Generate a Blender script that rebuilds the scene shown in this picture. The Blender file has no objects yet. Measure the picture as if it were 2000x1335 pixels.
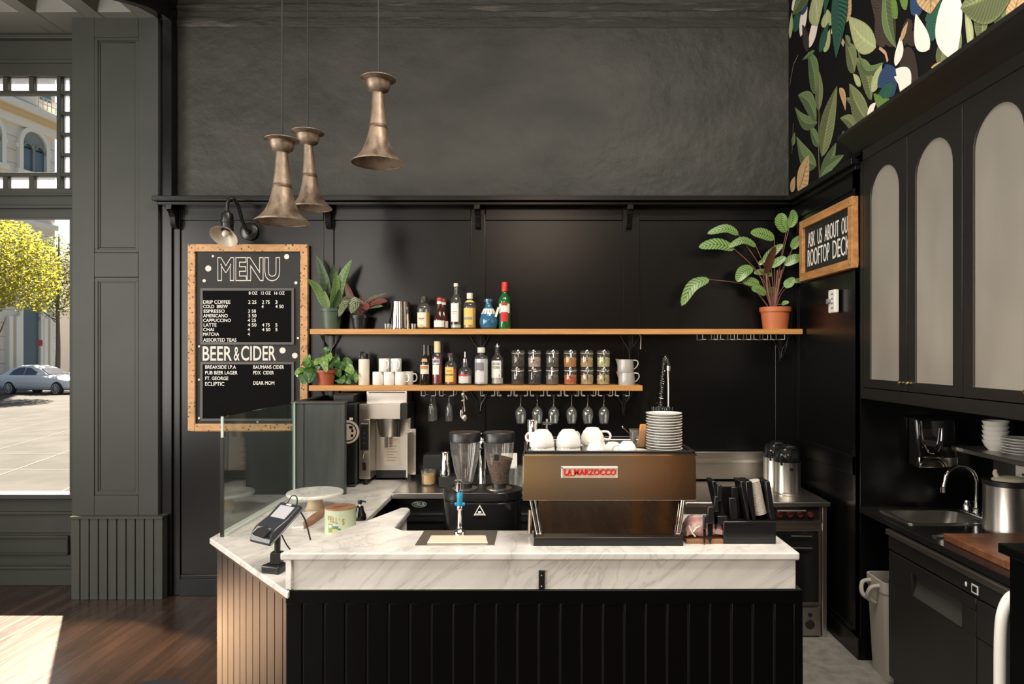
import bpy, bmesh, math, random
from mathutils import Vector, Matrix
random.seed(7)
PI = math.pi
C = bpy.context.scene.collection
SC = bpy.context.scene

# ------------------------------------------------------------------ camera, light, exposure
FPX, PX, PY, EYE = 1333.0, 1050.0, 690.0, 1.85        # focal length in px, principal point, eye height
cam_data = bpy.data.cameras.new('camera')
cam_data.sensor_width = 36.0
cam_data.lens = 36.0 * FPX / 2000.0
cam_data.shift_x = (1000.0 - PX) / 2000.0
cam_data.shift_y = (PY - 667.5) / 2000.0
cam_data.clip_start, cam_data.clip_end = 0.05, 400
cam = bpy.data.objects.new('camera', cam_data); C.objects.link(cam)
cam.location = (0, 0, EYE); cam.rotation_euler = (PI / 2, 0, 0)
SC.camera = cam

SC.view_settings.view_transform = 'Standard'
SC.view_settings.look = 'None'
SC.view_settings.gamma = 1.0
SC.view_settings.use_curve_mapping = False
SC.view_settings.exposure = 0.15

SUN_DIR = Vector((0.36, -0.59, -0.733)).normalized()
w = bpy.data.worlds.new('sky'); SC.world = w; w.use_nodes = True
nt = w.node_tree; bg = nt.nodes['Background']
sky = nt.nodes.new('ShaderNodeTexSky'); sky.sky_type = 'NISHITA'; sky.sun_disc = False
sky.sun_elevation = math.radians(47); sky.sun_rotation = math.radians(-31)
sky.air_density = 1.0; sky.dust_density = 2.5
nt.links.new(sky.outputs[0], bg.inputs[0]); bg.inputs[1].default_value = 0.15

sd = bpy.data.lights.new('sun', 'SUN'); sd.energy = 40.0; sd.angle = math.radians(0.6); sd.color = (1.0, 0.86, 0.68)
so = bpy.data.objects.new('sun', sd); C.objects.link(so)
so.rotation_euler = SUN_DIR.to_track_quat('-Z', 'Y').to_euler()

def area(name, loc, aim, sx, sy, watts, col):
    d = bpy.data.lights.new(name, 'AREA'); d.shape = 'RECTANGLE'; d.size = sx; d.size_y = sy
    d.energy = watts; d.color = col
    o = bpy.data.objects.new(name, d); C.objects.link(o); o.location = loc
    o.rotation_euler = (Vector(aim)).to_track_quat('-Z', 'Y').to_euler()
    return o
DAY = (1.0, 0.955, 0.88)
# daylight through the shop windows in the left wall (three bays) and in the street front behind the camera
area('daylight', (-5.52, 0.65, 2.35), (1, 0, 0), 1.5, 3.0, 150, DAY)
area('daylight', (-5.52, 2.25, 2.35), (1, 0, 0), 1.3, 3.0, 140, DAY)
area('daylight', (-5.52, -2.6, 2.35), (1, 0, 0), 2.4, 3.0, 215, DAY)
area('daylight', (-3.9, -4.42, 3.2), (0, 1, 0), 1.6, 3.4, 125, (1.0, 0.93, 0.85))
area('daylight', (0.0, -4.42, 4.6), (0, 1, 0), 1.5, 1.0, 48, (1.0, 0.76, 0.56))
# two overhead fill lights, added to brighten the counters from above
area('overhead_fill', (-1.2, 1.6, 5.26), (0, 0, -1), 1.6, 1.6, 55, (1.0, 0.92, 0.82))
area('overhead_fill', (1.0, 1.6, 5.26), (0, 0, -1), 1.6, 1.6, 205, (1.0, 0.92, 0.82))
# low sun thrown back by a window across the street: soft warm patches on the floor
gd = bpy.data.lights.new('window_glint', 'SPOT'); gd.energy = 17000; gd.color = (1.0, 0.60, 0.33); gd.spot_size = math.radians(8.0); gd.spot_blend = 1.0; gd.shadow_soft_size = 0.35
go = bpy.data.objects.new('window_glint', gd); C.objects.link(go); go.location = (-8.9, 8.0, 3.6)
go.rotation_euler = (Vector((-2.6, 4.35, 0)) - Vector(go.location)).to_track_quat('-Z', 'Y').to_euler()

SC.cycles.use_denoising = True
SC.cycles.max_bounces = 10; SC.cycles.transparent_max_bounces = 24
SC.cycles.diffuse_bounces = 5; SC.cycles.glossy_bounces = 5
SC.cycles.sample_clamp_indirect = 6.0
SC.cycles.caustics_reflective = True; SC.cycles.caustics_refractive = False
SC.cycles.blur_glossy = 0.6

# ------------------------------------------------------------------ helpers
def wx(px, Y): return (px - PX) * Y / FPX
def wz(py, Y): return EYE + (PY - py) * Y / FPX
def wp(px, py, Y): return Vector((wx(px, Y), Y, wz(py, Y)))
def on_x(px, py, X):                      # the point of the plane x = X seen at a pixel
    Y = FPX * X / (px - PX); return Vector((X, Y, wz(py, Y)))
def on_z(px, py, Z):
    Y = FPX * (EYE - Z) / (py - PY); return Vector((wx(px, Y), Y, Z))

class MB:
    def __init__(s): s.v = []; s.f = []; s.m = []; s.uv = []
    def add(s, verts, faces, mi=0, uv=None):
        b = len(s.v); s.v += [tuple(v) for v in verts]
        s.uv += list(uv) if uv else [(0.0, 0.0)] * len(verts)
        for f in faces: s.f.append([b + i for i in f]); s.m.append(mi)
        return s
    def box(s, x0, x1, y0, y1, z0, z1, mi=0):
        v = [(x0,y0,z0),(x1,y0,z0),(x1,y1,z0),(x0,y1,z0),(x0,y0,z1),(x1,y0,z1),(x1,y1,z1),(x0,y1,z1)]
        return s.add(v, [(0,3,2,1),(4,5,6,7),(0,1,5,4),(1,2,6,5),(2,3,7,6),(3,0,4,7)], mi)
    def prism(s, poly, a, b, axis='z', mi=0):
        n = len(poly)
        def P(p, t):
            return (p[0], p[1], t) if axis == 'z' else (p[0], t, p[1]) if axis == 'y' else (t, p[0], p[1])
        v = [P(p, a) for p in poly] + [P(p, b) for p in poly]
        f = [tuple(range(n - 1, -1, -1)), tuple(range(n, 2 * n))] + [(i, (i + 1) % n, n + (i + 1) % n, n + i) for i in range(n)]
        return s.add(v, f, mi)
    def ring(s, outer, inner, a, b, axis='y', mi=0):    # a flat ring (same point count) extruded
        n = len(outer)
        def P(p, t):
            return (p[0], p[1], t) if axis == 'z' else (p[0], t, p[1]) if axis == 'y' else (t, p[0], p[1])
        v = [P(p, a) for p in outer] + [P(p, a) for p in inner] + [P(p, b) for p in outer] + [P(p, b) for p in inner]
        f = []
        for i in range(n):
            j = (i + 1) % n
            f += [(i, j, n + j, n + i), (2*n+i, 3*n+i, 3*n+j, 2*n+j), (i, 2*n+i, 2*n+j, j), (n+i, n+j, 3*n+j, 3*n+i)]
        return s.add(v, f, mi)
    def frame(s, x0, x1, z0, z1, t, y0, y1, mi=0):      # picture frame facing -y
        s.box(x0, x1, y0, y1, z1 - t, z1, mi); s.box(x0, x1, y0, y1, z0, z0 + t, mi)
        s.box(x0, x0 + t, y0, y1, z0 + t, z1 - t, mi); return s.box(x1 - t, x1, y0, y1, z0 + t, z1 - t, mi)
    def lathe(s, prof, c=(0,0,0), seg=24, mi=0, a0=0.0, a1=2*PI, axis='z', sx=1.0, sy=1.0):
        full = abs(a1 - a0 - 2 * PI) < 1e-6
        n = seg if full else seg + 1
        v = []; uv = []
        for k, (r, z) in enumerate(prof):
            for i in range(n):
                a = a0 + (a1 - a0) * i / seg
                x, y = r * math.cos(a) * sx, r * math.sin(a) * sy
                if axis == 'z': v.append((c[0] + x, c[1] + y, c[2] + z))
                elif axis == 'y': v.append((c[0] + x, c[1] + z, c[2] + y))
                else: v.append((c[0] + z, c[1] + x, c[2] + y))
                uv.append((i / seg, k / max(1, len(prof) - 1)))
        f = []
        for k in range(len(prof) - 1):
            for i in range(seg):
                j = (i + 1) % n if full else i + 1
                f.append((k*n+i, k*n+j, (k+1)*n+j, (k+1)*n+i))
        return s.add(v, f, mi, uv)
    def cyl(s, c, r, z0, z1, seg=24, mi=0, axis='z', r1=None):
        r1 = r if r1 is None else r1
        return s.lathe([(0.0, z0), (r, z0), (r1, z1), (0.0, z1)], c, seg, mi, axis=axis)
    def ell(s, c, rx, ry, rz, seg=20, rings=12, mi=0):
        p = [(math.sin(PI*k/rings), -math.cos(PI*k/rings)) for k in range(rings + 1)]
        n0 = len(s.v); s.lathe(p, (0,0,0), seg, mi)
        for i in range(n0, len(s.v)):
            x, y, z = s.v[i]; s.v[i] = (c[0]+x*rx, c[1]+y*ry, c[2]+z*rz)
        return s
    def tube(s, pts, r, seg=8, mi=0, caps=True, closed=False):
        pts = [Vector(p) for p in pts]; n = len(pts)
        rs = r if isinstance(r, (list, tuple)) else [r] * n
        T = []
        for i in range(n):
            if closed: t = pts[(i+1) % n] - pts[i-1]
            else: t = pts[min(i+1, n-1)] - pts[max(i-1, 0)]
            T.append(t.normalized())
        up = Vector((0,0,1)) if abs(T[0].z) < 0.9 else Vector((1,0,0))
        nrm = (up - T[0] * up.dot(T[0])).normalized(); v = []
        for i in range(n):
            nrm = (nrm - T[i] * nrm.dot(T[i])).normalized(); b = T[i].cross(nrm)
            for k in range(seg):
                a = 2*PI*k/seg
                v.append(pts[i] + (nrm * math.cos(a) + b * math.sin(a)) * rs[i])
        f = []
        for i in range(n if closed else n - 1):
            for k in range(seg):
                i2 = (i + 1) % n
                f.append((i*seg+k, i*seg+(k+1) % seg, i2*seg+(k+1) % seg, i2*seg+k))
        if caps and not closed:
            f.append(tuple(range(seg-1, -1, -1))); f.append(tuple(range((n-1)*seg, n*seg)))
        return s.add(v, f, mi)
    def sheet(s, rows, uvs=None, mi=0):
        n, m = len(rows), len(rows[0]); v = [p for r in rows for p in r]
        uv = [u for r in uvs for u in r] if uvs else None
        f = [(i*m+j, i*m+j+1, (i+1)*m+j+1, (i+1)*m+j) for i in range(n-1) for j in range(m-1)]
        return s.add(v, f, mi, uv)
    def mark(s): return len(s.v)
    def xf(s, mat, k=0):
        for i in range(k, len(s.v)): s.v[i] = tuple(mat @ Vector(s.v[i]))
        return s
    def build(s, name, mats, parent=None, W=False, bevel=0.0, loc=None, seg=2, sub=0, angle=38):
        v = s.v
        if W and parent is not None:
            o = Vector((0,0,0)); q = parent
            while q is not None: o += Vector(q.location); q = q.parent
            v = [(a[0]-o.x, a[1]-o.y, a[2]-o.z) for a in v]
        me = bpy.data.meshes.new(name); me.from_pydata(v, [], s.f); me.update()
        mats = mats if isinstance(mats, (list, tuple)) else [mats]
        for m in mats: me.materials.append(m)
        me.polygons.foreach_set('material_index', s.m)
        l = me.uv_layers.new(name='uv')
        vi = [0] * len(me.loops); me.loops.foreach_get('vertex_index', vi)
        l.data.foreach_set('uv', [c for i in vi for c in s.uv[i]])
        b = bmesh.new(); b.from_mesh(me)
        bmesh.ops.remove_doubles(b, verts=b.verts, dist=1e-6)
        bmesh.ops.recalc_face_normals(b, faces=b.faces); b.to_mesh(me); b.free()
        me.polygons.foreach_set('use_smooth', [True] * len(me.polygons))
        me.set_sharp_from_angle(angle=math.radians(angle))
        o = bpy.data.objects.new(name, me); C.objects.link(o)
        if parent is not None: o.parent = parent
        if loc is not None: o.location = loc
        if bevel > 0:
            d = o.modifiers.new('bevel', 'BEVEL'); d.width = bevel; d.segments = seg; d.limit_method = 'ANGLE'
            d.angle_limit = math.radians(40); d.harden_normals = False
        if sub:
            d = o.modifiers.new('sub', 'SUBSURF'); d.levels = sub; d.render_levels = sub
        return o

def tag(o, label, cat, group=None, kind=None):
    if label: o['label'] = label
    if cat: o['category'] = cat
    if group: o['group'] = group
    if kind: o['kind'] = kind
    return o
def thing(name, label, cat, loc=(0,0,0), rz=0.0, group=None):
    o = bpy.data.objects.new(name, None); C.objects.link(o); o.empty_display_size = 0.05
    o.location = loc; o.rotation_euler = (0, 0, rz)
    return tag(o, label, cat, group)
def struct(o, label=None): o['kind'] = 'structure'; return tag(o, label, None) if label else o
def dup(root, loc, rz=None, label=None, group=None):
    kids = {}
    for o in bpy.data.objects:
        if o.parent is not None: kids.setdefault(o.parent.name, []).append(o)
    def cp(o, par):
        c = o.copy(); C.objects.link(c); c.parent = par
        for ch in kids.get(o.name, []): cp(ch, c)
        return c
    r = cp(root, None); r.location = loc
    if rz is not None: r.rotation_euler = (0, 0, rz)
    if label: r['label'] = label
    if group: r['group'] = group
    return r
ORD = ['first','second','third','fourth','fifth','sixth','seventh','eighth','ninth','tenth','eleventh','twelfth','thirteenth','fourteenth','fifteenth','sixteenth']

_tc = {}
def text_raw(s, outline=False, bold=0.0, space=1.0):
    key = (s, outline, bold, space)
    if key in _tc: return _tc[key]
    cu = bpy.data.curves.new('lettering', 'FONT'); cu.body = s; cu.size = 1.0; cu.resolution_u = 3
    cu.space_character = space
    if outline: cu.fill_mode = 'NONE'; cu.bevel_depth = 0.014; cu.offset = 0.03; cu.bevel_resolution = 1
    else: cu.extrude = 0.01; cu.offset = bold
    o = bpy.data.objects.new('lettering', cu); C.objects.link(o)
    dg = bpy.context.evaluated_depsgraph_get(); dg.update()
    ev = o.evaluated_get(dg); me = ev.to_mesh()
    v = [tuple(q.co) for q in me.vertices]; f = [tuple(p.vertices) for p in me.polygons]
    ev.to_mesh_clear(); bpy.data.objects.remove(o); bpy.data.curves.remove(cu)
    xs = [q[0] for q in v]; ys = [q[1] for q in v]; zs = [q[2] for q in v]
    x0, x1, y0, y1, z0, z1 = min(xs), max(xs), min(ys), max(ys), min(zs), max(zs)
    v = [((q[0]-x0)/(x1-x0), (q[1]-y0)/(y1-y0), (q[2]-z0)/max(1e-6, z1-z0)) for q in v]
    _tc[key] = (v, f); return v, f
def text(mb, s, O, U, V, th=0.002, outline=False, bold=0.0, mi=0, space=1.0):   # lettering filling the rectangle O, O+U, O+V; th = relief along U x V
    v, f = text_raw(s, outline, bold, space)
    O, U, V = Vector(O), Vector(U), Vector(V); N = U.cross(V).normalized()
    mb.add([O + U*a + V*b + N*(c*th) for a, b, c in v], f, mi); return mb
def text_px(mb, s, x0, x1, y0, y1, Y, **k):     # on a wall that faces -y
    a = wp(x0, y1, Y); return text(mb, s, a, (wx(x1, Y)-wx(x0, Y), 0, 0), (0, 0, wz(y0, Y)-wz(y1, Y)), **k)

# ------------------------------------------------------------------ materials
def _n(nt, t, **k):
    n = nt.nodes.new(t)
    for a, b in k.items(): setattr(n, a, b)
    return n
def _coord(nt, scale, kind='Object', rot=None):
    tc = _n(nt, 'ShaderNodeTexCoord'); mp = _n(nt, 'ShaderNodeMapping')
    if rot:
        r0 = _n(nt, 'ShaderNodeVectorRotate', rotation_type='EULER_XYZ'); r0.inputs['Rotation'].default_value = rot
        nt.links.new(tc.outputs[kind], r0.inputs['Vector']); nt.links.new(r0.outputs[0], mp.inputs[0]); mp.inputs['Scale'].default_value = scale; return mp.outputs[0]
    nt.links.new(tc.outputs[kind], mp.inputs[0])
    mp.inputs['Scale'].default_value = scale if isinstance(scale, (tuple, list)) else (scale,)*3
    return mp.outputs[0]
def _ramp(nt, fac, stops):
    r = _n(nt, 'ShaderNodeValToRGB'); e = r.color_ramp.elements
    while len(e) > 1: e.remove(e[-1])
    e[0].position = stops[0][0]; e[0].color = (*stops[0][1], 1)
    for p, c in stops[1:]:
        q = e.new(p); q.color = (*c, 1)
    nt.links.new(fac, r.inputs[0]); return r.outputs[0]
def _noise(nt, scale, detail=4, dist=0.0, kind='Object', rough=0.55, rot=None):
    t = _n(nt, 'ShaderNodeTexNoise'); t.inputs['Scale'].default_value = 1.0
    t.inputs['Detail'].default_value = detail; t.inputs['Distortion'].default_value = dist
    t.inputs['Roughness'].default_value = rough
    nt.links.new(_coord(nt, scale, kind, rot), t.inputs['Vector']); return t.outputs[0]
def mat(name, c, r=0.5, m=0.0, s=0.5, bump=None, var=None, coat=0.0, rvar=None, sss=0.0):
    M = bpy.data.materials.new(name); M.use_nodes = True; nt = M.node_tree; b = nt.nodes['Principled BSDF']
    b.inputs['Base Color'].default_value = (*c, 1); b.inputs['Roughness'].default_value = r
    b.inputs['Metallic'].default_value = m; b.inputs['Specular IOR Level'].default_value = s
    b.inputs['Coat Weight'].default_value = coat; b.inputs['Coat Roughness'].default_value = 0.08
    if sss: b.inputs['Subsurface Weight'].default_value = sss; b.inputs['Subsurface Radius'].default_value = (.02,.02,.02)
    if var:                                   # (scale, second colour, lo, hi[, detail])
        f = _noise(nt, var[0], var[4] if len(var) > 4 else 5)
        nt.links.new(_ramp(nt, f, [(var[2], c), (var[3], var[1])]), b.inputs['Base Color'])
    if rvar:                                  # (scale, lo, hi)
        mr = _n(nt, 'ShaderNodeMapRange'); nt.links.new(_noise(nt, rvar[0], 3), mr.inputs[0])
        mr.inputs[1].default_value = 0.3; mr.inputs[2].default_value = 0.7
        mr.inputs[3].default_value = rvar[1]; mr.inputs[4].default_value = rvar[2]
        nt.links.new(mr.outputs[0], b.inputs['Roughness'])
    if bump:                                  # (scale, strength, distance)
        bp = _n(nt, 'ShaderNodeBump'); bp.inputs['Strength'].default_value = bump[1]; bp.inputs['Distance'].default_value = bump[2]
        nt.links.new(_noise(nt, bump[0], 6), bp.inputs['Height']); nt.links.new(bp.outputs[0], b.inputs['Normal'])
    return M
def leafy(name, c, t):
    M = bpy.data.materials.new(name); M.use_nodes = True; nt = M.node_tree; nt.nodes.clear()
    out = _n(nt, 'ShaderNodeOutputMaterial'); mx = _n(nt, 'ShaderNodeMixShader'); d = _n(nt, 'ShaderNodeBsdfDiffuse'); l = _n(nt, 'ShaderNodeBsdfTranslucent')
    d.inputs[0].default_value = (*c, 1); l.inputs[0].default_value = (*t, 1); mx.inputs[0].default_value = 0.5
    nt.links.new(d.outputs[0], mx.inputs[1]); nt.links.new(l.outputs[0], mx.inputs[2]); nt.links.new(mx.outputs[0], out.inputs[0]); return M
def clear(name, tint=(1,1,1), ior=1.45, rough=0.0, haze=0.0, haze_col=(1,1,1), bump=None):
    M = bpy.data.materials.new(name); M.use_nodes = True; nt = M.node_tree; nt.nodes.clear()
    out = _n(nt, 'ShaderNodeOutputMaterial'); mx = _n(nt, 'ShaderNodeMixShader'); fr = _n(nt, 'ShaderNodeFresnel')
    tr = _n(nt, 'ShaderNodeBsdfTransparent'); gl = _n(nt, 'ShaderNodeBsdfGlossy')
    geo = _n(nt, 'ShaderNodeNewGeometry'); mi_ = _n(nt, 'ShaderNodeMapRange'); nt.links.new(geo.outputs['Backfacing'], mi_.inputs[0])
    mi_.inputs[3].default_value = ior; mi_.inputs[4].default_value = 1.0/ior; nt.links.new(mi_.outputs[0], fr.inputs[0]); tr.inputs[0].default_value = (*tint, 1); gl.inputs['Roughness'].default_value = rough
    gl.inputs[0].default_value = (1,1,1,1)
    a = tr.outputs[0]
    if haze:
        df = _n(nt, 'ShaderNodeBsdfTranslucent'); df.inputs[0].default_value = (*haze_col, 1)
        d2 = _n(nt, 'ShaderNodeBsdfDiffuse'); d2.inputs[0].default_value = (*haze_col, 1)
        m1 = _n(nt, 'ShaderNodeMixShader'); m1.inputs[0].default_value = 0.5
        nt.links.new(df.outputs[0], m1.inputs[1]); nt.links.new(d2.outputs[0], m1.inputs[2])
        m2 = _n(nt, 'ShaderNodeMixShader'); m2.inputs[0].default_value = haze
        nt.links.new(a, m2.inputs[1]); nt.links.new(m1.outputs[0], m2.inputs[2]); a = m2.outputs[0]
    if bump:
        bp = _n(nt, 'ShaderNodeBump'); bp.inputs['Strength'].default_value = bump[1]; bp.inputs['Distance'].default_value = bump[2]
        nt.links.new(_noise(nt, bump[0], 4), bp.inputs['Height'])
        nt.links.new(bp.outputs[0], gl.inputs['Normal']); nt.links.new(bp.outputs[0], fr.inputs['Normal'])
    nt.links.new(fr.outputs[0], mx.inputs[0]); nt.links.new(a, mx.inputs[1]); nt.links.new(gl.outputs[0], mx.inputs[2])
    nt.links.new(mx.outputs[0], out.inputs[0]); return M
def marble_mat(name, base=(0.80,0.765,0.71)):
    M = mat(name, base, 0.22, 0, 0.5); nt = M.node_tree; b = nt.nodes['Principled BSDF']
    f1 = _noise(nt, (1.1, 2.6, 6.5), 9, 0.9, rot=(0.5, 0.65, 0.6))
    m = _n(nt, 'ShaderNodeMath', operation='SUBTRACT'); nt.links.new(f1, m.inputs[0]); m.inputs[1].default_value = 0.5
    a = _n(nt, 'ShaderNodeMath', operation='ABSOLUTE'); nt.links.new(m.outputs[0], a.inputs[0])
    g = tuple(x*0.74 for x in base); g2 = tuple(x*0.92 for x in base)
    v = _ramp(nt, a.outputs[0], [(0.0, g), (0.016, g2), (0.09, base), (1, base)])
    f2 = _noise(nt, (1.6, 4.0, 8), 7, 0.8, rot=(0.4, 0.6, 0.5))
    cl = _ramp(nt, f2, [(0.33, (0.78,0.785,0.79)), (0.62, (1,1,1))])
    mx = _n(nt, 'ShaderNodeMix', data_type='RGBA', blend_type='MULTIPLY'); mx.inputs[0].default_value = 1.0
    nt.links.new(v, mx.inputs[6]); nt.links.new(cl, mx.inputs[7]); nt.links.new(mx.outputs[2], b.inputs['Base Color'])
    return M
def wood_mat(name, c1, c2, scale=(3, 40, 40), r=0.45, knots=False):
    M = mat(name, c1, r); nt = M.node_tree; b = nt.nodes['Principled BSDF']
    f = _noise(nt, scale, 5, 0.4)
    col = _ramp(nt, f, [(0.3, c1), (0.7, c2)])
    if knots:
        k = _n(nt, 'ShaderNodeTexVoronoi'); k.inputs['Scale'].default_value = 1.0
        nt.links.new(_coord(nt, (38, 38, 38)), k.inputs['Vector'])
        kk = _ramp(nt, k.outputs['Distance'], [(0.0, (0.12,0.05,0.03)), (0.18, (0.14,0.06,0.035)), (0.30, (1,1,1)), (1, (1,1,1))])
        mx = _n(nt, 'ShaderNodeMix', data_type='RGBA', blend_type='MULTIPLY'); mx.inputs[0].default_value = 1.0
        nt.links.new(col, mx.inputs[6]); nt.links.new(kk, mx.inputs[7]); col = mx.outputs[2]
    nt.links.new(col, b.inputs['Base Color'])
    bp = _n(nt, 'ShaderNodeBump'); bp.inputs['Strength'].default_value = 0.15; bp.inputs['Distance'].default_value = 0.002
    nt.links.new(f, bp.inputs['Height']); nt.links.new(bp.outputs[0], b.inputs['Normal'])
    return M
def plank_mat(name):
    M = mat(name, (0.06,0.03,0.02), 0.3); nt = M.node_tree; b = nt.nodes['Principled BSDF']; b.inputs['Specular Tint'].default_value = (1.0, 0.95, 0.90, 1)
    tc = _n(nt, 'ShaderNodeTexCoord'); sp = _n(nt, 'ShaderNodeSeparateXYZ'); nt.links.new(tc.outputs['Object'], sp.inputs[0])
    def mth(op, a, bb=None):
        q = _n(nt, 'ShaderNodeMath', operation=op)
        for i, x in enumerate((a, bb)):
            if x is None: continue
            if isinstance(x, (int, float)): q.inputs[i].default_value = x
            else: nt.links.new(x, q.inputs[i])
        return q.outputs[0]
    u = mth('DIVIDE', sp.outputs[0], 0.083); fl = mth('FLOOR', u); fr = mth('FRACT', u)
    wn = _n(nt, 'ShaderNodeTexWhiteNoise', noise_dimensions='1D'); nt.links.new(fl, wn.inputs['W'])
    yy = mth('ADD', mth('DIVIDE', sp.outputs[1], 1.5), mth('MULTIPLY', wn.outputs[0], 7.3))
    w2 = _n(nt, 'ShaderNodeTexWhiteNoise', noise_dimensions='2D')
    cx = _n(nt, 'ShaderNodeCombineXYZ'); nt.links.new(fl, cx.inputs[0]); nt.links.new(mth('FLOOR', yy), cx.inputs[1])
    nt.links.new(cx.outputs[0], w2.inputs['Vector'])
    g = _noise(nt, (30, 2.0, 1), 6, 0.8)
    t = mth('ADD', mth('MULTIPLY', w2.outputs[0], 0.45), mth('MULTIPLY', g, 0.6))
    col = _ramp(nt, t, [(0.2, (0.024,0.0150,0.012)), (0.55, (0.044,0.027,0.020)), (0.9, (0.074,0.046,0.034))])
    e = mth('MINIMUM', fr, mth('SUBTRACT', 1.0, fr))
    gr = _ramp(nt, e, [(0.0, (0.25,0.25,0.25)), (0.03, (1,1,1)), (1, (1,1,1))])
    mx = _n(nt, 'ShaderNodeMix', data_type='RGBA', blend_type='MULTIPLY'); mx.inputs[0].default_value = 1.0
    nt.links.new(col, mx.inputs[6]); nt.links.new(gr, mx.inputs[7]); nt.links.new(mx.outputs[2], b.inputs['Base Color'])
    mr = _n(nt, 'ShaderNodeMapRange'); nt.links.new(g, mr.inputs[0]); mr.inputs[3].default_value = 0.20; mr.inputs[4].default_value = 0.33
    nt.links.new(mr.outputs[0], b.inputs['Roughness'])
    bp = _n(nt, 'ShaderNodeBump'); bp.inputs['Strength'].default_value = 0.25; bp.inputs['Distance'].default_value = 0.002
    nt.links.new(g, bp.inputs['Height']); nt.links.new(bp.outputs[0], b.inputs['Normal'])
    return M
def leaf_mat(name, dark, light, stripes=9.0, slant=1.3, lo=0.35, hi=0.6, r=0.4, edge=None, mid=None, tone=0.0):
    """uv.x runs from stalk to tip, uv.y across from -1 to 1: slanting veins printed / grown on the blade"""
    M = mat(name, light, r); nt = M.node_tree; b = nt.nodes['Principled BSDF']
    tc = _n(nt, 'ShaderNodeTexCoord'); sp = _n(nt, 'ShaderNodeSeparateXYZ'); nt.links.new(tc.outputs['UV'], sp.inputs[0])
    def mth(op, a, bb=None):
        q = _n(nt, 'ShaderNodeMath', operation=op)
        for i, x in enumerate((a, bb)):
            if x is None: continue
            if isinstance(x, (int, float)): q.inputs[i].default_value = x
            else: nt.links.new(x, q.inputs[i])
        return q.outputs[0]
    av = mth('ABSOLUTE', sp.outputs[1])
    ph = mth('SUBTRACT', mth('MULTIPLY', sp.outputs[0], stripes), mth('MULTIPLY', av, slant))
    sn = mth('ADD', mth('MULTIPLY', mth('SINE', mth('MULTIPLY', ph, 2*PI)), 0.5), 0.5)
    col = _ramp(nt, sn, [(lo, light), (hi, dark)])
    st = [(0.0, (1,1,1)), (0.86, (1,1,1)), (0.93, edge or (1,1,1)), (1.0, edge or (1,1,1))]
    if mid: st = [(0.0, mid), (0.05, mid), (0.12, (1,1,1))] + st[1:]
    mx = _n(nt, 'ShaderNodeMix', data_type='RGBA', blend_type='MULTIPLY'); mx.inputs[0].default_value = 1.0
    nt.links.new(col, mx.inputs[6]); nt.links.new(_ramp(nt, av, st), mx.inputs[7]); res = mx.outputs[2]
    if tone:                                  # the two halves of a printed or grown blade differ
        gt = mth('GREATER_THAN', sp.outputs[1], 0.0); m2 = _n(nt, 'ShaderNodeMix', data_type='RGBA', blend_type='MULTIPLY'); m2.inputs[0].default_value = 1.0
        nt.links.new(res, m2.inputs[6]); nt.links.new(_ramp(nt, gt, [(0.0, (1-tone,)*3), (1.0, (1,1,1))]), m2.inputs[7]); res = m2.outputs[2]
    nt.links.new(res, b.inputs['Base Color'])
    return M

PAINT_GREEN = mat('grey green gloss paint', (0.044,0.048,0.042), 0.45, 0, 0.2, bump=((14,14,14), 0.10, 0.004), var=((2,2,2), (0.054,0.057,0.049), 0.35, 0.7))
PAINT_BLACK = mat('black satin paint', (0.0032,0.0032,0.0033), 0.25, 0, 0.34, bump=((22,22,10), 0.10, 0.002))
SLANT = mat('glossy black slatted paint', (0.006,0.006,0.006), 0.34, 0, 1.0, coat=1.0); SLANT.node_tree.nodes['Principled BSDF'].inputs['Coat Roughness'].default_value = 0.3; SLANT.node_tree.nodes['Principled BSDF'].inputs['Coat IOR'].default_value = 2.3
GROOVE = mat('lighter groove paint', (0.030,0.029,0.028), 0.5, 0, 0.2)  # groove backing, lighter than the boards in front of it
PAINT_BAR = mat('black bar front paint', (0.0022,0.0023,0.0024), 0.25, 0, 0.14, bump=((30,30,6), 0.10, 0.001))
PLASTER = mat('dark trowelled plaster', (0.028,0.029,0.025), 0.55, 0, 0.30, bump=((5,5,5), 0.8, 0.03), var=((1.5,1.5,2.2), (0.052,0.051,0.045), 0.36, 0.70, 9))
PLASTER_WORN = mat('worn plaster band', (0.032,0.032,0.028), 0.6, 0, 0.3, bump=((5,5,24), 0.9, 0.03), var=((2.0,2.0,22), (0.12,0.11,0.092), 0.55, 0.74, 9))
ROOM_WALL = mat('warm brown room wall', (0.13,0.095,0.065), 0.7)
CEIL = mat('ceiling paint', (0.22,0.20,0.18), 0.8)
FLOOR = plank_mat('dark oiled floorboards')
CONCRETE = mat('grey concrete', (0.20,0.19,0.17), 0.75, bump=((40,40,40), 0.3, 0.002), var=((14,14,14), (0.13,0.12,0.105), 0.4, 0.7))
MARBLE = marble_mat('white veined marble')
MARBLE2 = marble_mat('cake stand marble', (0.82,0.79,0.74))
OAK = wood_mat('orange oak shelf', (0.44,0.20,0.055), (0.60,0.31,0.10), (4, 30, 60))
FRAME_WOOD = wood_mat('studded pallet wood', (0.44,0.22,0.085), (0.62,0.36,0.16), (12, 12, 40), 0.55, knots=True)
SIGN_WOOD = wood_mat('warm pine frame', (0.30,0.13,0.04), (0.50,0.25,0.09), (30, 6, 30), 0.5)
WALNUT = wood_mat('walnut board', (0.12,0.045,0.02), (0.24,0.095,0.045), (10, 20, 20), 0.4)
PALE_WOOD = wood_mat('pale turned wood', (0.56,0.40,0.26), (0.68,0.52,0.36), (10, 10, 4), 0.45)
PADDLE_WOOD = wood_mat('brown paddle handle', (0.22,0.10,0.055), (0.34,0.17,0.10), (20, 20, 20), 0.45)
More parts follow.
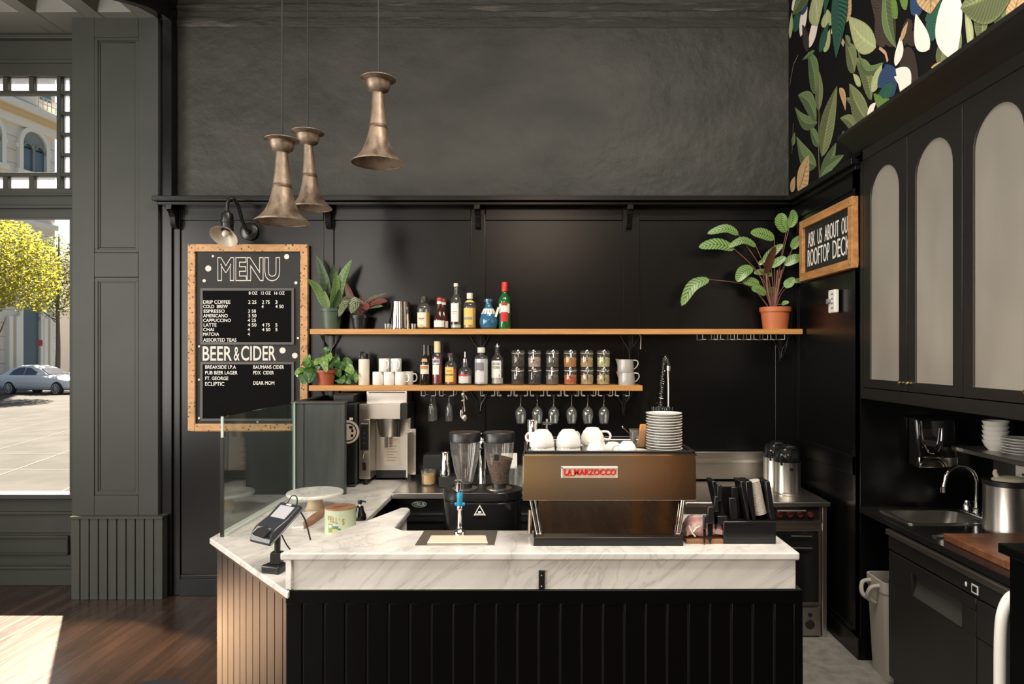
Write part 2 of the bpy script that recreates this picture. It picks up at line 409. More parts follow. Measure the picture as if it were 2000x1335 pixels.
CHALK = mat('chalkboard', (0.020,0.020,0.0195), 0.62, 0, 0.3, var=((5,5,5), (0.028,0.028,0.027), 0.35, 0.7))
FELT = mat('black letter board felt', (0.0035,0.0035,0.0035), 0.8, 0, 0.12)
BOARD_FRAME = mat('grey letter board frame', (0.055,0.052,0.049), 0.45)
CHALK_WHITE = mat('chalk white', (0.74,0.71,0.65), 0.8)
LETTER_WHITE = mat('white plastic letter', (0.80,0.78,0.74), 0.4)
STEEL = mat('brushed stainless steel', (0.60,0.565,0.52), 0.30, 1.0, bump=((260,260,3), 0.05, 0.001))
STEEL_H = mat('brushed steel worktop', (0.55,0.53,0.50), 0.30, 1.0, bump=((3,260,260), 0.05, 0.001))
STEEL_DARK = mat('dull steel', (0.36,0.335,0.30), 0.38, 1.0, bump=((3,120,120), 0.04, 0.001))
CHROME = mat('chrome', (0.80,0.79,0.77), 0.07, 1.0)
MIRROR_DARK = mat('polished dark splash', (0.36,0.325,0.29), 0.03, 1.0)
MESH_STEEL = mat('ribbed metal sheet', (0.60,0.555,0.48), 0.40, 0.75, bump=((2,420,2), 0.25, 0.002), rvar=((2,2.5,1.2), 0.34, 0.52))
HORN = mat('aged gramophone horn metal', (0.27,0.205,0.15), 0.48, 0.55, bump=((45,45,45), 0.4, 0.003), var=((17,17,7), (0.105,0.072,0.05), 0.46, 0.66, 9))
HORN_BAND = mat('dark solder band', (0.13,0.085,0.055), 0.5, 0.6)
BLACK_METAL = mat('black enamel metal', (0.010,0.0105,0.010), 0.28)
BLACK_PLASTIC = mat('black plastic', (0.011,0.011,0.012), 0.36)
BLACK_MATTE = mat('matte black', (0.010,0.010,0.010), 0.6)
GREY_PLASTIC = mat('grey plastic', (0.17,0.17,0.175), 0.35)
CERAMIC = mat('white glazed ceramic', (0.82,0.80,0.76), 0.14, coat=0.4)
CERAMIC_WARM = mat('cream glazed ceramic', (0.78,0.745,0.68), 0.16, coat=0.4)
JUG_GREY = mat('warm grey enamel', (0.40,0.38,0.345), 0.2, coat=0.3)
TERRA = mat('terracotta plastic', (0.46,0.135,0.045), 0.5)
TERRA2 = mat('terracotta clay', (0.36,0.085,0.035), 0.55)
POT_GREEN = mat('sage green plastic', (0.065,0.095,0.065), 0.45)
SOIL = mat('potting soil', (0.02,0.013,0.009), 0.9, bump=(60, 0.8, 0.01))
GLASS = clear('clear window glass', (0.97,0.99,0.98))
GLASS_TINT = clear('greenish sheet glass', (0.86,0.91,0.885), 1.5)
GLASS_EDGE = mat('sheet glass cut edge', (0.50,0.58,0.54), 0.15)
GLASS_THIN = clear('clear drinking glass', (0.93,0.94,0.93), 1.62, 0.03, 0.05, (0.92,0.92,0.9))
HOPPER = clear('clear hopper plastic', (0.88,0.875,0.86), 1.6, 0.03, 0.11, (0.92,0.90,0.86))
TEXTURED = clear('hammered glass', (0.95,0.97,1.0), 1.5, 0.15, 0.62, (0.95,0.96,1.0), bump=((45,45,45), 0.9, 0.02))
BLACK_SLEEVE = mat('black cord', (0.012,0.011,0.010), 0.6)
PAPER = mat('white paper', (0.78,0.75,0.68), 0.7)
LEAF_SNAKE = leaf_mat('snake plant leaf', (0.075,0.135,0.035), (0.105,0.175,0.045), 13, 0.5, 0.2, 0.8, 0.4, edge=(2.4,2.0,1.1), mid=(.6,.7,.7))
LEAF_SNAKE_D = leaf_mat('dark snake plant leaf', (0.022,0.050,0.02), (0.035,0.07,0.026), 11, 0.5, 0.2, 0.8, 0.4, edge=(2.2,1.9,1.0))
LEAF_STRO = leaf_mat('striped dark leaf', (0.022,0.038,0.016), (0.20,0.22,0.12), 7, 2.4, 0.5, 0.7, 0.35)
LEAF_RED = mat('maroon leaf underside', (0.14,0.045,0.04), 0.45)
LEAF_POTHOS = leaf_mat('green heart leaf', (0.030,0.095,0.016), (0.06,0.155,0.03), 3, 0.8, 0.2, 0.8, 0.35, mid=(1.6,1.5,1.3))
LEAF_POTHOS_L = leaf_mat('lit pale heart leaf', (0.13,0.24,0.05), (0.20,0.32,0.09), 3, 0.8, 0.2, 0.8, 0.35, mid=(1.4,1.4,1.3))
LEAF_CALA = leaf_mat('feather striped leaf', (0.030,0.085,0.022), (0.21,0.33,0.095), 11, 1.6, 0.60, 0.84, 0.38, mid=(0.5,0.6,0.5), edge=(0.5,0.7,0.6))
LEAF_BROWN = mat('reddish leaf back', (0.085,0.035,0.018), 0.45)
STALK = mat('pinkish brown stalk', (0.19,0.085,0.055), 0.5)
STALK_G = mat('green stalk', (0.10,0.16,0.05), 0.5)
RED = mat('red lettering', (0.62,0.02,0.012), 0.35)
CYAN = mat('blue tap sleeve', (0.01,0.24,0.42), 0.35)
BRASS = mat('brass knob', (0.55,0.42,0.22), 0.25, 1.0)
# ------------------------------------------------------------------ the room
XR = 1.945                                   # right wall plane
YP, YW, YB = 5.17, 5.22, 5.29                # pilaster front, wainscot, plaster wall
struct(MB().box(-5.8, 3.2, -4.7, 5.5, -0.1, 0.0).build('floor', FLOOR), 'dark oiled floorboards running away from the camera')
struct(MB().box(-0.62, 2.7, 2.95, 5.25, 0.0, 0.004).build('floor_2', CONCRETE), 'grey concrete floor behind the bar')
m = MB().box(-2.86, 2.8, YB, YB + 0.2, 2.95, 5.3)
struct(m.build('wall_back', PLASTER), 'dark trowelled plaster wall above the ledge')
m = MB()
for k, (y0, y1) in enumerate(((33, 54), (6, 22), (-24, -8))):
    rows = [[(-2.85 + i * 0.12, YB - 0.004 - 0.010 * math.sin(PI * j / 4) * (0.6 + 0.4 * math.sin(i * 1.7 + k)), wz(y1, YB) + (wz(y0, YB) - wz(y1, YB)) * j / 4 + 0.004 * math.sin(i * 2.3 + j)) for i in range(41)] for j in range(5)]
    m.sheet(rows)
struct(m.build('trim_3', PLASTER_WORN), 'rough worn plaster band high on the back wall')
struct(MB().box(-5.8, 3.2, -4.7, 5.6, 5.3, 5.4).build('ceiling', CEIL))

# wainscot: recessed sheet + stiles and rails
m = MB().box(-2.86, XR, YW + 0.012, YW + 0.10, 0, 3.0)
ST = [(318, 352), (632, 652), (920, 948), (1217, 1248), (1515, 1547)]
for a, b in ST: m.box(wx(a, YW), wx(b, YW), YW, YW + 0.013, 0, 3.0)
xs = [wx(352, YW), wx(632, YW), wx(652, YW), wx(920, YW), wx(948, YW), wx(1217, YW), wx(1248, YW), wx(1515, YW)]
for i in range(0, 8, 2):
    m.box(xs[i], xs[i+1], YW, YW + 0.013, wz(430, YW), 3.0); m.box(xs[i], xs[i+1], YW, YW + 0.013, 0, 0.16)
struct(m.build('wall_back_panelling', PAINT_BLACK, bevel=0.004), 'glossy black panelled wainscot behind the bar')
# ledge with brackets
L = MB().box(wx(296, 5.08), XR, 5.08, YB + 0.01, 2.990, 3.026).box(wx(303, 5.1), XR, 5.12, YB, 2.965, 2.990)
ledge = struct(L.build('trim_1', PAINT_BLACK, bevel=0.004), 'black ledge capping the wainscot')
for px in (331, 637, 932, 1231):
    x = wx(px, 5.12)
    poly = [(5.225, 2.966), (5.105, 2.966), (5.105, 2.93), (5.135, 2.915), (5.16, 2.875), (5.165, 2.835), (5.19, 2.80), (5.225, 2.80)]
    MB().prism(poly, x - 0.022, x + 0.022, 'x').build('bracket', PAINT_BLACK, ledge, bevel=0.003)
struct(MB().box(wx(352, YW), XR - 0.02, YW - 0.012, YW, 0, 0.13).build('baseboard_back', PAINT_BLACK, bevel=0.003))

# pilaster
px0, px1 = wx(140, YP), wx(309, YP)
zt, zb = wz(35, YP), wz(1007, YP)
m = MB().box(px0, px1, YP + 0.016, 5.56, 0, 4.6)
a0, a1 = wx(184, YP), wx(270, YP)
m.box(px0, a0, YP, YP + 0.017, zb, zt); m.box(a1, px1, YP, YP + 0.017, zb, zt)
for y0, y1 in ((35, 72), (493, 541), (967, 1007)): m.box(a0, a1, YP, YP + 0.017, wz(y1, YP), wz(y0, YP))
for y0, y1 in ((72, 493), (541, 967)):
    m.frame(a0, a1, wz(y1, YP), wz(y0, YP), 0.026, YP + 0.004, YP + 0.014)
    m.frame(a0 + 0.026, a1 - 0.026, wz(y1, YP) + 0.026, wz(y0, YP) - 0.026, 0.012, YP + 0.010, YP + 0.018)
struct(m.build('trim_2', PAINT_GREEN, bevel=0.004), 'grey green panelled pilaster beside the window')
b0, b1 = wx(139, 5.13), wx(317, 5.13)
m = MB().box(b0, b1, 5.142, 5.56, 0, zb).box(b0 - 0.006, b1 + 0.006, 5.118, 5.2, zb - 0.012, zb + 0.008)
n = 10; gw = 0.008; wd = (b1 - b0 - gw * (n - 1)) / n
for i in range(n): m.box(b0 + i * (wd + gw), b0 + i * (wd + gw) + wd, 5.13, 5.143, 0, zb)
struct(m.build('baseboard_left', PAINT_GREEN, bevel=0.0025), 'beadboard foot of the pilaster')

# window bay in the street wall
YG = 5.456
xr = wx(135, YG); xl = -5.42
def zy(y): return wz(y, YG)
win = thing('window_1', 'tall shop window with small hammered glass squares round the transom', None, (xr, YG, 0)); struct(win)
m = MB()
m.box(xl - 0.2, xr + 0.25, YG, YG + 0.09, zy(148), 4.7)               # head
m.box(xl - 0.2, xr + 0.25, YG - 0.03, YG, zy(62), zy(48)).box(xl - 0.2, xr + 0.25, YG - 0.05, YG, zy(80), zy(72)).box(xl - 0.2, xr + 0.25, YG - 0.02, YG, zy(124), zy(118))
m.box(xl - 0.2, xr + 0.25, YG, YG + 0.09, zy(425), zy(367)).box(xl - 0.2, xr + 0.25, YG - 0.02, YG, zy(383), zy(378)).box(xl - 0.2, xr + 0.25, YG - 0.035, YG, zy(408), zy(402))
m.box(xr, xr + 0.25, YG + .003, YG + 0.088, 0, 4.7).box(xl - 0.2, xl, YG + .003, YG + 0.088, 0, 4.7)
m.build('window_frame', PAINT_GREEN, win, W=True, bevel=0.004)
m = MB().box(xl - 0.2, xr + 0.25, YG + 0.01, YG + 0.09, 0, zy(963))
for y0, y1, d in ((963, 972, 0.05), (998, 1003, 0.03), (1003, 1040, 0.004), (1104, 1109, 0.03), (1109, 1146, 0.015)):
    m.box(xl - 0.2, xr + 0.25, YG - d, YG + 0.012, max(0, zy(y1)), zy(y0))
m.frame(xl, xr, zy(1082), zy(1045), 0.012, YG - 0.02, YG + 0.012)
m.build('sill_panel', PAINT_GREEN, win, W=True, bevel=0.004)
# transom: two rings of bars round a clear light
x_in_r, x_in_l = wx(108, YG), xl + (xr - wx(108, YG)); bw = 0.028
m = MB()
m.box(x_in_r, x_in_r + 0.035, YG + 0.012, YG + 0.073, zy(367), zy(148)).box(x_in_l - 0.035, x_in_l, YG + 0.012, YG + 0.073, zy(367), zy(148))
m.box(xl, xr, YG + 0.015, YG + 0.07, zy(182), zy(175)).box(xl, xr, YG + 0.015, YG + 0.07, zy(343), zy(335))
for y in (219, 260, 300):
    m.box(x_in_r, xr, YG + 0.0165, YG + 0.068, zy(y + 3), zy(y - 3)).box(xl, x_in_l, YG + 0.0165, YG + 0.068, zy(y + 3), zy(y - 3))
for i in range(1, 8):
    x = x_in_l + (x_in_r - x_in_l) * (i / 7.0) if i < 7 else None
    if x is None: continue
    m.box(x - 0.02, x + 0.02, YG + 0.0185, YG + 0.066, zy(175), zy(148)).box(x - 0.02, x + 0.02, YG + 0.0185, YG + 0.066, zy(367), zy(343))
m.build('glazing_bar', PAINT_GREEN, win, W=True, bevel=0.004)
m = MB(); yy = YG + 0.05
for a, b, c, d in ((xl, xr, zy(175), zy(148)), (xl, xr, zy(367), zy(343)), (x_in_r + 0.035, xr, zy(335), zy(182)), (xl, x_in_l - 0.035, zy(335), zy(182))):
    m.add([(a, yy, c), (b, yy, c), (b, yy, d), (a, yy, d)], [(0,1,2,3)])
m.build('hammered_pane', TEXTURED, win, W=True)
m = MB()
m.add([(x_in_l, yy, zy(335)), (x_in_r, yy, zy(335)), (x_in_r, yy, zy(182)), (x_in_l, yy, zy(182))], [(0,1,2,3)])
m.build('upper_pane', GLASS, win, W=True)
m = MB(); m.add([(xl, yy, zy(963)), (xr, yy, zy(963)), (xr, yy, zy(425)), (xl, yy, zy(425))], [(0,1,2,3)])
m.build('large_pane', GLASS, win, W=True)

# coffered soffit of the bay, dark curved beam at its right end
zs = wz(35, YP)
m = MB()
cof = [(-5.1, -4.55), (-4.42, -3.86), (-3.74, -3.42), (-3.28, -3.02)]
yc0, yc1 = 4.2, 5.08
xs = [-5.8] + [v for c in cof for v in c] + [-2.86]
for i in range(0, len(xs), 2): m.box(xs[i], xs[i+1], 3.9, 5.56, zs, zs + 0.1)
for a, b in cof:
    m.box(a, b, 3.9, yc0, zs, zs + 0.1); m.box(a, b, yc1, 5.56, zs, zs + 0.1)
    m.add([(a, yc0, zs), (b, yc0, zs), (b, yc1, zs), (a, yc1, zs), (a+.06, yc0+.06, zs+.07), (b-.06, yc0+.06, zs+.07), (b-.06, yc1-.06, zs+.07), (a+.06, yc1-.06, zs+.07)],
          [(0,1,5,4),(1,2,6,5),(2,3,7,6),(3,0,4,7),(4,5,6,7)])
struct(m.build('ceiling_soffit', mat('soffit paint', (0.16,0.155,0.135), 0.5), bevel=0.003), 'grey green coffered soffit over the window bay')
m = MB().prism([(5.30, 4.40), (5.12, 4.385), (4.92, 4.345), (4.74, 4.285), (4.45, 4.18), (4.2, 4.06), (4.2, 5.3), (5.30, 5.3)], -2.885, -2.80, 'x')
struct(m.build('trim_4', PAINT_BLACK, bevel=0.004), 'dark arched beam over the pilaster')
struct(MB().box(-5.9, -3.5, 5.46, 5.56, 4.4, 5.4).box(wx(311, YP), -2.79, 5.2, 5.4, 0, 5.3).box(-5.8, -5.35, 5.40, 5.56, 0, 5.3).build('wall_street', PAINT_BLACK))

# left wall with three shop windows, wall behind the camera
m = MB()
for y0, y1 in ((-4.7, -3.9), (-1.3, -0.15), (1.45, 1.55), (2.95, 5.5)): m.box(-5.75, -5.6, y0, y1, 0, 5.3)
for y0, y1 in ((-3.9, -1.3), (-0.15, 1.45), (1.55, 2.95)): m.box(-5.75, -5.6, y0, y1, 0, 0.8).box(-5.75, -5.6, y0, y1, 3.95, 5.3)
struct(m.build('wall_left', ROOM_WALL))
struct(MB().box(-9.6, -9.0, -14, 9.6, -0.2, 15).build('sun_block_wall', mat('sun block brown', (0.12,0.07,0.05), 0.8)), 'unseen wall added to block sun from the left windows')  # added out of view to keep the sun off the left bays
struct(MB().box(-5.8, 3.2, -4.7, -4.5, 0, 5.3).build('wall_front', ROOM_WALL))
struct(MB().box(-5.6, 0.22, -4.5, -4.25, 0, 0.42).build('trim_8', mat('honey reflector', (0.86,0.60,0.33), 0.5)), 'unseen honey block added for the espresso machine to reflect')  # invented bright block, mirrored as the golden left of the machine panel
struct(MB().box(0.24, 1.9, -4.5, -4.25, 0, 0.42).build('trim_9', mat('grey tan reflector', (0.62,0.50,0.38), 0.5)), 'unseen grey tan block added for the espresso machine to reflect')  # invented duller block, mirrored in the rest of the machine panel
POST = wood_mat('timber post', (0.85,0.36,0.10), (0.92,0.44,0.15), (8, 8, 2))
for k, x in enumerate((1.42, 1.82)):
    struct(MB().box(x - 0.07, x + 0.07, -4.2, -4.06, 0, 5.3).build('trim_%d' % (5 + k), POST), 'timber post behind the camera')

# right wall: wainscot, wallpaper, niche
yc = 4.115                                    # where the wall ends and the niche with the sink starts
m = MB().box(XR + 0.012, XR + 0.12, yc, YW + 0.1, 0, 3.0)
for y0, y1 in ((yc, yc + 0.06), (YW - 0.10, YW)): m.box(XR, XR + 0.013, y0, y1, 0, 3.0)
for z0, z1 in ((0, 0.16), (1.10, 1.22), (2.86, 3.0)): m.box(XR, XR + 0.013, yc + 0.06, YW - 0.10, z0, z1)
struct(m.build('wall_right_panelling', PAINT_BLACK, bevel=0.004), 'glossy black panelled wall right of the bar')
struct(MB().box(XR - 0.06, XR + 0.05, yc - 0.01, 5.085, 2.990, 3.026).box(XR - 0.03, XR + 0.05, yc, 5.13, 2.96, 2.99).build('trim_7', PAINT_BLACK, bevel=0.004), 'black ledge on the right wall')
struct(MB().box(XR - 0.014, XR, yc - 0.0, YW - 0.012, 0, 0.13).build('baseboard_right', PAINT_BLACK, bevel=0.003))
m = MB().box(XR, 2.80, yc - 0.005, yc + 0.10, 0, 3.05).box(2.70, 2.82, 0.8, yc + 0.1, 0, 3.05).box(XR, 2.8, 0.8, 0.9, 0, 3.05)
struct(m.build('wall_niche', PAINT_BLACK), 'black wall of the sink niche')
struct(MB().box(XR, XR + 0.14, -4.7, 0.85, 0, 5.3).build('wall_right_rear', PAINT_BLACK))

# wallpaper: printed leaves and birds on black, one sheet
WP_BLACK = mat('wallpaper black ground', (0.006,0.006,0.006), 0.7, 0, 0.1)
WPM = [WP_BLACK,
       leaf_mat('printed green leaf', (0.085,0.135,0.05), (0.145,0.20,0.085), 15, 2.4, 0.1, 1.0, 0.6, mid=(1.7,1.6,1.5), edge=(1.5,1.5,1.4), tone=.42),   # 1
       leaf_mat('printed pale leaf', (0.33,0.365,0.18), (0.37,0.405,0.205), 8, 1.6, 0.2, 0.9, 0.6, mid=(1.3,1.3,1.3), edge=(0.8,0.8,0.8)),        # 2
       leaf_mat('printed olive leaf', (0.115,0.145,0.055), (0.19,0.215,0.10), 18, 2.8, 0.1, 1.0, 0.6, mid=(1.7,1.6,1.4), edge=(1.4,1.4,1.3), tone=.4),     # 3
       mat('printed white feather', (0.80,0.70,0.62), 0.6),                                                                                 # 4
       leaf_mat('printed brown feather', (0.022,0.015,0.012), (0.060,0.043,0.032), 16, 3.2, 0.2, 0.9, 0.6),                                        # 5
       leaf_mat('printed blue feather', (0.008,0.016,0.04), (0.030,0.075,0.18), 14, 3.0, 0.2, 0.9, 0.6),                                           # 6
       leaf_mat('printed emerald feather', (0.008,0.03,0.022), (0.025,0.12,0.07), 16, 3.0, 0.2, 0.9, 0.6),                                        # 7
       leaf_mat('printed tan leaf', (0.38,0.23,0.10), (0.52,0.35,0.18), 9, 1.6, 0.2, 0.9, 0.6, mid=(0.5,0.5,0.5)),                                # 8
       leaf_mat('printed lime feather', (0.06,0.11,0.02), (0.16,0.27,0.06), 14, 3.0, 0.2, 0.9, 0.6),                                             # 9
       mat('printed stem', (0.20,0.17,0.09), 0.6), mat('printed dark bird body', (0.030,0.020,0.015), 0.6), mat('printed pink stem', (0.50,0.29,0.19), 0.6)]  # 10 11 12
wpm = MB().box(XR, XR + 0.13, 0.8, YB, 3.0, 5.3)
_layer = [0]
def W2(p):                                    # photo position -> (y, z) on the wallpaper
    q = on_x(p[0], p[1], XR); return Vector((q.y, q.z))
def printed(b, t, wd, mi, bend=0.0, px=True):
    if px:                                    # wd noted on the enlargement, turned into metres on the wall
        c = Vector(((b[0]+t[0])/2, (b[1]+t[1])/2)); d = Vector((t[0]-b[0], t[1]-b[1])).normalized(); q = Vector((-d.y, d.x)) * wd / 2 / 3.3375
        e = W2(c + q) - W2(c - q); b, t = W2(b), W2(t)
    else: b, t = Vector(b), Vector(t)
    d = t - b; ln = d.length; n = Vector((-d.y, d.x)) / ln; N = 16
    if px: wd = max(.006, abs(e.dot(n)))
    _layer[0] += 1; x = XR - 0.0012 - 0.00004 * _layer[0]
    rows, uv = [], []
    for i in range(N + 1):
        u = i / N; c = b + d * u + n * (bend * ln * math.sin(PI * u))
        h = wd * 0.5 * (math.sin(PI * u ** 0.85) ** 0.85) * (1 - .25*u) * 1.12 + 0.001
        rows.append([(x, (c + n * (h * k)).x, (c + n * (h * k)).y) for k in (-1, -0.5, 0, 0.5, 1)]); uv.append([(u, k) for k in (-1, -0.5, 0, 0.5, 1)])
    wpm.sheet(rows, uv, mi)
def stem(pts, wd, mi=10):
    _layer[0] += 1; x = XR - 0.0012 - 0.00004 * _layer[0]; q = [W2(p) for p in pts]
    for a, b in zip(q, q[1:]):
        d = (b - a); n = Vector((-d.y, d.x)).normalized() * wd / 2
        wpm.add([(x, *(a - n)), (x, *(a + n)), (x, *(b + n)), (x, *(b - n))], [(0,1,2,3)], mi)
def Q(zx, zy): return (1520 + zx / 3.3375, zy / 3.3375)     # coordinates noted on an enlargement of the corner
stem([Q(270, 1180), Q(262, 900), Q(268, 760), Q(262, 600)], 0.010); stem([Q(75, 560), Q(100, 420), Q(130, 360)], 0.008); stem([Q(90, 1000), Q(100, 800)], 0.006)
stem([Q(365, -40), Q(362, 120), Q(385, 210), Q(430, 290)], 0.03, 12); stem([Q(660, 310), Q(700, 345), Q(715, 400)], 0.018, 12)
LV = [ # base, tip, width, kind, bend (as seen on the enlargement)
 ((275,1150),(380,930),80,1,.1), ((300,1100),(430,1010),60,1,0), ((250,1080),(120,890),100,1,-.1), ((130,1250),(200,1010),85,8,.05), ((265,950),(205,820),55,1,0),
 ((85,1250),(110,1150),35,8,0), ((255,800),(110,700),85,1,-.1), ((250,790),(130,620),95,1,.1), ((285,1020),(385,560),95,3,-.05), ((400,575),(440,720),35,8,-.1), ((268,720),(268,465),50,3,0),
 ((245,610),(195,340),75,1,.08), ((520,880),(405,770),75,3,.1), ((560,820),(440,640),60,1,.1), ((590,800),(465,545),120,3,-.05), ((610,650),(500,380),90,3,.1), ((540,560),(490,480),40,2,0),
 ((500,470),(440,280),85,3,.05), ((690,410),(520,330),70,1,-.2), ((610,600),(680,420),55,2,0), ((640,310),(460,110),160,2,-.05), ((470,300),(440,230),40,1,0),
 ((300,340),(340,190),45,2,.05), ((310,180),(320,60),62,2,0), ((410,160),(470,-60),75,8,.1), ((270,340),(330,150),45,7,0), ((110,210),(135,60),50,7,0), ((80,250),(90,80),25,2,0),
 ((1060,420),(1080,220),80,3,.05), ((1150,410),(1160,110),115,3,-.08), ((1260,330),(1220,70),50,2,.05), ((1330,260),(1280,-60),115,3,.1), ((1480,190),(1380,-20),140,1,.1), ((1520,160),(1600,-120),110,8,0),
 ((1000,440),(1100,400),25,8,0), ((240,330),(160,390),25,1,0), ((95,950),(110,860),25,1,0), ((420,860),(430,900),30,1,0)]
BD = [((760,300),(600,-40),150,5,.05), ((700,300),(640,60),100,5,0), ((780,120),(700,-80),70,9,0), ((840,60),(780,-60),70,9,.1), ((870,90),(960,-90),110,6,0), ((1010,270),(1060,-60),90,7,-.1), ((960,130),(1060,40),60,7,0),
 ((850,120),(830,300),70,11,0), ((820,320),(920,560),160,11,.1), ((930,260),(820,240),100,11,0), ((990,320),(900,90),105,4,-.1), ((770,430),(800,240),50,4,.1), ((800,270),(850,140),26,8,0),
 ((760,620),(700,420),120,6,.0), ((650,560),(740,430),70,6,0), ((760,560),(635,650),80,7,0), ((770,690),(640,660),70,9,0), ((700,720),(625,610),60,9,0), ((850,640),(770,450),110,4,.12), ((870,560),(760,500),70,4,0),
 ((575,810),(690,720),60,4,0), ((585,750),(640,670),40,4,0), ((150,240),(190,-40),42,4,0), ((205,310),(270,60),44,4,0), ((200,330),(160,160),45,11,0), ((350,220),(400,80),30,4,0), ((90,60),(150,-60),45,4,0), ((160,100),(180,-40),50,6,0)]
for b, t, wd, k, bd in LV: printed(Q(*b), Q(*t), wd, k, bd)
for b, t, wd, k, bd in BD: printed(Q(*b), Q(*t), wd, k, bd)
for i in range(4): printed(Q(585 + 8*i, 800 - 22*i), Q(690 + 4*i, 770 - 18*i), 7, 11)
random.seed(3)
for i in range(150):                          # the paper carries on above and towards the street, out of the photograph
    y, z = random.uniform(0.85, 5.2), random.uniform(3.15, 5.3)
    if y > 2.75 and z < EYE + 700 * y / FPX: continue
    a = random.uniform(0, 2*PI); l = random.uniform(.2, .5)
    printed((y, z), (y + l*math.cos(a), min(5.29, z + l*math.sin(a))), random.uniform(.1, .3), random.choice((1,1,3,3,2,8,4,7)), random.uniform(-.1,.1), px=False)
struct(wpm.build('wall_right', WPM), 'black wallpaper printed with leaves and bird wings')

# ------------------------------------------------------------------ outside: street, car, trees, old building
def gz(y): return -0.15 - 0.25 * (y - 5.6) / 36.0
ROAD = mat('sunlit asphalt', (0.060,0.0585,0.057), 0.9, 0, 0.03, bump=((6,6,6),0.3,0.02), var=((0.6,0.6,0.6),(0.072,0.070,0.068),0.4,0.65))
PAVE = mat('pavement slabs', (0.052,0.051,0.050), 0.9, 0, 0.03, var=((1,1,1),(0.064,0.062,0.060),0.4,0.6))
m = MB(); m.add([(-90, 26, gz(26)), (30, 26, gz(26)), (30, 110, gz(44)), (-90, 110, gz(44))], [(0,1,2,3)])
struct(m.build('road', ROAD), 'pale street seen through the window')
m = MB(); m.add([(-60, 5.56, -0.15), (20, 5.56, -0.15), (20, 26, gz(26)), (-60, 26, gz(26))], [(0,1,2,3)])
for i in range(9): m.box(-40, 5, 8 + 2*i, 8.04 + 2*i, gz(8+2*i) - 0.02, gz(8+2*i) + 0.003, 1)
for i in range(22): m.add([(-33 + 1.6*i, 6, gz(6)+.004), (-32.96 + 1.6*i, 6, gz(6)+.004), (-32.96 + 1.6*i - 6, 25.9, gz(25.9)+.004), (-33 + 1.6*i - 6, 25.9, gz(25.9)+.004)], [(0,1,2,3)], 1)
struct(m.build('pavement', [PAVE, mat('slab joint', (0.028,0.027,0.025), 0.9)]), 'sunny pavement outside the window')

# old stone building: facade runs almost along y, seen at a slant
fa = Vector((-39.4, 50.0, -0.7)); fd = Vector((0.12, 0.993, 0)); frz = math.atan2(fd.y, fd.x)
bld = thing('old_building', 'ornate cream stone building with arched windows across the street', 'building', fa, frz)
STONE = mat('cream stone', (0.80,0.74,0.64), 0.8, var=((.5,.5,.5),(0.72,0.65,0.55),0.4,0.65))
STONE_L = mat('pale carved stone', (0.88,0.83,0.70), 0.8); DARKWIN = mat('dark street window', (0.10,0.15,0.18), 0.2); OCHRE = mat('ochre moulding', (0.70,0.52,0.28), 0.8)
def fu(px): k = (px - PX) / FPX; return (fa.x - k * fa.y) / (k * fd.y - fd.x)
def fz(px, py): u = fu(px); return EYE + (PY - py) * (fa.y + fd.y * u) / FPX + 0.7
ue = fu(107)
m = MB().box(-14, ue, 0, 10, 0, 30)
for i in range(28): m.box(-14, ue, -0.015, 0, 0.8 + i*1.0, 0.84 + i*1.0, 1)
m.build('stone_wall', [STONE, mat('stone joint', (0.42,0.36,0.29), 0.9)], bld)
c = MB()
zc = fz(50, 222)
c.box(-14, ue + .3, -0.9, 0, zc, zc + 0.5).box(-14, ue + .2, -0.55, 0, zc - .45, zc, 1).box(-14, ue + .15, -0.3, 0, zc - 1.1, zc - .45).box(-14, ue + .1, -.35, 0, 9.6, 10.1).box(-14, ue + .1, -.25, 0, 12.4, 12.8)
c.build('cornice', [STONE_L, OCHRE], bld)
def arch(name, u, z0, zs_, hw, twin=False):
    n = 12; P_ = lambda r: [(u - r, z0)] + [(u - r*math.cos(PI*i/n), zs_ + r*math.sin(PI*i/n)) for i in range(n+1)] + [(u + r, z0)]
    a = MB().ring(P_(hw*1.32), P_(hw), -0.28, 0.1, 'y').box(u - hw*1.5, u + hw*1.5, -.35, 0, z0 - .35, z0)
    a.box(u - hw*1.5, u - hw, -.2, 0, zs_ - .5, zs_ - .2).box(u + hw, u + hw*1.5, -.2, 0, zs_ - .5, zs_ - .2)
    w_ = a.build(name, STONE_L, bld)
    g = MB().prism(P_(hw), -0.03, 0.02, 'y'); g.build('glass', DARKWIN, w_)
    if twin:
        t = MB().box(u - .1, u + .1, -.16, 0, z0, zs_ + .1).prism([(u - hw, zs_)] + [(u - hw*math.cos(PI*i/n), zs_ + hw*math.sin(PI*i/n)) for i in range(n+1)], -0.1, 0, 'y')
        for s in (-1, 1): t.ring([(u + s*hw*.5 - hw*.42*math.cos(PI*i/8), zs_ - .3 + hw*.42*math.sin(PI*i/8)) for i in range(9)], [(u + s*hw*.5 - hw*.3*math.cos(PI*i/8), zs_ - .3 + hw*.3*math.sin(PI*i/8)) for i in range(9)], -.2, 0, 'y')
        t.build('tracery', mat('window tracery', (0.24,0.26,0.22), 0.7), w_)
uw = fu(63); ud = fu(57)
arch('arched_window', uw, fz(63, 338), fz(63, 285), 1.05, True); arch('arched_window', uw - 3.9, fz(63, 338), fz(63, 285), 1.05, True); arch('arched_window', uw - 7.8, fz(63, 338), fz(63, 285), 1.05, True)
arch('arched_doorway', ud, 0.35, fz(57, 612), 0.8); arch('arched_doorway', ud - 3.9, 0.35, fz(57, 612), 0.8)
for u in (ud - 1.9, ud + 1.75, ud + 1.2, ud - 1.3): MB().box(u - .16, u + .16, -.35, 0, 0.1, 5.3).build('column', STONE_L, bld)
